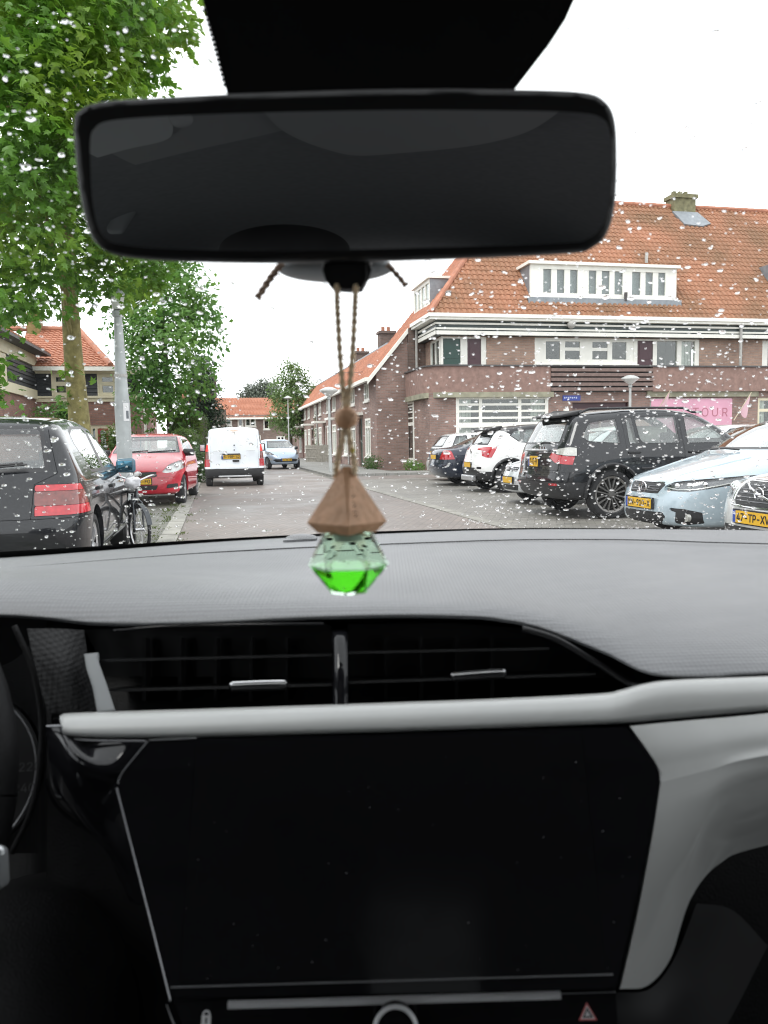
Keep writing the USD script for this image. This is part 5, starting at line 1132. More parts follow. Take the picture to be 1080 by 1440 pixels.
for s in (1, -1):
    hl = {'F': [(s * .36, .595), (s * .62, .585), (s * .70, .61), (s * 1, .74), (s * 1, .80), (s * .72, .735), (s * .42, .69), (s * .34, .64)], 'x0': 1.05}
    v = c.vol(hl); shell = c.skin ^ v
    inner2 = body_solid(sp, .014); lens = shell - inner2; back = shell ^ body_solid(sp, .036)
    c.body = c.body - (v - c.core); c.skin = c.skin - v
    subs = [('lamp_housing', back, M_house_lamp)]
    for y_, z_, r_ in ((.46, .645, .035), (.58, .65, .036), (.68, .665, .032)):
        q = c.surf('x', s * y_, z_, 1); subs.append(('projector', trimesh.creation.icosphere(2, r_).apply_translation(q - V(.04, 0, 0)), M_chrome))
    subs.append(('lamp_strip', tube([c.surf('x', s * y_, z_, 1) - V(.016, 0, 0) for y_, z_ in ((.37, .625), (.5, .607), (.66, .615), (.76, .66), (.82, .70))], .007, 6), M_lens_wh))
    c.pieces.append(('headlamp', lens, M_lens, None, subs))
    c.carve('fog_lamp_recess', {'F': [(s * .52, .24), (s * .60, .22), (s * .69, .24), (s * .69, .36), (s * .60, .40), (s * .44, .41), (s * .44, .39), (s * .53, .36)], 'x0': 1.2}, M_black, .003)
    q = c.surf('x', s * .61, .30, 1); c.extra('fog_lamp', tube([q - V(.03, 0, 0), q + V(.012, 0, 0)], .045, 16), M_lens_wh)
c.carve('grille', {'F': [(-.28, .555), (.28, .555), (.34, .655), (.30, .675), (-.30, .675), (-.34, .655)], 'x0': 1.4}, M_black, .003)
for z in (.585, .61, .635): c.extra('grille_bar', tube([c.surf('x', y, z, 1) + V(.002, 0, 0) for y in np.linspace(-.28, .28, 9)], .006, 5), M_house_lamp)
c.extra('grille_trim', tube([c.surf('x', y, .682, 1) + V(.003, 0, 0) for y in np.linspace(-.31, .31, 9)], .008, 6), M_chrome)
c.carve('lower_grille', {'F': [(-.32, .20), (.32, .20), (.42, .30), (.38, .35), (-.38, .35), (-.42, .30)], 'x0': 1.4}, M_black, .003)
c.badge('F', 0, .615, .075, 'L', .062); c.plate('F', 0, .44, 'KN-910-X')
c.carve('bonnet', {'T': [(.16, -.5), (.16, .5), (1.2, .74), (1.2, -.74)], 'F': [(-.78, .69), (.78, .69), (.8, 1.0), (-.8, 1.0)], 'x0': .9}, None, .0)
c.extra('bonnet_crease', [tube([V(c.X(d), s * (.34 + .2 * (d - .25)), c.surf('x', s * (.34 + .2 * (d - .25)), .5, 1)[2] * 0 + float(np.interp(d, [.2, .8, 1.15], [.745, .905, .985])) - .012 - .05 * ((.34 + .2 * (d - .25)) / .88) ** 2) for d in np.linspace(.3, 1.1, 8)], .012, 6) for s in (1, -1)], None)
c.mirror(1.72, 1.0, .22, .14, None if False else M_black)
c.extra('wiper', [tube([V(c.X(1.24), -.6, 1.02), V(c.X(1.20), -.1, 1.045), V(c.X(1.22), .15, 1.03)], .012, 6)], M_black)
pm = paint('ice_blue', (0.38, 0.455, 0.50), .35, .26); fill(c, pm)
hd = dirn(180 + 1.0)
c.finish(pm, anchor(at(898, 703, 8.95), (2.16, 0), hd), hd, ('multi', 10), M_alloy)

# ---------------------------------------------------------------- silver saloon in the nearest bay, its nose at the picture's right edge
sp = dict(L=4.5, W=1.77, H=1.45, belt=.94, wr=.68, res=.05, rad=.315, arch=.355, axles=(.9, 3.54), cabin=(1.45, 4.1, .45), rim=.215, cf=.24, df=.8, bow_f=.24,
          prof=[(.05, .2), (.0, .32), (.0, .5), (.04, .60), (.08, .72), (.16, .79), (.8, .90), (1.2, .97), (1.35, 1.02), (2.0, 1.37), (2.35, 1.44), (2.8, 1.45), (3.3, 1.40), (3.9, 1.05), (4.4, .98), (4.5, .6), (4.42, .25), (4.2, .2)])
c = Car('parked_car', 'silver car cut off by the right edge, with slanted bar across its dark grille', sp, ROW)
c.window('windscreen', {'F': [(-.68, 1.02), (.68, 1.02), (.56, 1.37), (-.56, 1.37)]}, M_carglass)
for k in 'LR': c.window('side_window', {k: [(1.6, .99), (3.5, 1.0), (3.2, 1.33), (2.2, 1.35)]}, M_carglass_d)
c.carve('grille', {'F': [(-.33, .56), (.33, .56), (.37, .60), (.36, .755), (.33, .775), (-.33, .775), (-.36, .755), (-.37, .60)], 'x0': 1.4}, M_black, .004)
for z in (.60, .635, .67, .705, .74): c.extra('grille_bar', tube([c.surf('x', y, z, 1) + V(.0, 0, 0) for y in np.linspace(-.33, .33, 9)], .006, 5), M_house_lamp)
gpts = [(-.34, .555), (.34, .555), (.38, .60), (.37, .76), (.335, .785), (-.335, .785), (-.37, .76), (-.38, .60), (-.34, .555)]
c.extra('grille_frame', tube([c.surf('x', y, z, 1) + V(.006, 0, 0) for y, z in spline(gpts[:-1], 50, True)] + [c.surf('x', -.34, .555, 1) + V(.006, 0, 0)], .011, 8), M_chrome)
c.extra('grille_slash', tube([c.surf('x', y, z, 1) + V(.012, 0, 0) for y, z in zip(np.linspace(.34, -.34, 9), np.linspace(.57, .77, 9))], .010, 8), M_chrome)
c.badge('F', 0, .67, .06, 'arrow', .055); c.plate('F', 0.0, .46, '47-TP-XV')
for s in (1, -1):
    c.lamp({'F': [(s * .42, .60), (s * .62, .59), (s * 1, .66), (s * 1, .80), (s * .7, .79), (s * .44, .77)], 'x0': 1.1}, s, [(.52, .69, .06), (.66, .70, .06)])
c.carve('lower_grille', {'F': [(-.5, .25), (.5, .25), (.55, .37), (-.55, .37)], 'x0': 1.4}, M_black, .003)
c.mirror(1.62, 1.0, .2, .14, M_black)
pm = paint('silver', (0.60, 0.61, 0.60), .5, .27); fill(c, pm)
hd = dirn(180 - 2)
c.finish(pm, anchor(at(1058, 718, 6.75), (2.25, 0), hd), hd, ('multi', 7), M_alloy)

# ---------------------------------------------------------------- little silver car, nose towards the street
sp = dict(L=3.72, W=1.585, H=1.43, belt=.92, wr=.70, res=.055, rad=.28, arch=.32, axles=(.72, 3.08), cabin=(1.2, 3.5, .45), rim=.19, cf=.24, bow_f=.2,
          prof=[(.05, .19), (.0, .30), (.0, .48), (.05, .55), (.08, .68), (.18, .76), (.6, .86), (1.0, .93), (1.12, .99), (1.65, 1.34), (1.95, 1.42), (2.4, 1.43), (3.0, 1.40), (3.4, 1.2), (3.6, .9), (3.72, .5), (3.65, .2)])
c = Car('parked_car', 'little silver car with round headlamps, nose out between white crossover and black off-roader', sp, ROW)
c.window('windscreen', {'F': [(-.62, .99), (.62, .99), (.52, 1.34), (-.52, 1.34)]}, M_carglass)
for k in 'LR': c.window('side_window', {k: [(1.35, .96), (3.1, .98), (2.9, 1.32), (1.85, 1.34)]}, M_carglass_d)
for s in (1, -1):
    a = np.linspace(0, 2 * np.pi, 17)[:-1]; c.carve('headlamp', {'F': [(s * (.53 + .15 * math.cos(t)), .66 + .10 * math.sin(t)) for t in a], 'x0': 1.0}, M_lens_wh, .004) if False else c.lamp({'F': [(s * (.53 + .15 * math.cos(t)), .66 + .10 * math.sin(t)) for t in a], 'x0': 1.0}, s, [(.53, .66, .07), (.63, .66, .03)], None, mat('lamp_silver', (.6, .6, .58), .3, .5))
    c.carve('bumper_strip', {'F': [(s * .36, .445), (s * 1, .445), (s * 1, .49), (s * .36, .49)], 'x0': .95}, M_black, .0)
    c.carve('grille', {'F': [(s * .03, .61), (s * .27, .615), (s * .28, .69), (s * .03, .70)], 'x0': 1.2}, M_black, .003)
    for z in (.635, .665): c.extra('grille_bar', tube([c.surf('x', s * y, z, 1) + V(.002, 0, 0) for y in np.linspace(.04, .26, 5)], .005, 5), M_chrome)
c.carve('lower_grille', {'F': [(-.36, .27), (.36, .27), (.42, .37), (-.42, .37)], 'x0': 1.2}, M_black, .003)
c.plate('F', 0, .455, '', w=.5); c.badge('F', 0, .66, .035, 'disc')
pm = paint('silver_grey', (0.5, 0.52, 0.53), .45, .28); fill(c, pm)
hd = dirn(180)
c.finish(pm, anchor(at(713, 677, 14.4), (1.86, 0), hd), hd, ('wide', 6), M_alloy)

# ---------------------------------------------------------------- white crossover with black roof
sp = dict(L=4.2, W=1.79, H=1.57, belt=1.04, wr=.70, res=.055, rad=.345, arch=.40, axles=(.86, 3.46), cabin=(1.3, 3.9, .55), rim=.24, cf=.25, cr=.16, dr=.55, bow_r=.16, zm=.66, tuck=.08,
          prof=[(.06, .25), (.0, .45), (.02, .7), (.2, .92), (.8, 1.05), (1.1, 1.1), (1.8, 1.49), (2.2, 1.565), (2.8, 1.565), (3.4, 1.50), (3.72, 1.44), (3.9, 1.2), (4.02, 1.06), (4.1, .98), (4.12, .78), (4.2, .66), (4.19, .45), (4.1, .3), (3.9, .25)])
c = Car('parked_car', 'white crossover with black roof and red boomerang lamps, tail towards the street', sp, ROW)
c.window('rear_window', {'B': [(-.62, 1.09), (.62, 1.09), (.52, 1.39), (-.52, 1.39)], 'x1': -1.4}, M_carglass_d, .04)
for k in 'LR':
    c.window('side_window', {k: [(1.6, 1.08), (2.5, 1.09), (2.48, 1.48), (2.2, 1.47), (1.95, 1.36)]}, M_carglass_d)
    c.window('side_window', {k: [(2.58, 1.09), (3.2, 1.14), (3.42, 1.3), (3.3, 1.42), (2.56, 1.48)]}, M_carglass_d)
    c.carve('roof_panel', {k: [(1.22, 1.10), (2.6, 1.115), (3.05, 1.15), (3.4, 1.33), (3.6, 1.43), (3.9, 1.6), (3.0, 1.8), (1.6, 1.8), (1.2, 1.2)]}, M_trim, .003)
    c.carve('door', {k: [(1.4, .42), (2.54, .42), (2.54, 1.5), (2.0, 1.46), (1.55, 1.2), (1.4, 1.06)]}, None, .003)
for s in (1, -1):
    c.carve('tail_lamp', {'B': [(s * .28, .99), (s * .52, .97), (s * .60, .85), (s * .78, .80), (s * 1, .84), (s * 1, 1.06), (s * .6, 1.05), (s * .3, 1.035)], 'S': [(3.72, 1.08), (3.9, .78), (4.5, .78), (4.5, 1.1)], 'x1': -1.2}, M_lens_red, .003)
    c.carve('reflector', {'B': [(s * .5, .55), (s * .68, .55), (s * .68, .60), (s * .5, .60)], 'x1': -1.4}, M_black, .002)
c.carve('lower_cladding', {'B': [(-1.2, .2), (1.2, .2), (1.2, .48), (.55, .50), (.4, .58), (-.4, .58), (-.55, .50), (-1.2, .48)], 'x1': -1.5}, M_black, .003)
c.extra('skid_plate', rbox(-2.12, -2.0, -.4, .4, .27, .40, .03), M_alloy)
c.extra('spoiler', tmesh(m3.Manifold.batch_hull([m3.Manifold.sphere(.025, 10).translate(q) for q in ((-1.45, -.55, 1.50), (-1.45, .55, 1.50), (-1.78, -.5, 1.435), (-1.78, .5, 1.435), (-1.5, -.52, 1.45), (-1.5, .52, 1.45))])), M_trim)
c.plate('B', 0, .64, '', w=.5); c.extra('rear_wiper', tube([V(-1.86, 0, 1.11), V(-1.83, -.3, 1.15)], .013, 6), M_black)
c.badge('B', 0, .95, .06, 'disc')
for s in (1, -1): c.extra('wheel_arch_lip', [tube([c.surf('y', c.X(3.46) + .42 * math.cos(t), .36 + .42 * math.sin(t), s) + V(0, s * .005, 0) for t in np.linspace(-.1, math.pi + .1, 20)], .03, 6)], M_black)
pm = paint('pearl_white', (0.72, 0.72, 0.71), rough=.28); fill(c, pm)
hd = dirn(0)
c.finish(pm, anchor(at(657, 660, 18.1), (-2.09, 0), hd), hd, ('wide', 5), M_alloy_d)

# ---------------------------------------------------------------- dark blue saloon
sp = dict(L=4.6, W=1.81, H=1.43, belt=.95, wr=.67, res=.06, rad=.32, arch=.36, axles=(.92, 3.64), cabin=(1.5, 4.0, .45), rim=.215, cf=.25, cr=.14, dr=.6, bow_r=.14,
          prof=[(.05, .2), (.0, .35), (.02, .6), (.15, .74), (.8, .88), (1.3, .98), (1.45, 1.03), (2.1, 1.36), (2.5, 1.43), (2.9, 1.425), (3.3, 1.33), (3.95, 1.06), (4.3, 1.02), (4.5, .99), (4.53, .9), (4.55, .66), (4.6, .6), (4.58, .4), (4.5, .25), (4.3, .2)])
c = Car('parked_car', 'dark blue saloon in the right row, its tail with big red lamps', sp, ROW)
c.window('rear_window', {'B': [(-.58, 1.07), (.58, 1.07), (.5, 1.34), (-.5, 1.34)], 'x1': -.9}, M_carglass)
for k in 'LR': c.window('side_window', {k: [(1.75, .99), (3.6, 1.01), (3.2, 1.32), (2.6, 1.35), (2.25, 1.32)]}, M_carglass_d)
for s in (1, -1): c.carve('tail_lamp', {'B': [(s * .45, .72), (s * 1, .70), (s * 1, .96), (s * .55, .96)], 'S': [(4.28, .95), (4.2, .72), (4.8, .7), (4.8, 1.0)], 'x1': -1.4}, M_lens_red, .003)
c.carve('rear_bumper', {'B': [(-1, .2), (1, .2), (1, .62), (-1, .62)], 'x1': -1.7}, None, .004)
c.carve('lower_strip', {'B': [(-1, .2), (1, .2), (1, .33), (-1, .33)], 'x1': -1.7}, M_black, .0)
c.plate('B', 0, .78, '')
pm = paint('night_blue', (0.018, 0.023, 0.036), .35, .25); fill(c, pm)
hd = dirn(0)
c.finish(pm, anchor(at(607, 650, 21.0), (-2.3, 0), hd), hd, ('wide', 6), M_alloy)

# ---------------------------------------------------------------- silver estate, last of the row
sp = dict(L=4.55, W=1.76, H=1.47, belt=.97, wr=.70, res=.065, rad=.31, arch=.35, axles=(.9, 3.55), cabin=(1.4, 4.3, .45), rim=.205, cf=.25, cr=.1, dr=.5, bow_r=.1,
          prof=[(.05, .2), (.0, .35), (.02, .62), (.15, .75), (.8, .9), (1.25, .99), (1.4, 1.04), (2.0, 1.39), (2.4, 1.46), (3.0, 1.47), (3.9, 1.44), (4.1, 1.4), (4.3, 1.12), (4.42, .98), (4.46, .7), (4.55, .6), (4.52, .3), (4.4, .2)])
c = Car('parked_car', 'silver estate car, farthest in the right row, half hidden by the dark blue saloon', sp, ROW)
c.window('rear_window', {'B': [(-.58, 1.03), (.58, 1.03), (.5, 1.37), (-.5, 1.37)], 'x1': -1.4}, M_carglass, .04)
for k in 'LR':
    c.window('side_window', {k: [(1.65, 1.02), (2.6, 1.03), (2.58, 1.385), (2.3, 1.37)]}, M_carglass_d); c.window('side_window', {k: [(2.7, 1.03), (3.4, 1.04), (3.42, 1.38), (2.68, 1.385)]}, M_carglass_d); c.window('side_window', {k: [(3.55, 1.05), (4.05, 1.08), (3.9, 1.35), (3.56, 1.375)]}, M_carglass_d)
for s in (1, -1): c.carve('tail_lamp', {'B': [(s * .6, .72), (s * 1, .72), (s * 1, 1.0), (s * .66, 1.0)], 'x1': -1.95}, M_lens_red, .003)
c.carve('rear_bumper', {'B': [(-1, .2), (1, .2), (1, .6), (-1, .6)], 'x1': -1.7}, M_pipe, .004)
c.carve('tailgate', {'B': [(-.6, .63), (.6, .63), (.6, .99), (-.6, .99)], 'x1': -1.7}, M_black, .004)
c.plate('B', 0, .84, '')
pm = paint('warm_silver', (0.55, 0.56, 0.55), .4, .28); fill(c, pm)
hd = dirn(0)
c.finish(pm, anchor(at(605, 646, 23.6), (-2.25, 0), hd), hd, ('wide', 6), M_alloy)

# ---------------------------------------------------------------- two cars farther right, only their roofs in view
sp = dict(L=4.2, W=1.75, H=1.46, belt=.97, wr=.70, res=.075, rad=.31, arch=.35, axles=(.85, 3.4), cabin=(1.3, 3.95, .45), rim=.205,
          prof=[(.05, .2), (.0, .35), (.02, .62), (.15, .75), (.7, .9), (1.1, 1.0), (1.8, 1.4), (2.2, 1.46), (3.0, 1.46), (3.6, 1.38), (3.95, 1.05), (4.15, .9), (4.2, .6), (4.1, .2)])
for nm, col, (px, py, Y), ang_, lb in (('ash_silver', (0.5, 0.51, 0.52), (990, 600, 17.2), 180, 'silver hatchback whose roof and windscreen show beyond the black off-roader'),
                                ('chalk_white', (0.66, 0.67, 0.67), (1062, 604, 15.6), 180, 'whitish car whose roof shows above the pale blue hatchback at the right edge')):
    c = Car('parked_car', lb, sp, ROW)
    c.window('windscreen', {'F': [(-.66, 1.02), (.66, 1.02), (.54, 1.39), (-.54, 1.39)]}, M_carglass)
    c.window('rear_window', {'B': [(-.56, 1.05), (.56, 1.05), (.5, 1.36), (-.5, 1.36)], 'x1': -1.1}, M_carglass)
    for k in 'LR': c.window('side_window', {k: [(1.5, 1.01), (2.4, 1.02), (2.38, 1.38), (2.1, 1.36)]}, M_carglass_d); c.window('side_window', {k: [(2.48, 1.02), (3.4, 1.05), (3.2, 1.33), (2.46, 1.38)]}, M_carglass_d)
    for s in (1, -1): c.carve('headlamp', {'F': [(s * .45, .62), (s * 1, .64), (s * 1, .80), (s * .6, .76)], 'x0': 1.1}, M_lens_wh, .004)
    c.carve('grille', {'F': [(-.35, .5), (.35, .5), (.35, .62), (-.35, .62)], 'x0': 1.2}, M_black, .003); c.mirror(1.45, 1.03, .2, .14, M_black)
    pm = paint(nm, col, .4, .28); fill(c, pm); hd = dirn(ang_)
    c.finish(pm, anchor(at(px, py, Y), (0.2, 0), hd), hd, ('wide', 6), M_alloy)
# ------------------------------------------------------------------ trees, hedges, shrubs
def star_leaf():
    """five-pointed maple-like leaf, unit size, in the xy plane, stalk at the origin pointing to -y"""
    a = np.radians([-150, -118, -60, -30, 20, 52, 90, 128, 160, 210, 240, 298]); 
    tips = [(0, .0), (.32, .02), (.52, .22), (.30, .34), (.55, .62), (.2, .55), (0, 1.0), (-.2, .55), (-.55, .62), (-.30, .34), (-.52, .22), (-.32, .02)]
    v = np.array([(0, .3, .05)] + [(x, y, -.12 * abs(x) - .08 * y * y) for x, y in tips]); n = len(tips)
    return v, np.array([[0, 1 + i, 1 + (i + 1) % n] for i in range(n)])
def oval_leaf():
    v = np.array([(0, 0, 0), (.26, .4, -.03), (0, 1, -.1), (-.26, .4, -.03), (0, .45, .05)]); return v, np.array([[0, 1, 4], [1, 2, 4], [2, 3, 4], [3, 0, 4]])
def leaves(centers, normals, size, rg, shape, droop=0.5):
    v, f = shape; n = len(centers)
    sz = size * rg.uniform(.65, 1.2, n)
    N = normals / np.linalg.norm(normals, axis=1)[:, None]
    D = rg.normal(0, 1, (n, 3)) * .6 + np.array([0, 0, -droop]) + N * .5; D -= N * (D * N).sum(1)[:, None] * .75; D /= np.linalg.norm(D, axis=1)[:, None]
    X = np.cross(D, N); X /= np.linalg.norm(X, axis=1)[:, None] + 1e-9; Z = np.cross(X, D)
    q = centers[:, None] + sz[:, None, None] * (v[None, :, :1] * X[:, None] + v[None, :, 1:2] * D[:, None] + v[None, :, 2:] * Z[:, None])
    F = f[None] + (np.arange(n) * len(v))[:, None, None]
    return q, F
def crown(blobs, density, size, seed, shape, shell=.55, droop=.6):
    """leaves on sprays through a set of balls (world centre, radius): twig points first, a handful of leaves round each"""
    rg = np.random.default_rng(seed); C, Nn = [], []
    for c, r in blobs:
        k = max(4, int(density * r * r)); d = rg.normal(0, 1, (k, 3)); d /= np.linalg.norm(d, axis=1)[:, None]
        rad = r * (shell + (1.12 - shell) * rg.random(k) ** .7)
        tw = np.asarray(c) + d * rad[:, None] * np.array([1, 1, .85])
        m_ = rg.integers(4, 9, k); ii = np.repeat(np.arange(k), m_)
        C.append(tw[ii] + rg.normal(0, size * .9, (len(ii), 3)) * np.array([1, 1, .8])); Nn.append(d[ii] * .5 + rg.normal(0, .45, (len(ii), 3)) + np.array([0, 0, .75]))
    return leaves(np.vstack(C), np.vstack(Nn), size, rg, shape, droop)
def tree(name, label, blobs, trunk, r0, r1, leafmat, barkmat, density, size, seed, shape, singles=0, limbs=14, cat='tree', group=None, shell=.55):
    """trunk = world points from the ground up"""
    root = thing(name, label, cat, (0, 0, 0), 0, group)
    tr = spline(trunk, 24); rad = np.linspace(1, 0, 24) ** .8 * (r0 - r1) + r1; rad[0] *= 1.35; rad[1] *= 1.12
    part(root, 'trunk', tube(tr, rad, 14), barkmat, smooth=60)
    rg = random.Random(seed); bl = sorted(blobs, key=lambda b: -b[1])[:limbs]
    for c, r in bl:
        j = rg.randint(int(24 * .45), 23); a = tr[j]; c = np.asarray(c)
        if np.linalg.norm(c - a) < .3: continue
        m_ = a + (c - a) * .5 + V(0, 0, .12 * np.linalg.norm(c - a)); part(root, 'limb', tube(spline([a, m_, c], 9), np.linspace(max(r1 * .55, .02), .012, 9), 6), barkmat)
    q, F = crown(blobs, density, size, seed, shape, shell)
    if singles:
        d = np.linalg.norm(q.mean(1) - EYE, axis=1); pr = (q.mean(1) - EYE) @ FW; 
        scr = (q.mean(1) - EYE) @ RT / pr * FPX + 540; ok = (scr > 0) & (scr < 300); order = np.argsort(np.where(ok, d, 1e9))[:singles]; rest = np.setdiff1d(np.arange(len(q)), order)
        for i in order: part(root, 'leaf', trimesh.Trimesh(q[i], shape[1], process=False), leafmat)
        q = q[rest]; F = shape[1][None] + (np.arange(len(q)) * len(shape[0]))[:, None, None]
    part(root, 'crown', trimesh.Trimesh(q.reshape(-1, 3), F.reshape(-1, 3), process=False), leafmat, kind='stuff')
    return root
M_bark = mat('bark_mossy', (0.21, 0.18, 0.07), 0.9, var=0.4, vscale=7, bump=0.8, bscale=25)
M_bark2 = mat('bark_grey', (0.09, 0.075, 0.055), 0.9, var=0.35, vscale=8, bump=0.6, bscale=25)
M_leafA = leaf_mat('maple_leaf', (0.10, 0.23, 0.025), (0.56, 0.66, 0.065), 0.5, 0.9)
M_leafB = leaf_mat('tree_leaf', (0.08, 0.2, 0.035), (0.42, 0.6, 0.11), 0.5, 0.5)
M_leafC = leaf_mat('conifer_leaf', (0.02, 0.045, 0.018), (0.06, 0.11, 0.045), 0.2, 0.6)
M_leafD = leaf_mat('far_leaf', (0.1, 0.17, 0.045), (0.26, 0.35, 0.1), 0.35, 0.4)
M_leafH = leaf_mat('hedge_leaf', (0.06, 0.12, 0.015), (0.32, 0.4, 0.06), 0.35, 1.2)
STAR, OVAL = star_leaf(), oval_leaf()
B = lambda px, py, Y, r: (at(px, py, Y), r)
near = [B(40, 40, 11.5, 1.1), B(140, 20, 12, 1.0), B(225, 10, 12.5, .55), B(248, 55, 12.6, .3), B(218, 92, 12.6, .26), B(100, 120, 11.8, 1.0), B(10, 150, 11.2, 1.0), B(150, 75, 12.4, .6), B(120, 225, 11.8, .75), B(40, 230, 11.2, .9), B(30, 320, 11.4, .8), B(110, 320, 12.4, .7),
        B(170, 210, 13, .9), B(170, 330, 13.2, .8), B(60, 400, 12.2, .55), B(0, 410, 11.4, .6), B(130, 400, 13, .45), B(190, 390, 13.6, .45), B(225, 372, 13.8, .35), B(20, 445, 12, .32), B(-80, 300, 12, 1.3), B(-90, 80, 12, 1.4), B(60, -90, 12, 1.4), B(190, -70, 13, 1.1), B(90, 200, 14.5, 1.4), B(60, 330, 14.5, 1.2), B(120, 60, 14.5, 1.4), B(210, 280, 14.5, .9),
        B(166, 410, 12.5, .28), B(95, 523, 13.9, .1), B(92, 560, 13.9, .08), B(-20, 520, 12.0, .35), B(0, 562, 12.2, .22)]
tree('street_tree', 'tall tree at the upper left with star-shaped leaves and leaning mossy trunk', near, [gr(120, 715) * 0 + at(118, 722, 14.0) * V(1, 1, 0), at(112, 600, 14.0), at(103, 500, 14.0), at(96, 380, 14.0), at(90, 230, 14.0), at(88, 80, 14)], .21, .07, M_leafA, M_bark, 128, .145, 3, STAR, singles=300)
mid = [B(225, 420, 30, 1.5), B(196, 392, 30, .9), B(262, 405, 30, .9), B(196, 455, 29, .8), B(275, 455, 30, .95), B(230, 480, 28.5, 1.5), B(205, 520, 29, .8), B(255, 525, 29.5, 1.2), B(215, 560, 29, 1.1), B(185, 400, 30, .5), B(240, 570, 30, .8), B(286, 430, 31, .45), B(294, 478, 31, .4), B(200, 490, 30, .6), B(215, 370, 31, .9), B(250, 372, 31, .6), B(215, 555, 30, .6), B(205, 330, 31, 1.2), B(250, 345, 31, .6)]
tree('street_tree', 'dense dark green tree behind the red car, its crown right of the grey lamp post', mid, [at(240, 660, 30.5) * V(1, 1, 0), at(240, 600, 30.5), at(232, 500, 30), at(225, 400, 30)], .17, .06, M_leafB, M_bark2, 92, .26, 5, OVAL)
con = []
for i, y in enumerate(np.linspace(505, 612, 9)):
    wd = 8 + 26 * (i / 8) ** .8; con += [B(283 + k * wd * .45, y + abs(k) * 3, 34 + .3 * k, .22 + .03 * i) for k in (-1.6, -.8, 0, .8, 1.6)]
tree('conifer', 'narrow conifer with drooping branches right of the dense tree', con, [at(286, 655, 34) * V(1, 1, 0), at(285, 580, 34), at(283, 500, 34)], .1, .02, M_leafC, M_bark2, 330, .14, 9, OVAL, limbs=20)
far = [B(412, 528, 62, 1.02), B(400, 548, 62, 1.19), B(423, 548, 62, 1.10), B(410, 570, 61, 1.44), B(428, 575, 62, 0.68), B(397, 590, 62, 1.02), B(418, 598, 61, 1.02), B(408, 515, 62, 0.51), B(392, 560, 62, 0.59)]
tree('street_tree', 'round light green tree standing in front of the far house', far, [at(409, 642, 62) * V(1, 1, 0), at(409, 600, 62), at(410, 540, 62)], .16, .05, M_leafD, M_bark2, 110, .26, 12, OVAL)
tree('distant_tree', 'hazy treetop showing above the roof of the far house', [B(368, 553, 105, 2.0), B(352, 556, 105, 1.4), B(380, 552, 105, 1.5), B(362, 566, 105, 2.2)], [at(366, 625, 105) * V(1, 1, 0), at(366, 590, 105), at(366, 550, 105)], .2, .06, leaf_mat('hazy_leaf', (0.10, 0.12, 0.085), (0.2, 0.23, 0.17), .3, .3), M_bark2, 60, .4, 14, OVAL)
def hedge(name, label, blobs_fn, seed, leafmat, n, size, cat='hedge', core=None):
    root = thing(name, label, cat); rg = np.random.default_rng(seed); c, nn = blobs_fn(rg, n)
    q, F = leaves(c, nn + rg.normal(0, .35, c.shape), size, rg, OVAL, .1); part(root, 'foliage', trimesh.Trimesh(q.reshape(-1, 3), F.reshape(-1, 3), process=False), leafmat, kind='stuff')
    if core is not None: part(root, 'branches', core, M_bark2)
def arch_box(x0, x1, ztop, px_y, Y, depth):
    """round-topped clipped hedge between two picture columns at depth Y"""
    a, b = at(x0, 640, Y), at(x1, 640, Y); w = (b[0] - a[0]) / 2; cx = (a[0] + b[0]) / 2; H_ = at(x0, ztop, Y)[2]; rr_ = w * .85
    def f(rg, n):
        u = rg.uniform(-1, 1, n); per = rg.random(n); z = np.where(per < .68, rg.uniform(0, H_ - rr_, n), 0); th = rg.uniform(0, np.pi, n)
        x = np.where(per < .68, np.where(rg.random(n) < .5, -w, w), w * np.cos(th)); zz_ = np.where(per < .68, z, H_ - rr_ + rr_ * np.sin(th)); y = Y + u * depth
        nx = np.where(per < .68, np.sign(x), np.cos(th)); nz = np.where(per < .68, 0, np.sin(th))
        front = rg.random(n) < .55; xf = rg.uniform(-1, 1, n) * w; top = H_ - rr_ + rr_ * np.sqrt(np.maximum(0, 1 - (xf / w) ** 2)); zf = rg.random(n) * top
        x = np.where(front, xf, x); zz_ = np.where(front, zf, zz_); y = np.where(front, Y - depth, y)
        return np.stack([cx + x, y, zz_], 1) + rg.normal(0, .03, (n, 3)), np.stack([np.where(front, 0, nx), np.where(front, -1, 0), np.where(front, 0.2, nz)], 1)
    ths = np.linspace(0, np.pi, 13); poly = [(cx - w * .9, 0)] + [(cx + w * .9 * -math.cos(t), H_ - rr_ + (rr_ - .06) * math.sin(t)) for t in ths] + [(cx + w * .9, 0)]
    return f, tmesh(prism(Polygon(poly), 'y', Y - depth * .9, Y + depth * .9))
f_, core = arch_box(249, 290, 578, 0, 31, .7); hedge('clipped_hedge', 'tall round-topped clipped hedge left of the white van', f_, 3, M_leafH, 5200, .1, core=core)
f_, core = arch_box(244, 280, 604, 0, 28.5, .5); hedge('clipped_hedge', 'lower round-topped hedge in front of the tall clipped one', f_, 4, M_leafH, 3600, .09, core=core)
def ball(list_): 
    def f(rg, n):
        C, Nn = [], []
        for c, r in list_:
            k = n // len(list_); d = rg.normal(0, 1, (k, 3)); d /= np.linalg.norm(d, axis=1)[:, None]; C.append(np.asarray(c) + d * r * rg.uniform(.5, 1.05, (k, 1))); Nn.append(d + V(0, 0, .4))
        return np.vstack(C), np.vstack(Nn)
    return f
hedge('shrub', 'loose garden shrub below the clipped hedges beside the red car', ball([B(276, 648, 25.5, .45), B(282, 640, 26, .4), B(268, 655, 25, .35), B(281, 668, 25, .35), B(272, 632, 26.5, .3)]), 6, leaf_mat('shrub_leaf', (0.04, 0.08, 0.02), (0.13, 0.17, 0.06), .35, 1.5), 1500, .11, 'shrub')
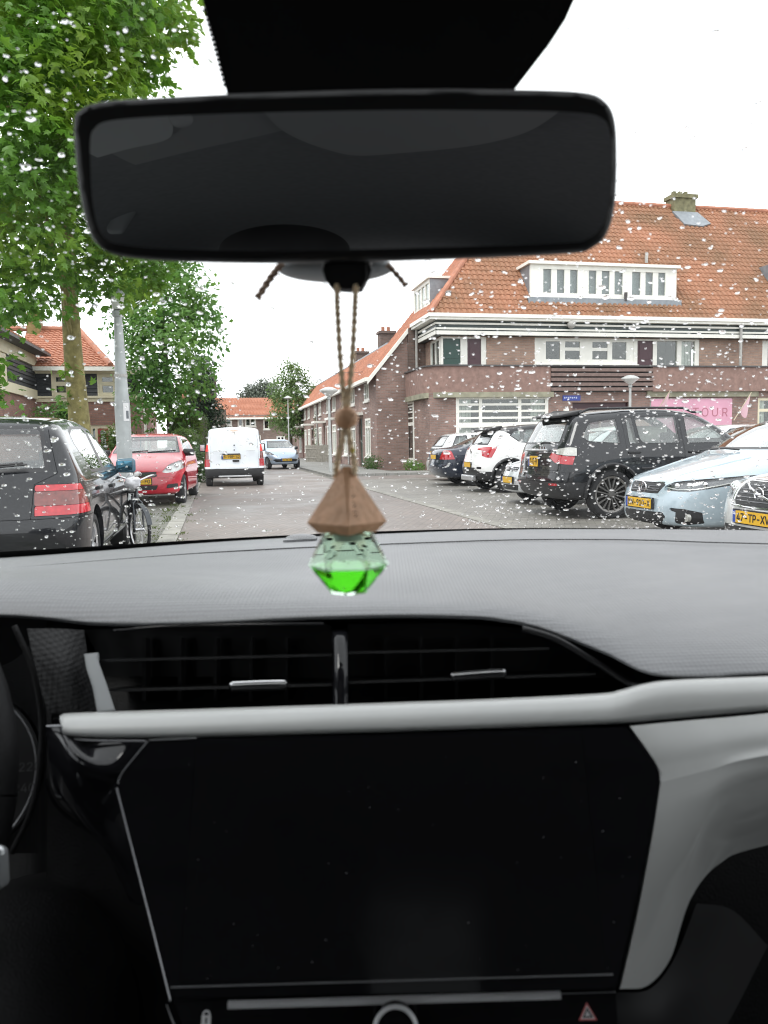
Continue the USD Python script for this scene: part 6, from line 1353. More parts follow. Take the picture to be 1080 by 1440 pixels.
hedge('shrub', 'yellow-green shrub in front of the red-framed window of the left house', ball([B(166, 612, 29, .5), B(178, 616, 29, .45), B(153, 618, 29, .5), B(170, 622, 28.6, .5)]), 7, M_leafH, 1300, .13, 'shrub')
hedge('shrub', 'dark green shrub seen above the black hatchback roof beside the tree trunk', ball([B(78, 582, 27, .45), B(60, 586, 27, .4), B(95, 586, 27, .35), B(90, 577, 27, .25)]), 8, M_leafB, 1300, .12, 'shrub')
hedge('climbing_plant', 'green climber growing up the front of the farther terrace house', ball([(W(tp2 - .15, 52.6, 1.0), .55), (W(tp2 - .15, 52.6, 2.0), .6), (W(tp2 - .15, 52.8, 3.0), .5), (W(tp2 - .1, 54, 1.2), .5), (W(tp2 - .2, 51.5, 1.0), .6)]), 9, leaf_mat('climber_leaf', (0.04, 0.1, 0.015), (0.14, 0.22, 0.05), .35, 1.2), 1600, .14, 'climber')
hedge('shrub', 'small green bush at the foot of the brick pier', ball([(W(TP - .25, 31.9, .35), .4), (W(TP - .3, 32.6, .3), .35)]), 10, leaf_mat('bush_leaf', (0.04, 0.1, 0.015), (0.12, 0.2, 0.05), .35, 1.2), 700, .09, 'shrub')
hedge('shrub', 'low dark plants along the foot of the corner house wall under the tall window', ball([(W(PC - .25, 29.6 + .5 * i, .22), .26) for i in range(5)]), 13, M_leafB, 700, .08, 'shrub')

# ------------------------------------------------------------------ street furniture
M_post = mat('galvanised_post', (0.36, 0.38, 0.38), 0.5, 0.3, var=0.15, vscale=4)
M_postw = mat('white_post', (0.42, 0.43, 0.42), 0.45, var=0.08)
def lamp_post(label, base, H_, rb, rt, head_r, matp, step=None):
    root = thing('street_lamp', label, 'street lamp', base, 0, 'street lamps')
    prof = [(0, 0), (rb, 0), (rb, step or H_ * .25), (rb * .86, (step or H_ * .25) + .2), (rt, H_), (0, H_)]
    part(root, 'post', lathe(prof, 20), matp, smooth=40)
    part(root, 'collar', lathe([(rt, H_ - .12), (rt + .03, H_ - .1), (rt + .035, H_ - .02), (rt, H_), (rt, H_ - .12)], 16), matp, smooth=40)
    part(root, 'lamp_bowl', lathe([(0, H_), (rt + .02, H_ + .01), (head_r * .8, H_ + .17), (head_r, H_ + .22), (head_r, H_ + .235)], 28), mat('lamp_bowl', (0.6, 0.6, 0.58), 0.35, var=.05), smooth=40)
    part(root, 'lamp_cap', lathe([(head_r, H_ + .235), (head_r * .96, H_ + .27), (head_r * .4, H_ + .36), (0, H_ + .38)], 28), matp, smooth=40)
    return root
lb = at(178, 700, 13.0) * V(1, 1, 0)
r_ = lamp_post('thick grey lamp post on the left in front of the red car, with a sticker', lb, 3.45, .125, .06, .13, M_post, step=1.9)
fdir = V(lb[0] * -1, -lb[1], 0); fdir /= np.linalg.norm(fdir); xx_ = np.cross(fdir, V(0, 0, -1))
part(r_, 'sticker', [tmesh((np.array([[*(V(0, 0, 1.62) + (fdir * math.cos(a) + xx_ * math.sin(a)) * .1285 + V(0, 0, z)[:3])] for a in np.linspace(.1, .95, 6) for z in (0, .3)]), np.array([[2 * i, 2 * i + 2, 2 * i + 3, 2 * i + 1] for i in range(5)])))], mat('sticker_white', (.6, .6, .6), .5))
part(r_, 'sticker', [tmesh((np.array([[*(V(0, 0, 1.66) + (fdir * math.cos(a) + xx_ * math.sin(a)) * .1295 + V(0, 0, z)[:3])] for a in np.linspace(.45, .85, 4) for z in (0, .13)]), np.array([[2 * i, 2 * i + 2, 2 * i + 3, 2 * i + 1] for i in range(3)])))], mat('sticker_grey', (.12, .13, .14), .5))
part(r_, 'band', [lathe([(.09, 2.35), (.108, 2.35), (.108, 2.4), (.09, 2.4)], 16)], M_pipe)
SL = None
lamp_post('white street lamp at the corner beyond the road, left of the brick pier', at(465, 667, 30) * V(1, 1, 0), 3.0, .065, .04, .36, M_postw, step=1.0)
lamp_post('white street lamp in front of the entrance, rising behind the black off-roader', W(fs(886, 560, 27.6)[0], 27.6), fs(886, 541, 27.6)[1], .07, .045, .34, M_postw, step=.9)
root = thing('street_lamp', 'slender distant lamp post in front of the round light green tree', 'street lamp', at(407, 640, 57) * V(1, 1, 0), 0, 'street lamps')
h_ = at(407, 562, 57)[2]; part(root, 'post', lathe([(0, 0), (.06, 0), (.035, h_), (0, h_)], 12), M_postw); part(root, 'lamp_bowl', lathe([(0, h_), (.35, h_ + .12), (0, h_ + .3)], 16), M_postw)
# wooden fence in front of the farther terrace
fn = street_thing('picket_fence', 'grey weathered picket fence across the gap at the end of the terrace', 'fence')
M_picket = mat('weathered_wood', (0.33, 0.31, 0.27), 0.85, var=.25, vscale=9)
fa_, fb_ = at(431, 650, 49)[:2], at(466, 652, 47)[:2]
pa = (V(*fa_, 0) @ P, V(*fa_, 0) @ S); pb = (V(*fb_, 0) @ P, V(*fb_, 0) @ S)
npk = 22; rg = random.Random(4)
for i in range(npk):
    t = i / (npk - 1); x_, y_ = pa[0] + (pb[0] - pa[0]) * t, pa[1] + (pb[1] - pa[1]) * t; hh = 1.15 + rg.uniform(-.02, .02)
    part(fn, 'picket', tmesh(prism(Polygon([(x_ - .04, .05), (x_ + .04, .05), (x_ + .04, hh - .05), (x_, hh), (x_ - .04, hh - .05)]), 'y', y_ - .012, y_ + .012)), M_picket)
for z in (.35, .9): part(fn, 'rail', tube([V(pa[0] - .1, pa[1] + .035, z), V(pb[0] + .1, pb[1] + .035, z)], .022, 6), M_picket)
cbl = [W(fs(300, 531, 60)[0], 60, fs(300, 531, 60)[1]), W(fs(420, 524, 45)[0], 45, fs(420, 524, 45)[1] - .1), W(TP, 36, fs(520, 521, 36)[1])]
ca = thing('overhead_cable', 'thin cable spanning the street from the orange roof to the left', 'cable'); part(ca, 'cable', tube(spline([fv_ for fv_ in (W(fs(440, 526, 40)[0], 40, fs(440, 526, 40)[1]), W(fs(468, 525, 38)[0], 38, fs(468, 525, 38)[1]), W(fs(510, 523, 35)[0], 35, fs(510, 523, 35)[1]))], 12), .012, 5), M_cap)

# ------------------------------------------------------------------ child's bicycle beside the black hatchback
M_frame = mat('bike_frame', (0.06, 0.065, 0.07), 0.3, 0.5, var=.1)
M_steel = mat('bike_steel', (0.55, 0.55, 0.56), 0.25, 1.0)
bk = thing('bicycle', "child's bicycle beside the black hatchback, front wheel towards us, bag on its handlebar", 'bicycle')
c0 = at(196, 743, 8.45); c0[2] = .275; rw = .265
hdn = -S * .98 + P * .2; hdn /= np.linalg.norm(hdn); fd = ray(196, 743) * V(1, 1, 0); fd /= np.linalg.norm(fd)
ang_w = math.radians(23); wd_ = V(fd[0] * math.cos(ang_w) - fd[1] * math.sin(ang_w), fd[0] * math.sin(ang_w) + fd[1] * math.cos(ang_w), 0)
def bike_wheel(c, d, name='wheel'):
    a = np.linspace(0, 2 * np.pi, 41); ax_ = np.cross(d, V(0, 0, 1))
    w_ = part(bk, name, tube([c + d * rw * math.cos(t) + V(0, 0, rw * math.sin(t)) for t in a], .019, 8, caps=False), M_tyre, smooth=40)
    part(w_, 'rim', tube([c + d * (rw - .026) * math.cos(t) + V(0, 0, (rw - .026) * math.sin(t)) for t in a], .011, 6, caps=False), M_steel, smooth=40)
    sp_ = []
    for k in range(24):
        t = 2 * np.pi * k / 24; sd = .025 if k % 2 else -.025; sp_.append(tube([c + ax_ * sd + (d * math.cos(t + .4 * (1 if k % 4 < 2 else -1)) + V(0, 0, math.sin(t + .4 * (1 if k % 4 < 2 else -1)))) * .02, c + d * (rw - .03) * math.cos(t) + V(0, 0, (rw - .03) * math.sin(t))], .0022, 4, caps=False))
    part(w_, 'spokes', sp_, M_steel, kind='stuff'); part(w_, 'hub', tube([c - ax_ * .05, c + ax_ * .05], .018, 10), M_steel)
bike_wheel(c0, wd_)
back = -hdn; c1 = c0 + back * .82; bike_wheel(c1, hdn)
axf = np.cross(wd_, V(0, 0, 1)); headb = c0 + back * .10 + V(0, 0, .34); headt = headb + back * .04 + V(0, 0, .13)
part(bk, 'fork', [tube([c0 + axf * s * .05, c0 + axf * s * .05 + V(0, 0, .29) + back * .06, headb], .011, 8) for s in (1, -1)], M_frame, smooth=40)
seatb = c0 + back * .52 + V(0, 0, .02); seatt = c0 + back * .60 + V(0, 0, .36)
part(bk, 'frame', [tube([headb, headt], .019, 10), tube([headb, seatb], .017, 10), tube([headt - V(0, 0, .03), c0 + back * .57 + V(0, 0, .2)], .014, 10), tube([seatb, seatt], .015, 10)] + [tube([seatb, c1 + np.cross(hdn, V(0, 0, 1)) * s * .05], .009, 8) for s in (1, -1)] + [tube([c0 + back * .57 + V(0, 0, .2), c1 + np.cross(hdn, V(0, 0, 1)) * s * .05], .009, 8) for s in (1, -1)], M_frame, smooth=40)
part(bk, 'saddle', rbox(-.05, .05, -.11, .11, -.02, .02, .018).apply_transform(trimesh.transformations.rotation_matrix(math.atan2(hdn[1], hdn[0]) - math.pi / 2, [0, 0, 1])).apply_translation(seatt + V(0, 0, .03)), M_black, smooth=40)
hbc = headt + V(0, 0, .06); axh = axf
part(bk, 'handlebar', [tube([headt, hbc], .012, 8), tube(spline([hbc - axh * .24 + V(0, 0, .05) + back * .08, hbc - axh * .16 + V(0, 0, .05), hbc, hbc + axh * .16 + V(0, 0, .05), hbc + axh * .24 + V(0, 0, .05) + back * .08], 20), .011, 8)], M_steel, smooth=40)
part(bk, 'grip', [tube([hbc + axh * s * .18 + V(0, 0, .05) + back * .03, hbc + axh * s * .25 + V(0, 0, .05) + back * .09], .016, 8) for s in (1, -1)], M_black)
part(bk, 'mudguard', grid(np.stack([np.array([c0 + axf * s * .028 + (wd_ * math.cos(t) + V(0, 0, math.sin(t))) * (rw + .025) for t in np.linspace(.5, 2.9, 18)]) for s in (-1, 0, 1)])), M_frame, smooth=40)
part(bk, 'crank', [tube([seatb - axh * .07, seatb + axh * .07], .015, 8), tube([seatb + axh * .07, seatb + axh * .07 + V(.05, .03, -.11)], .008, 6), tube([seatb - axh * .07, seatb - axh * .07 - V(.05, .03, -.11)], .008, 6)], M_steel)
bgm = trimesh.creation.icosphere(3, 1.0); bgm.vertices *= V(.085, .07, .075); bgm.vertices += (meshkit.fbm(bgm.vertices * 18, 3, 5)[:, None] - .5) * bgm.vertices * .7
bg_ = thing('bag', 'crumpled pale grey bag hanging on the handlebar of the bicycle', 'bag'); part(bg_, 'bag', bgm.apply_translation(hbc + wd_ * -.06 - axf * .06 + V(0, 0, -.02)), mat('pale_bag', (0.5, 0.5, 0.52), .6, var=.15, vscale=20), smooth=40)
part(bg_, 'strap', tube(spline([hbc - axf * .1 + V(0, 0, .05), hbc - axf * .08 - wd_ * .06 + V(0, 0, .09), hbc - axf * .02 + V(0, 0, .05)], 10), .008, 6), mat('pale_bag', (0.5, 0.5, 0.52)))
# ================================================================== the car we sit in
def hex_mat(name, color, rough, scale=330.0, strength=0.5, spec=.5):
    if name in _m: return _m[name]
    _m[name] = usdkit.material(stage, '/World/Looks/' + name, {
        'tc': ('texture_coordinate', {}), 'mp': ('mapping', {'scale': (scale, scale * .8, scale)}), 'v': ('voronoi_texture', {'scale': 1.0, 'randomness': 0.15, 'feature': 'f1'}), 'n': ('noise_texture', {'scale': 9.0, 'detail': 4.0}),
        'r': ('map_range', {'from_min': 0.3, 'from_max': 0.7, 'to_min': rough - .06, 'to_max': rough + .08}), 'b': ('bump', {'strength': strength, 'distance': 0.002, 'invert': True}), 'p': ('principled_bsdf', {'base_color': color, 'specular_ior_level': spec})},
        [('tc.object', 'mp.vector'), ('mp.vector', 'v.vector'), ('v.distance', 'b.height'), ('tc.object', 'n.vector'), ('n.fac', 'r.value'), ('r.result', 'p.roughness'), ('b.normal', 'p.normal')], surface='p.BSDF'); return _m[name]
M_dash = hex_mat('dash_soft_grain', (0.16, 0.163, 0.169), .5, strength=.4)
M_dashb = hex_mat('dash_grain_shade_and_seam', (0.009, 0.009, 0.0095), .55, spec=.25)  # same dash grain with the binnacle's shade put into the colour; also the seam
M_blk = mat('cabin_black', (0.005, 0.005, 0.0055), .6, var=.2, vscale=30, bump=.15, bscale=600, spec=.25)
M_gloss = mat('piano_black', (0.0025, 0.0025, 0.003), .06, 0, .0, spec=.4)
M_vent = mat('vent_black', (0.004, 0.004, 0.0045), .4, spec=.3)
M_silver = mat('satin_silver_paint', (0.41, 0.415, 0.405), .38, .15, var=.02, vscale=40)
M_silver2 = mat('satin_silver_accent', (0.5, 0.52, 0.53), .3, .7)
M_line = mat('edge_line', (0.28, 0.28, 0.29), .3, .8)
M_head = mat('headliner', (0.3, 0.31, 0.325), .95, var=.08, vscale=60)
M_headl = mat('overhead_panel', (0.5, 0.51, 0.52), .8)
M_doorc = mat('cabin_door_trim', (0.02, 0.02, 0.022), .7)
M_mirror = mat('mirror_silver_dark', (0.78, 0.81, 0.85), .015, 1.0)
M_wscr = pane_mat('windscreen_glass', (0.96, 0.975, 0.965), 0.012, 0.0, 6.5)
M_sideg = pane_mat('cabin_side_glass', (0.9, 0.92, 0.91), 0.04); M_rearg = pane_mat('cabin_rear_glass_dimmed', (0.1, 0.105, 0.105), 0.04)  # rear pane tint darkened on purpose to weaken its reflection in the screen
M_bright = mat('satin_chrome', (.88, .88, .89), .3, .12)
M_glow = mat('icon_white', (0.9, 0.9, 0.9), .5)
M_icon_red = mat('icon_red', (0.85, 0.2, 0.2), .5)
CAR = thing('car_interior', 'inside of the car we sit in: dashboard, dark screen, mirror and rain-spotted windscreen', 'car', (0, 0, 0))
XS = [-300, 0, 140, 270, 400, 540, 650, 700, 760, 850, 915, 1000, 1080, 1400]
def rowp(ys, Ys): return [at(x, y, d) for x, y, d in zip(XS, ys, np.broadcast_to(Ys, (len(XS),)))]
Yb = np.array([.85, .90, .93, .95, .96, .97, .97, .97, .965, .96, .955, .95, .94, .88])
yl = [800, 784, 774, 764, 756, 750, 746, 745, 744, 744, 744, 745, 746, 752]
yu = [784, 770, 762, 754, 747, 741, 738, 737, 736.5, 737, 737.5, 739, 740, 746]
DS = np.array([0, -.857, .515])                                            # up the windscreen
base = spline(rowp(yl, Yb + .012), 61); xs_px = np.linspace(0, 1, 61)
# widen to the pillars
cols = base.copy()
ts = np.array([-.03, 0, .1, .2, .3, .4, .5, .6, .7, .83])
bulge = lambda t: .02 * math.sin(max(t, 0) / .83 * math.pi)
gl = np.array([[c + DS * t + V(0, .515, .857) * bulge(t) for c in cols] for t in ts])
gfull = np.array([spline(gl[:, j], 26) for j in range(gl.shape[1])]).transpose(1, 0, 2)
part(CAR, 'windscreen', grid(gfull), M_wscr, smooth=True)
# black band along the lower edge of the glass
ub = spline(rowp(yu, Yb), 61); up_ = []
for i, c in enumerate(cols):
    k = (ub[i] - EYE); k = k[2] / k[1]; z0 = c[2] - EYE[2]; t = (k * c[1] - z0) / (.515 + .857 * k); up_.append(c + DS * t)
fr = np.array([up_, [c + DS * -.0 for c in cols]]) + V(0, -.003, -.005)
part(CAR, 'windscreen_band', grid(np.array([fr[0], fr[0] * .5 + fr[1] * .5, fr[1], fr[1] + V(0, .0, -.03)])), M_blk)
# dashboard top
dl = [rowp(yl, Yb - .004), rowp([812, 797, 786, 776, 769, 763, 759, 758, 757, 757, 758, 761, 763, 772], Yb - .12), rowp([820, 802, 800, 798, 796, 794, 792, 792, 792, 794, 797, 800, 802, 814], .71),
      rowp([828, 812, 815, 819, 822, 824, 827, 831, 839, 854, 864, 866, 868, 880], [.60, .60, .60, .60, .60, .60, .60, .60, .598, .58, .565, .56, .56, .56]), rowp([842, 834, 843, 846, 845, 844, 846, 849, 859, 884, 906, 908, 908, 912], [.56, .56, .555, .55, .55, .55, .55, .55, .545, .525, .505, .50, .50, .50]),
      rowp([866, 862, 873, 873, 867, 863, 864, 868, 880, 914, 943, 947, 943, 938], [.54, .54, .535, .53, .53, .53, .53, .53, .525, .50, .475, .47, .47, .47]), rowp([872, 868, 880, 879, 873, 869, 870, 874, 886, 920, 949, 953, 949, 944], [.545, .545, .54, .535, .535, .535, .535, .535, .53, .505, .48, .475, .475, .475])]
R7 = [p + V(0, .09, -.004) for p in dl[-1]]
dash = part(CAR, 'dashboard', loft(dl, 140, 70), M_dash, smooth=True)
part(dash, 'lip_underside', grid(np.array([spline(dl[-1], 140), spline(R7, 140), spline([p + V(0, .1, -.3) for p in R7], 140)])), M_blk)
# defroster slot with small specks near the glass
part(dash, 'defroster_slot', panel([(398, 760), (408, 753.5), (440, 752.5), (446, 757)], at(420, 756, .90), V(0, -.1, 1), .002, .0004), M_dash)
part(dash, 'sun_sensor', trimesh.creation.icosphere(2, .012).apply_scale([1.6, 1, .45]).apply_translation(at(424, 757, .905)), M_dash)
part(dash, 'seam', tube(spline(rowp([818, 800, 789, 779, 771.5, 765.5, 761.5, 760, 759, 759, 760, 763, 765, 774], Yb - .14), 80) + V(0, 0, .0002), .0006, 5), M_dashb)
# black cavity under the lip, left and right
XD = [66, 140, 270, 400, 540, 650, 760, 915, 1080, 1400]
part(CAR, 'dash_front', grid(np.array([spline([at(x, 872, .60) for x in XD], 60), spline([at(x, 1000, .535) for x in XD], 60), spline([at(x, 1250, .50) for x in XD], 60), spline([at(x, 1560, .47) for x in XD], 60)])), M_blk)
part(CAR, 'binnacle_wall', grid(np.array([spline([at(x, y, Y) for x, Y in ((-420, .66), (-200, .66), (20, .655), (60, .62), (72, .53))], 40) for y in (886, 1000, 1200)] + [spline([at(x, 1560, Y) for x, Y in ((-420, .5), (-200, .5), (20, .5), (60, .49), (72, .47))], 40)])), M_blk)
# air vents
vb = V(0, -.94, .34)
def slat(a, b, depth=.045, th=.0009, name='vent_slat', tilt=-.27):
    A, Bp = at(*a), at(*b); d = V(0, 1, tilt) * depth
    sec = [A, Bp]; up = V(0, 0, th)
    pts = np.array([A + up, Bp + up, Bp - up, A - up, A + d + up, Bp + d + up, Bp + d - up, A + d - up], np.float32)
    return tmesh(m3.Manifold.hull_points(pts))
vent_l = part(CAR, 'air_vent', panel([(118, 886), (200, 882), (455, 876), (466, 880), (468, 992), (165, 1000), (150, 960), (132, 910)], at(300, 940, .56), vb, .01), M_vent, label='left air vent')
vent_r = part(CAR, 'air_vent', panel([(489, 878), (640, 876), (740, 884), (800, 910), (880, 960), (800, 985), (489, 992)], at(640, 940, .56), vb, .01), M_vent, label='right air vent')
for a, b in (((142, 929, .515), (466, 921, .515)), ((150, 971, .51), (466, 963, .51))): part(vent_l, 'vent_slat', slat(a, b), M_vent)
for a, b in (((489, 918, .515), (772, 912, .515)), ((489, 960, .51), (838, 948, .51))): part(vent_r, 'vent_slat', slat(a, b), M_vent)
for v_, pts in ((vent_l, [(200, 896), (250, 896), (300, 896), (350, 896), (400, 896)]), (vent_r, [(540, 896), (590, 896), (640, 896), (690, 896)])):
    for x, y in pts: part(v_, 'vent_blade', panel([(x, y), (x + 5, y), (x + 5, 986), (x, 986)], at(x, 940, .545), vb, .012), M_blk)
def tab(x0, x1, y0, y1, Y, par):
    ctr = [at(x0, y0 - 1, Y - .004), at(x0 - 2, y0 - 7, Y - .008), at(x0 + 8, y0 - 9, Y - .01), at(x1 - 8, y1 - 9, Y - .01), at(x1 + 1, y1 - 7, Y - .008), at(x1, y1 - 1, Y - .004)]
    t = part(par, 'vent_tab', tmesh(m3.Manifold.batch_hull([m3.Manifold.sphere(.0022, 10).translate(tuple(p)) for p in (at(x0 + 2, y0 - 2, Y - .002), at(x1 - 2, y1 - 2, Y - .002), at(x0 + 2, y0 - 4, Y - .009), at(x1 - 2, y1 - 4, Y - .009))])), M_vent, smooth=40)
    part(t, 'chrome_edge', tube(spline(ctr, 24), .0012, 8), M_chrome, smooth=40)
tab(326, 401, 970, 968, .51, vent_l); tab(637, 709, 956, 952, .51, vent_r)
dv = part(CAR, 'vent_divider', loft([[at(x0_ + dx_, yy_, Yd_ + dy_) for dx_, dy_ in ((-12, .03), (-10, .006), (-5, .0005), (3, 0), (9, .0015), (12, .006), (14, .03))] for x0_, yy_, Yd_ in ((476, 884, .540), (477, 893, .522), (478, 930, .505), (478, 965, .494), (478, 996, .486))], 40, 40), M_gloss, smooth=True)
part(CAR, 'vent_accent', panel([(118, 919), (138, 917), (137, 926), (151, 965), (162, 999), (137, 1002), (130, 966), (121, 938)], at(140, 960, .492), V(.25, -.8, .55), .012, .0012), M_silver2, smooth=40)
part(CAR, 'vent_rim', [tube(spline([at(160, 887, .535), at(230, 881, .532), at(340, 878.5, .53), at(455, 877, .53)], 24), .0012, 6)], M_gloss, smooth=True)
part(CAR, 'vent_rim', [tube(spline([at(735, 884, .52), at(780, 898, .512), at(830, 926, .505), at(880, 958, .498), at(905, 966, .49)], 24), .0022, 8)], M_vent, smooth=True)
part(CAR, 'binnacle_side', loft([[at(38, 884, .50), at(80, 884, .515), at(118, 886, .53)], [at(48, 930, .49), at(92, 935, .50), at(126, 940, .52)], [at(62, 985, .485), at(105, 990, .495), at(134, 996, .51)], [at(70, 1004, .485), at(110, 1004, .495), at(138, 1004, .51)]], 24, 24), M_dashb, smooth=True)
# silver trim bar
bxs = [84, 88, 100, 200, 300, 540, 700, 840, 872, 905, 950, 1080, 1400]
bt = [1007, 1005.5, 1004, 1001, 998, 990, 984, 977, 972, 963, 957, 951.5, 938]; bb = [1013, 1024, 1035, 1037.5, 1036.5, 1030, 1024.5, 1019, 1017.5, 1015, 1011, 999, 968]
def bar_row(f, Y): return [at(x, t + (b - t) * f, Y) for x, t, b in zip(bxs, bt, bb)]
part(CAR, 'trim_bar', loft([bar_row(-.05, .50), bar_row(0, .458), bar_row(.08, .449), bar_row(.35, .4425), bar_row(.7, .438), bar_row(.93, .4375), bar_row(1, .444), bar_row(1.03, .475)], 120, 30), M_silver, smooth=True, label='long silver trim bar')
part(CAR, 'trim_seam', tube(spline([at(78, 1010, .462), at(84, 1026, .462), at(102, 1041, .462), at(300, 1040.5, .462), at(540, 1033, .462), at(880, 1020.5, .462), at(1080, 1002, .46)], 60), .0016, 6), M_gloss)
# screen
so, sn = at(540, 1200, .395), V(0, -.93, .37); sn = sn / np.linalg.norm(sn)
S_OUT = [(165, 1108), (168, 1092), (176, 1080), (209, 1042), (214, 1040), (540, 1033), (876, 1022), (884, 1024), (920, 1072), (926, 1084), (928, 1102), (921, 1150), (869, 1388), (866, 1392), (243, 1404), (239, 1400), (200, 1255), (170, 1130)]
scr = part(CAR, 'screen', panel(S_OUT, so, sn, .018, .0012), M_gloss, smooth=40, label='large dark touch screen')
part(scr, 'display', panel([(276, 1044), (818, 1029), (852, 1368), (252, 1382)], so + sn * .0004, sn, .002, .0003), mat('display_glass', (0.003, 0.003, 0.0034), .1, 0, .0, spec=.3, dirt=.06, vscale=30), smooth=40)
on = lambda px, py, h=.0: onplane(px, py, so + sn * h, sn)
part(scr, 'edge_line', tube([on(240, 1388.5, .0006), on(400, 1384, .0006), on(862, 1370.5, .0006)], .0004, 6), M_line)
part(scr, 'edge_line', tube(spline([on(164, 1108, .0), on(172, 1140, .0), on(203, 1262, .0), on(236, 1394, .0), on(238, 1405, .0)], 30), .00055, 6), M_line)
part(scr, 'edge_line', tube(spline([on(208, 1042, .0), on(176, 1081, .0), on(166, 1098, 0)], 12), .0004, 6), M_line)
part(scr, 'edge_line', tube([on(210, 1041, .0), on(276, 1038, .0)], .0004, 6), M_line)
rg = random.Random(5); sp_ = []
for i in range(46):
    x, y = rg.uniform(260, 900), rg.uniform(1060, 1380); sp_.append(trimesh.creation.icosphere(0, rg.uniform(.00012, .0003)).apply_translation(on(x, y, .0009)))
solo('dust', sp_, M_line, 'tiny dust specks on the dark touch screen', 'dust', kind='stuff')
# button row under the screen
bo = at(540, 1420, .385); bp = part(CAR, 'button_panel', panel([(243, 1409), (866, 1396), (874, 1500), (282, 1500)], bo, sn, .02, .001), M_gloss, smooth=40)
ob = lambda px, py, h=0.: onplane(px, py, bo + sn * h, sn)
part(bp, 'chrome_strip', tube([ob(321, 1413, .0005), ob(788, 1399, .0005)], .0021, 16), M_bright, smooth=40)
kc = ob(556, 1440, .004); kx, ky, kn = basis(sn)
a = np.linspace(0, 2 * np.pi, 49); kr = 31 * .375 / 1080
knob = part(bp, 'knob', tmesh(m3.Manifold.cylinder(.012, kr, kr * .97, 40).translate((0, 0, 0))).apply_transform(np.vstack([np.column_stack([kx, ky, kn, kc - kn * .002]), [0, 0, 0, 1]])), M_gloss, smooth=40)
part(knob, 'chrome_ring', tube([kc + kn * .0095 + (kx * math.cos(t) + ky * math.sin(t)) * kr * 1.0 for t in a], .0013, 8, caps=False), M_bright, smooth=True)
part(knob, 'power_icon', [tube([kc + kn * .0105 + V(0, 0, .0) + ky * .0016, kc + kn * .0105 + ky * -.0006], .00025, 6), tube([kc + kn * .0105 - ky * .001 + (kx * math.cos(t) + ky * math.sin(t)) * .0019 for t in np.linspace(2.2, 7.2, 20)], .00025, 6)], M_glow)
# padlock icon and hazard triangle
def flat_icon(polys, px, py, h, material, name, o=None, scale=None):
    c = ob(px, py, .0003); s = .375 / 1080; ms = []
    for ring in polys:
        t = tmesh(prism(ring, 'z', 0, .0004)); v = t.vertices; t.vertices = c + v[:, :1] * s * kx + v[:, 1:2] * s * ky + v[:, 2:] * kn; ms.append(t)
    return part(bp, name, ms, material)
body = sbox(-7, -9, 7, 5).difference(sbox(-1.4, -6, 1.4, 2)); arc = Point(0, 6).buffer(6.2).difference(Point(0, 6).buffer(3.6)).difference(sbox(-10, -6, 10, 4.5))
flat_icon([body] + ([arc] if isinstance(arc, Polygon) else list(arc.geoms)), 290, 1433, 1, M_glow, 'lock_icon')
def tri(r): return Polygon([(r * math.cos(a_), r * math.sin(a_) - 2) for a_ in (math.pi / 2, math.pi * 7 / 6, math.pi * 11 / 6)])
flat_icon([tri(16).difference(tri(13.2))], 826, 1424, 1, M_icon_red, 'hazard_icon'); flat_icon([tri(12.4).difference(tri(9.6)), tri(5)], 826, 1424, 1, M_glow, 'hazard_icon')
part(bp, 'edge_line', tube([ob(787, 1397.5, .0006), ob(866, 1395, .0006)], .00035, 6), M_line); part(bp, 'edge_line', tube([ob(234, 1413), ob(247, 1448)], .0005, 6), M_line)
# silver panel right of the screen
top0 = [[at(886, 1021, .428), at(970, 1013, .431), at(1080, 1003, .434), at(1400, 968, .44)], [at(931, 1088, .410), at(1000, 1073, .413), at(1080, 1056, .417), at(1400, 1008, .425)]]
top = [top0[0], [p_ * .42 + q_ * .58 + V(0, 0, .0008) for p_, q_ in zip(top0[0], top0[1])], [at(925, 1079, .4125), at(998, 1066, .4155), at(1080, 1050, .4195), at(1400, 1002, .427)], [at(929, 1100, .4075), at(1000, 1082, .4115), at(1080, 1062, .4155), at(1400, 1012, .424)]]
low = [top[3], [at(920, 1160, .400), at(990, 1132, .406), at(1080, 1096, .415), at(1400, 1045, .43)], [at(900, 1268, .388), at(962, 1218, .40), at(1045, 1150, .422), at(1400, 1082, .45)],
       [at(884, 1340, .380), at(940, 1300, .398), at(1000, 1205, .438), at(1085, 1168, .455), at(1400, 1108, .47)], [at(872, 1391, .375), at(912, 1385, .39), at(944, 1345, .412), at(968, 1270, .445), at(1010, 1216, .458), at(1085, 1187, .468), at(1400, 1120, .48)]]
sp_panel = part(CAR, 'side_panel', loft(top, 60, 24), M_silver, smooth=True, label='satin silver panel right of the screen')
part(sp_panel, 'lower_face', loft(low, 80, 50), M_silver, smooth=True)
part(sp_panel, 'edge', grid(np.array([[at(886, 1021, .428), at(931, 1088, .410), at(920, 1160, .400), at(900, 1268, .388), at(884, 1340, .380), at(872, 1391, .375)], [at(884, 1022, .46), at(929, 1088, .44), at(918, 1160, .44), at(898, 1268, .43), at(882, 1340, .42), at(870, 1391, .42)]])), M_line)
part(CAR, 'console_side', loft([[at(868, 1396, .41), at(915, 1390, .42), at(950, 1345, .44), at(980, 1270, .46)], [at(840, 1460, .40), at(930, 1440, .41), at(980, 1380, .44), at(1030, 1280, .47)], [at(800, 1560, .39), at(930, 1540, .40), at(1010, 1460, .43), at(1080, 1330, .47)]], 30, 20), mat('console_dark', (0.009, 0.009, 0.01), .6, spec=.3), smooth=True)
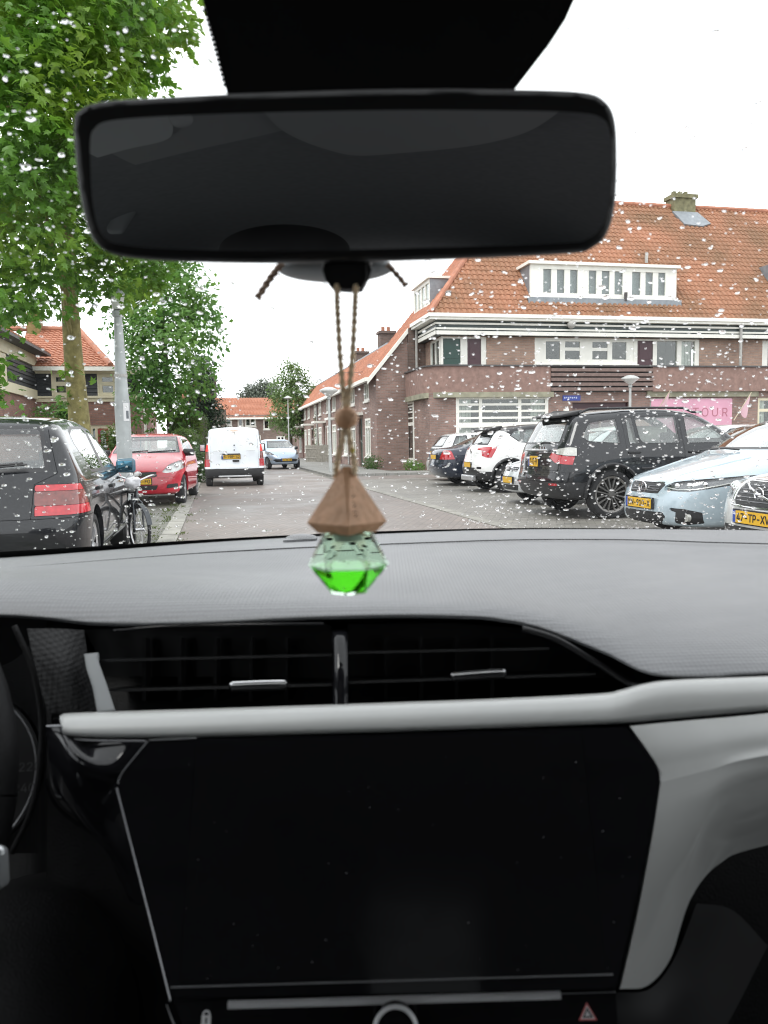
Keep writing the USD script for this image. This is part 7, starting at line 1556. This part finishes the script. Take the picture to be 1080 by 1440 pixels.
# gloss black curved piece left of the screen
part(CAR, 'gloss_bezel', loft([[at(64, 1022, .45), at(92, 1022, .445), at(118, 1042, .44), at(206, 1043, .432)], [at(68, 1062, .45), at(100, 1068, .425), at(145, 1082, .422), at(178, 1080, .425)], [at(74, 1110, .452), at(104, 1124, .432), at(140, 1128, .428), at(166, 1110, .42)], [at(100, 1146, .456), at(126, 1164, .438), at(156, 1176, .43), at(176, 1150, .414)], [at(150, 1200, .45), at(170, 1215, .44), at(186, 1225, .425), at(197, 1228, .41)], [at(182, 1268, .44), at(190, 1272, .43), at(200, 1272, .415), at(206, 1268, .405)]], 50, 60), M_gloss, smooth=True, label='curved gloss black bezel left of the screen')
part(CAR, 'bezel_edge', tube(spline([at(66, 1021, .444), at(90, 1021, .44), at(96, 1030, .44), at(110, 1040, .438), at(204, 1042, .43)], 30), .0006, 6), M_line)
part(CAR, 'bezel_edge', tube(spline([at(64, 1095, .45), at(72, 1122, .45), at(92, 1146, .452), at(130, 1172, .45)], 20), .001, 6), M_gloss)
# instrument cluster at the left
gc = at(-72, 1090, .56); gn = V(.12, -.93, .34); gx, gy, gn = basis(gn); gr_ = 122 * .56 / 1080
cl = part(CAR, 'instrument_cluster', tmesh(m3.Manifold.cylinder(.01, gr_, gr_, 64)).apply_transform(np.vstack([np.column_stack([gx, gy, gn, gc - gn * .02]), [0, 0, 0, 1]])), mat('gauge_face', (0.008, 0.008, 0.009), .5), smooth=40)
part(cl, 'gauge_ring', tube([gc + (gx * math.cos(t) + gy * math.sin(t)) * gr_ for t in a], .0014, 8, caps=False), M_line, smooth=True)
part(cl, 'gauge_number', [place_text('220', .0062, at(42, 1078, .55), gx, gy, .0003), place_text('240', .0062, at(34, 1108, .55), gx, gy, .0003)], mat('gauge_ink', (0.06, 0.06, 0.063), .6))
part(cl, 'needle', tube([at(-30, 1178, .548), at(15, 1155, .548)], .0008, 6), M_glow)
part(CAR, 'cluster_cover', tube(spline([at(20, 880, .53), at(46, 940, .525), at(58, 1010, .52), at(56, 1080, .51), at(44, 1140, .50), at(16, 1200, .49)], 30), .002, 10), M_blk, smooth=True)
# steering wheel (only its right side comes near the picture)
wc = at(-432, 1150, .43); wx, wy, wn = basis(V(.1, -.87, .48)); a2 = np.linspace(0, 2 * np.pi, 65)
sw = part(CAR, 'steering_wheel', tube([wc + (wx * math.cos(t) + wy * math.sin(t)) * .166 for t in a2], .014, 12, caps=False), M_blk, smooth=True)
part(sw, 'spoke', [rbox(-.16, .16, -.02, .02, -.02, -.005, .006).apply_transform(np.vstack([np.column_stack([wx, wy, wn, wc]), [0, 0, 0, 1]])), tmesh(m3.Manifold.cylinder(.03, .07, .055, 32)).apply_transform(np.vstack([np.column_stack([wx, wy, wn, wc - wn * .03]), [0, 0, 0, 1]]))], M_blk, smooth=40)
part(sw, 'spoke_trim', tmesh(m3.Manifold.batch_hull([m3.Manifold.sphere(.0042, 14).translate(tuple(at(x, y, .41))) for x, y in ((-16, 1195), (0, 1200), (2, 1238), (-14, 1248))])), M_silver2, smooth=40)
cc = at(-10, 1500, .44); part(CAR, 'column_cover', trimesh.creation.icosphere(3, 1.0).apply_scale([.078, .12, .09]).apply_translation(cc + V(0, .02, 0)), M_blk, smooth=True)
# overhead sensor cover
oo, on_ = at(540, 60, .372), V(0, -.87, -.49)
oc = part(CAR, 'sensor_cover', panel([(268, -110), (280, -10), (300, 60), (319, 137), (722, 131), (752, 92), (775, 62), (797, 28), (812, -6), (850, -110)], oo, on_, .03, .003), M_blk, smooth=40)
for i in range(16):
    y = 14 + 7 * i; x = 285 + (y / 126) * 33; part(oc, 'frit_dot', tmesh(m3.Manifold.cylinder(.001, .0009, .0009, 8)).apply_transform(np.vstack([np.column_stack([*basis(on_)[:2], basis(on_)[2], onplane(x, y, oo, on_)]), [0, 0, 0, 1]])), M_blk)
# rear-view mirror
mo, mn = at(487, 240, .33), V(.02, -1, -.078)
OUT = spline([(99, 170), (108, 150), (135, 139), (200, 133.5), (350, 126), (560, 120), (740, 121), (825, 125), (855, 138), (869, 165), (872, 220), (869, 285), (858, 325), (838, 345), (800, 353), (600, 362), (400, 366.5), (250, 364), (165, 357), (135, 344), (118, 315), (105, 250)], 110, True)
GL = spline([(120, 195), (126, 176), (146, 165), (210, 159), (350, 153), (560, 149), (740, 150), (820, 153), (850, 160), (862, 178), (866, 225), (862, 285), (852, 318), (832, 338), (795, 345), (600, 352), (400, 356), (250, 354), (170, 348), (142, 338), (128, 312), (121, 255)], 110, True)
def mirror_shell():
    x, y, n = basis(mn); q = np.array([onplane(a_, b_, mo, mn) for a_, b_ in OUT]) - mo; P2 = Polygon(np.stack([q @ x, q @ y], 1)); pts = []
    for d_, z_ in ((.0035, 0.0), (.0012, -.0012), (0, -.004), (0, -.008), (.006, -.016), (.016, -.025), (.026, -.03)):
        c_ = np.array(P2.buffer(-d_).exterior.coords) if d_ else np.array(P2.exterior.coords); pts.append(np.column_stack([c_, np.full(len(c_), z_)]))
    t = tmesh(m3.Manifold.hull_points(np.vstack(pts).astype(np.float32))); t.vertices = mo + t.vertices[:, :1] * x + t.vertices[:, 1:2] * y + t.vertices[:, 2:] * n; return t
mh = part(CAR, 'rear_view_mirror', mirror_shell(), mat('mirror_housing', (0.006, 0.006, 0.0065), .5, spec=.35), smooth=50)
part(mh, 'mirror_glass', panel(((GL - [487, 250]) * [.985, .955] + [488, 251]).tolist(), mo - mn * -.0006, mn, .003, .0004), M_mirror)
st = part(mh, 'mirror_stalk', panel([(456, 352), (516, 352), (515, 392), (508, 405), (490, 406), (466, 404), (458, 394)], at(488, 375, .342), V(0, -1, -.1), .02, .003), M_blk, smooth=40)
part(mh, 'mirror_foot', trimesh.creation.icosphere(3, 1.0).apply_scale([.029, .02, .0055]).apply_translation(at(472, 378, .395)), mat('mirror_foot_grey', (.22, .24, .25), .4), smooth=True)
part(mh, 'mirror_arm', tube([at(488, 380, .35), at(488, 300, .39), at(500, 130, .40)], .011, 12), M_blk, smooth=True)
# roof, pillars, doors, seats: what the mirror shows and what shades the cabin
zr_ = 1.49
hl = [[V(x, .27, zr_ - .0 - .10 * (x / .62) ** 4) for x in np.linspace(-.66, .66, 15)], [V(x, -.2, zr_ + .03 - .10 * (x / .62) ** 4) for x in np.linspace(-.66, .66, 15)], [V(x, -.9, zr_ + .03 - .10 * (x / .62) ** 4) for x in np.linspace(-.66, .66, 15)], [V(x, -1.6, zr_ - .03 - .1 * (x / .62) ** 4) for x in np.linspace(-.64, .64, 15)], [V(x, -1.75, zr_ - .12 - .1 * (x / .62) ** 4) for x in np.linspace(-.64, .64, 15)]]
part(CAR, 'headliner', loft(hl, 50, 40), M_head, smooth=True); part(CAR, 'roof', loft([[p + V(0, 0, .03) for p in r] for r in hl], 30, 20), M_black)
part(CAR, 'windscreen_header', tube([V(-.68, .28, zr_ - .06), V(-.4, .27, zr_ + .0), V(0, .27, zr_ + .01), V(.4, .27, zr_ + .0), V(.68, .28, zr_ - .06)], .03, 8), M_blk)
def seen_in_mirror(px, py, z=None, Y=None):
    p_ = onplane(px, py, mo, mn / np.linalg.norm(mn)); d = (p_ - EYE) / np.linalg.norm(p_ - EYE); n_ = mn / np.linalg.norm(mn); r_ = d - 2 * np.dot(d, n_) * n_
    return p_ + r_ * ((z - p_[2]) / r_[2] if z else (Y - p_[1]) / r_[1])
def lining(name, px, z, material, nn=40):
    q_ = spline([seen_in_mirror(x, y, z)[:2] for x, y in px], nn, True); return part(CAR, name, tmesh(prism(Polygon(q_).buffer(0), 'z', z, z + .004)), material)
lining('sunroof_panel', [(352, 128), (372, 158), (392, 180), (420, 196), (458, 210), (500, 219), (560, 216), (660, 206), (730, 190), (772, 168), (800, 140), (790, 120), (580, 112), (380, 116)], 1.499, M_headl, 90)
lining('roof_lining', [(85, 140), (250, 130), (400, 140), (398, 178), (385, 187), (260, 215), (120, 250), (90, 255)], 1.507, mat('lining_grey', (.42, .43, .44), .95))
lining('grab_handle_recess', [(100, 180), (160, 166), (225, 160), (242, 172), (236, 196), (180, 210), (100, 228)], 1.502, mat('lining_pale', (.72, .74, .75), .9))
part(CAR, 'ceiling_lamp_spot', trimesh.creation.icosphere(2, .012).apply_scale([1.3, 1.0, .9]).apply_translation(seen_in_mirror(255, 168, 1.494)), M_headl, smooth=True)  # pale ball added to stand for the bright lamp spot in the mirror
bq = [seen_in_mirror(x, y, Y=-1.15) for x, y in ((160, 322), (176, 296))]
part(CAR, 'belt_guide', tmesh(m3.Manifold.batch_hull([m3.Manifold.sphere(.011, 10).translate(tuple(q_ + V(dx_, 0, 0))) for q_ in bq for dx_ in (-.004, .014)])), mat('belt_grey', (.4, .42, .43), .6), smooth=40)
hq = seen_in_mirror(400, 352, Y=-1.0); part(CAR, 'rear_headrest', [trimesh.creation.icosphere(3, 1.0).apply_scale([.135, .05, .05]).apply_translation(hq), bx(hq[0] - .1, hq[0] + .1, hq[1] - .03, hq[1] + .03, 1.0, hq[2])], M_seat, smooth=True)
part(CAR, 'overhead_console', tmesh(m3.Manifold.batch_hull([m3.Manifold.sphere(.008, 10).translate(q) for q in ((-.14, .16, 1.494), (.14, .16, 1.494), (-.14, .02, 1.508), (.14, .02, 1.508), (-.08, -.06, 1.512), (.08, -.06, 1.512))])), M_headl, smooth=40)
for s in (-1, 1):
    e0_, e1_ = V(s * .76, .86, 1.06), V(s * .62, .27, 1.42)
    part(CAR, 'front_pillar', tube(spline([e0_, (e0_ + e1_) / 2 + V(s * .012, 0, .02), e1_], 10), .04, 10), M_head, smooth=True)
    part(CAR, 'door_trim', [bx(s * .74, s * .80, -1.75, .9, .25, 1.05)], M_doorc)
    part(CAR, 'door_glass', tmesh((np.array([[s * .755, .82, 1.05], [s * .755, -.12, 1.05], [s * .66, -.12, 1.40], [s * .64, .28, 1.40]]), np.array([[0, 1, 2, 3]]))), M_sideg)
    part(CAR, 'door_glass', tmesh((np.array([[s * .755, -.2, 1.05], [s * .755, -1.3, 1.05], [s * .66, -1.3, 1.38], [s * .66, -.2, 1.40]]), np.array([[0, 1, 2, 3]]))), M_sideg)
    bp_ = part(CAR, 'centre_pillar', tmesh(m3.Manifold.batch_hull([m3.Manifold.sphere(.02, 10).translate(q) for q in ((s * .74, -.10, 1.02), (s * .74, -.26, 1.02), (s * .65, -.12, 1.42), (s * .65, -.22, 1.42))])), M_head, smooth=40)
    part(bp_, 'belt_anchor', rbox(s * .70 - .012, s * .70 + .012, -.2, -.16, 1.22, 1.32, .009), M_headl, smooth=40)
    part(CAR, 'rear_pillar', tmesh(m3.Manifold.batch_hull([m3.Manifold.sphere(.03, 10).translate(q) for q in ((s * .72, -1.3, 1.02), (s * .68, -1.75, 1.0), (s * .63, -1.3, 1.40), (s * .6, -1.7, 1.36))])), M_head, smooth=40)
    part(CAR, 'roof_rail_trim', tube([V(s * .655, .27, 1.41), V(s * .665, -.5, 1.43), V(s * .655, -1.6, 1.39)], .03, 8), M_head, smooth=True)
    part(CAR, 'grab_handle', tube(spline([V(s * .62, -.34, 1.44), V(s * .585, -.37, 1.415), V(s * .58, -.5, 1.41), V(s * .585, -.6, 1.415), V(s * .62, -.63, 1.44)], 20), .011, 8), M_headl, smooth=True)
    se = part(CAR, 'front_seat', [rbox(s * .37 - .25, s * .37 + .25, -.46, -.30, .55, 1.12, .06), rbox(s * .37 - .25, s * .37 + .25, -.42, .12, .42, .58, .06)], M_seat, smooth=40); part(se, 'headrest', rbox(s * .37 - .13, s * .37 + .13, -.47, -.37, 1.13, 1.3, .04), M_seat, smooth=40)
part(CAR, 'rear_bench', [rbox(-.66, .66, -1.4, -1.22, .5, 1.06, .06), rbox(-.66, .66, -1.36, -.85, .4, .56, .06)], M_seat, smooth=40)
part(CAR, 'tailgate_trim', [bx(-.74, .74, -1.8, -1.75, .25, 1.06), bx(-.7, .7, -1.8, -1.4, 1.0, 1.04)], M_doorc)
part(CAR, 'rear_glass', tmesh((np.array([[-.68, -1.77, 1.05], [.68, -1.77, 1.05], [.6, -1.7, 1.38], [-.6, -1.7, 1.38]]), np.array([[0, 1, 2, 3]]))), M_rearg)
part(CAR, 'floor', [bx(-.8, .8, -1.8, .95, .2, .25), bx(-.8, .8, .90, .96, .25, 1.03), bx(-.1, .1, -.5, .4, .25, .62)], M_doorc)
part(CAR, 'glove_box', loft([[at(960, 1000, .52), at(1150, 985, .52), at(1500, 950, .5)], [at(960, 1250, .49), at(1150, 1240, .49), at(1500, 1200, .48)], [at(900, 1600, .46), at(1150, 1600, .46), at(1500, 1560, .45)]], 20, 20), M_blk, smooth=True)

# ================================================================== rain drops on the glass
rg = np.random.default_rng(21)
def drops(n, seed):
    rg = np.random.default_rng(seed); A = gfull; R_, C_ = A.shape[:2]
    u = rg.uniform(.10, .90, n) * (C_ - 1); v = rg.uniform(.06, .97, n) * (R_ - 1); i = np.minimum(v.astype(int), R_ - 2); j = np.minimum(u.astype(int), C_ - 2); fv, fu = (v - i)[:, None], (u - j)[:, None]
    p = (A[i, j] * (1 - fu) + A[i, j + 1] * fu) * (1 - fv) + (A[i + 1, j] * (1 - fu) + A[i + 1, j + 1] * fu) * fv
    ex = A[i, j + 1] - A[i, j]; ey = A[i + 1, j] - A[i, j]; ex /= np.linalg.norm(ex, axis=1)[:, None]; nn = np.cross(ex, ey); nn /= np.linalg.norm(nn, axis=1)[:, None]; nn *= np.sign(nn[:, 2:3]); ey = np.cross(nn, ex)
    r = np.clip(np.exp(rg.normal(math.log(.00070), .55, n)), .0003, .0027)
    ns, rings = 11, [(1.0, 0.0), (.97, .30), (.80, .66), (.45, .92)]
    th = np.linspace(0, 2 * np.pi, ns, endpoint=False)
    ph = rg.uniform(0, 2 * np.pi, (n, 3)); am = rg.uniform(0, .16, (n, 3))
    out = 1 + sum(am[:, k:k + 1] * np.cos((k + 2) * th[None] + ph[:, k:k + 1]) for k in range(3))       # (n, ns)
    st_ = rg.uniform(.9, 2.4, n)[:, None]; rot = rg.normal(.12, .3, n)[:, None]
    lx = out * np.cos(th) ; ly = out * np.sin(th)
    lx, ly = lx * st_ ** .5, ly / st_ ** .5
    X = lx * np.cos(rot) - ly * np.sin(rot); Y_ = lx * np.sin(rot) + ly * np.cos(rot)
    hh = r * rg.uniform(.6, 1.05, n)
    vs_ = []
    for rad, hgt in rings: vs_.append(p[:, None] + (r[:, None] * X * rad)[..., None] * ex[:, None] + (r[:, None] * Y_ * rad)[..., None] * ey[:, None] + (.0004 + hh * hgt)[:, None, None] * nn[:, None])
    vs_.append((p + (.0004 + hh)[:, None] * nn)[:, None]); vs_.append((p + .0004 * nn)[:, None])
    VV = np.concatenate(vs_, 1); nv = VV.shape[1]; f = []; k2 = lambda a, b: a * ns + b % ns
    for a in range(3):
        for b in range(ns): f += [[k2(a, b), k2(a, b + 1), k2(a + 1, b + 1)], [k2(a, b), k2(a + 1, b + 1), k2(a + 1, b)]]
    for b in range(ns): f += [[k2(3, b), k2(3, b + 1), nv - 2], [k2(0, b + 1), k2(0, b), nv - 1]]
    f = np.array(f); F_ = (f[None] + (np.arange(n) * nv)[:, None, None]).reshape(-1, 3)
    return trimesh.Trimesh(VV.reshape(-1, 3), F_, process=False)
dm = drops(7200, 33)
if False: pass
solo('rain_drops', dm, glass_mat('rain_water', (1, 1, 1), 1.33), 'rain drops scattered over the outside of the windscreen', 'rain drops', kind='stuff', smooth=True)

# ================================================================== hanging air freshener
M_wood = mat('perfume_wood', (0.70, 0.40, 0.23), .6, var=.18, vscale=60, bump=.15, bscale=250)
M_cord = mat('jute_cord', (0.85, 0.66, 0.44), .85, var=.2, vscale=300)
AF = thing('air_freshener', 'wooden pyramid air freshener with green liquid in a faceted glass bottle hanging from the mirror', 'air freshener')
k = .335 / 1080
A3 = lambda px, py, Y=.335: at(px, py, Y)
ap = A3(487, 657); bc = A3(488, 734); bz_ = bc[2]; hd_ = 55 * k; rot0 = math.radians(4)
sq = [V(bc[0] + hd_ * math.cos(rot0 + math.pi / 2 * i), bc[1] + hd_ * math.sin(rot0 + math.pi / 2 * i), bz_) for i in range(4)]
sq2 = [V(bc[0] + hd_ * .74 * math.cos(rot0 + math.pi / 2 * i), bc[1] + hd_ * .74 * math.sin(rot0 + math.pi / 2 * i), bz_ - .0042) for i in range(4)]
part(AF, 'wooden_cap', tmesh(m3.Manifold.batch_hull([m3.Manifold.sphere(.0004, 10).translate(tuple(q)) for q in sq + sq2 + [ap - V(.0014, 0, 0), ap + V(.0014, 0, 0)]])), M_wood, smooth=20)
mk = []
for i, t in enumerate(np.linspace(.38, .86, 7)):
    f0 = sq[3] * t + ap * (1 - t); f1 = sq[0] * t + ap * (1 - t); q = f0 * .78 + f1 * .22; ex_ = (f1 - f0) / np.linalg.norm(f1 - f0); nf = np.cross(sq[0] - sq[3], ap - sq[3]); nf /= np.linalg.norm(nf); nf *= np.sign(np.dot(nf, EYE - q))
    w = .0011 + .0005 * (i % 3); mk.append(tube([q + nf * .0007 - ex_ * w * .5, q + nf * .0007 + ex_ * w * .5 + V(0, 0, .0006 * (-1) ** i)], .00022, 5))
part(AF, 'engraving', mk, mat('engraving_dark', (0.12, 0.055, 0.035), .8))
def rope(pts, r=.0011, turns=9.0):
    c = spline(pts, 70); t = np.gradient(c, axis=0); t /= np.linalg.norm(t, axis=1)[:, None]; u = np.cross(t, V(0, 1, 0)); u /= np.linalg.norm(u, axis=1)[:, None]; w = np.cross(t, u); ms = []
    L_ = np.linalg.norm(np.diff(c, axis=0), axis=1).sum(); tw = turns * L_ / .03
    for ph_ in (0, math.pi): a_ = np.linspace(0, tw * 2 * math.pi / 2, 70) + ph_; ms.append(tube(c + r * .62 * (np.cos(a_)[:, None] * u + np.sin(a_)[:, None] * w), r * .72, 6))
    return trimesh.util.concatenate(ms)
part(AF, 'cord', [rope([A3(474, 398, .345), A3(475, 440, .338), A3(479, 510, .336), A3(486, 578)]), rope([A3(501, 398, .345), A3(499, 440, .338), A3(495, 510, .336), A3(488, 578)]), rope([A3(485, 596), A3(480, 625), A3(474, 650), A3(472, 672, .337)]), rope([A3(489, 596), A3(493, 625), A3(498, 648), A3(499, 668, .333)]), rope([A3(472, 398, .345), A3(476, 370, .36), A3(490, 362, .37), A3(500, 398, .345)])], M_cord, smooth=True)
for rp_ in (rope([A3(396, 371, .372), A3(380, 392, .37), A3(362, 419, .369)], .0014), rope([A3(545, 372, .372), A3(558, 386, .37), A3(571, 402, .369)], .0011)): part(AF, 'cord_end', rp_, mat('cord_end', (0.5, 0.36, 0.27), .8))
bd = trimesh.creation.icosphere(3, 17 * k); bd.apply_scale([1, 1, .9]); part(AF, 'bead', bd.apply_translation(A3(487, 588)), M_wood, smooth=True)
part(AF, 'yellow_speck', trimesh.creation.icosphere(1, .0009).apply_translation(A3(497, 634, .333)), mat('yellow_thread', (.6, .5, .03), .8))
zc_ = lambda py: A3(490, py)[2]
bcx, bcy = A3(490, 790)[0], A3(490, 790)[1]
def gem(s=0.0, zlo=None):
    ring = lambda r, z, o, n=6: [(bcx + (r - s) * math.cos(o + 2 * math.pi * i / n), bcy + (r - s) * math.sin(o + 2 * math.pi * i / n), z) for i in range(n)]
    top_z, eq_z, lo_z = zc_(743) - s, zc_(794), zc_(832) + s
    return m3.Manifold.hull_points(np.array(ring(33 * k, top_z, 0) + ring(41 * k, zc_(753) - s * .3, math.pi / 6) + ring(57.5 * k, eq_z, 0) + ring(27 * k, lo_z, math.pi / 6), np.float32))
g_out, g_in = gem(), gem(.0016)
part(AF, 'bottle', tmesh(g_out - g_in), glass_mat('bottle_glass', (0.8, 0.94, 0.81), 1.2))
lev = zc_(795); liq = gem(.0013) ^ m3.Manifold.cube((.1, .1, .1)).translate((bcx - .05, bcy - .05, lev - .1))
part(AF, 'liquid', tmesh(liq), glass_mat('green_perfume', (0.09, 0.46, 0.02), 1.36))
part(AF, 'stopper', tube([V(bcx, bcy, bz_ - .003), V(bcx, bcy, zc_(760))], .0062, 20), mat('stopper_plastic', (0.62, 0.64, 0.63), .4))
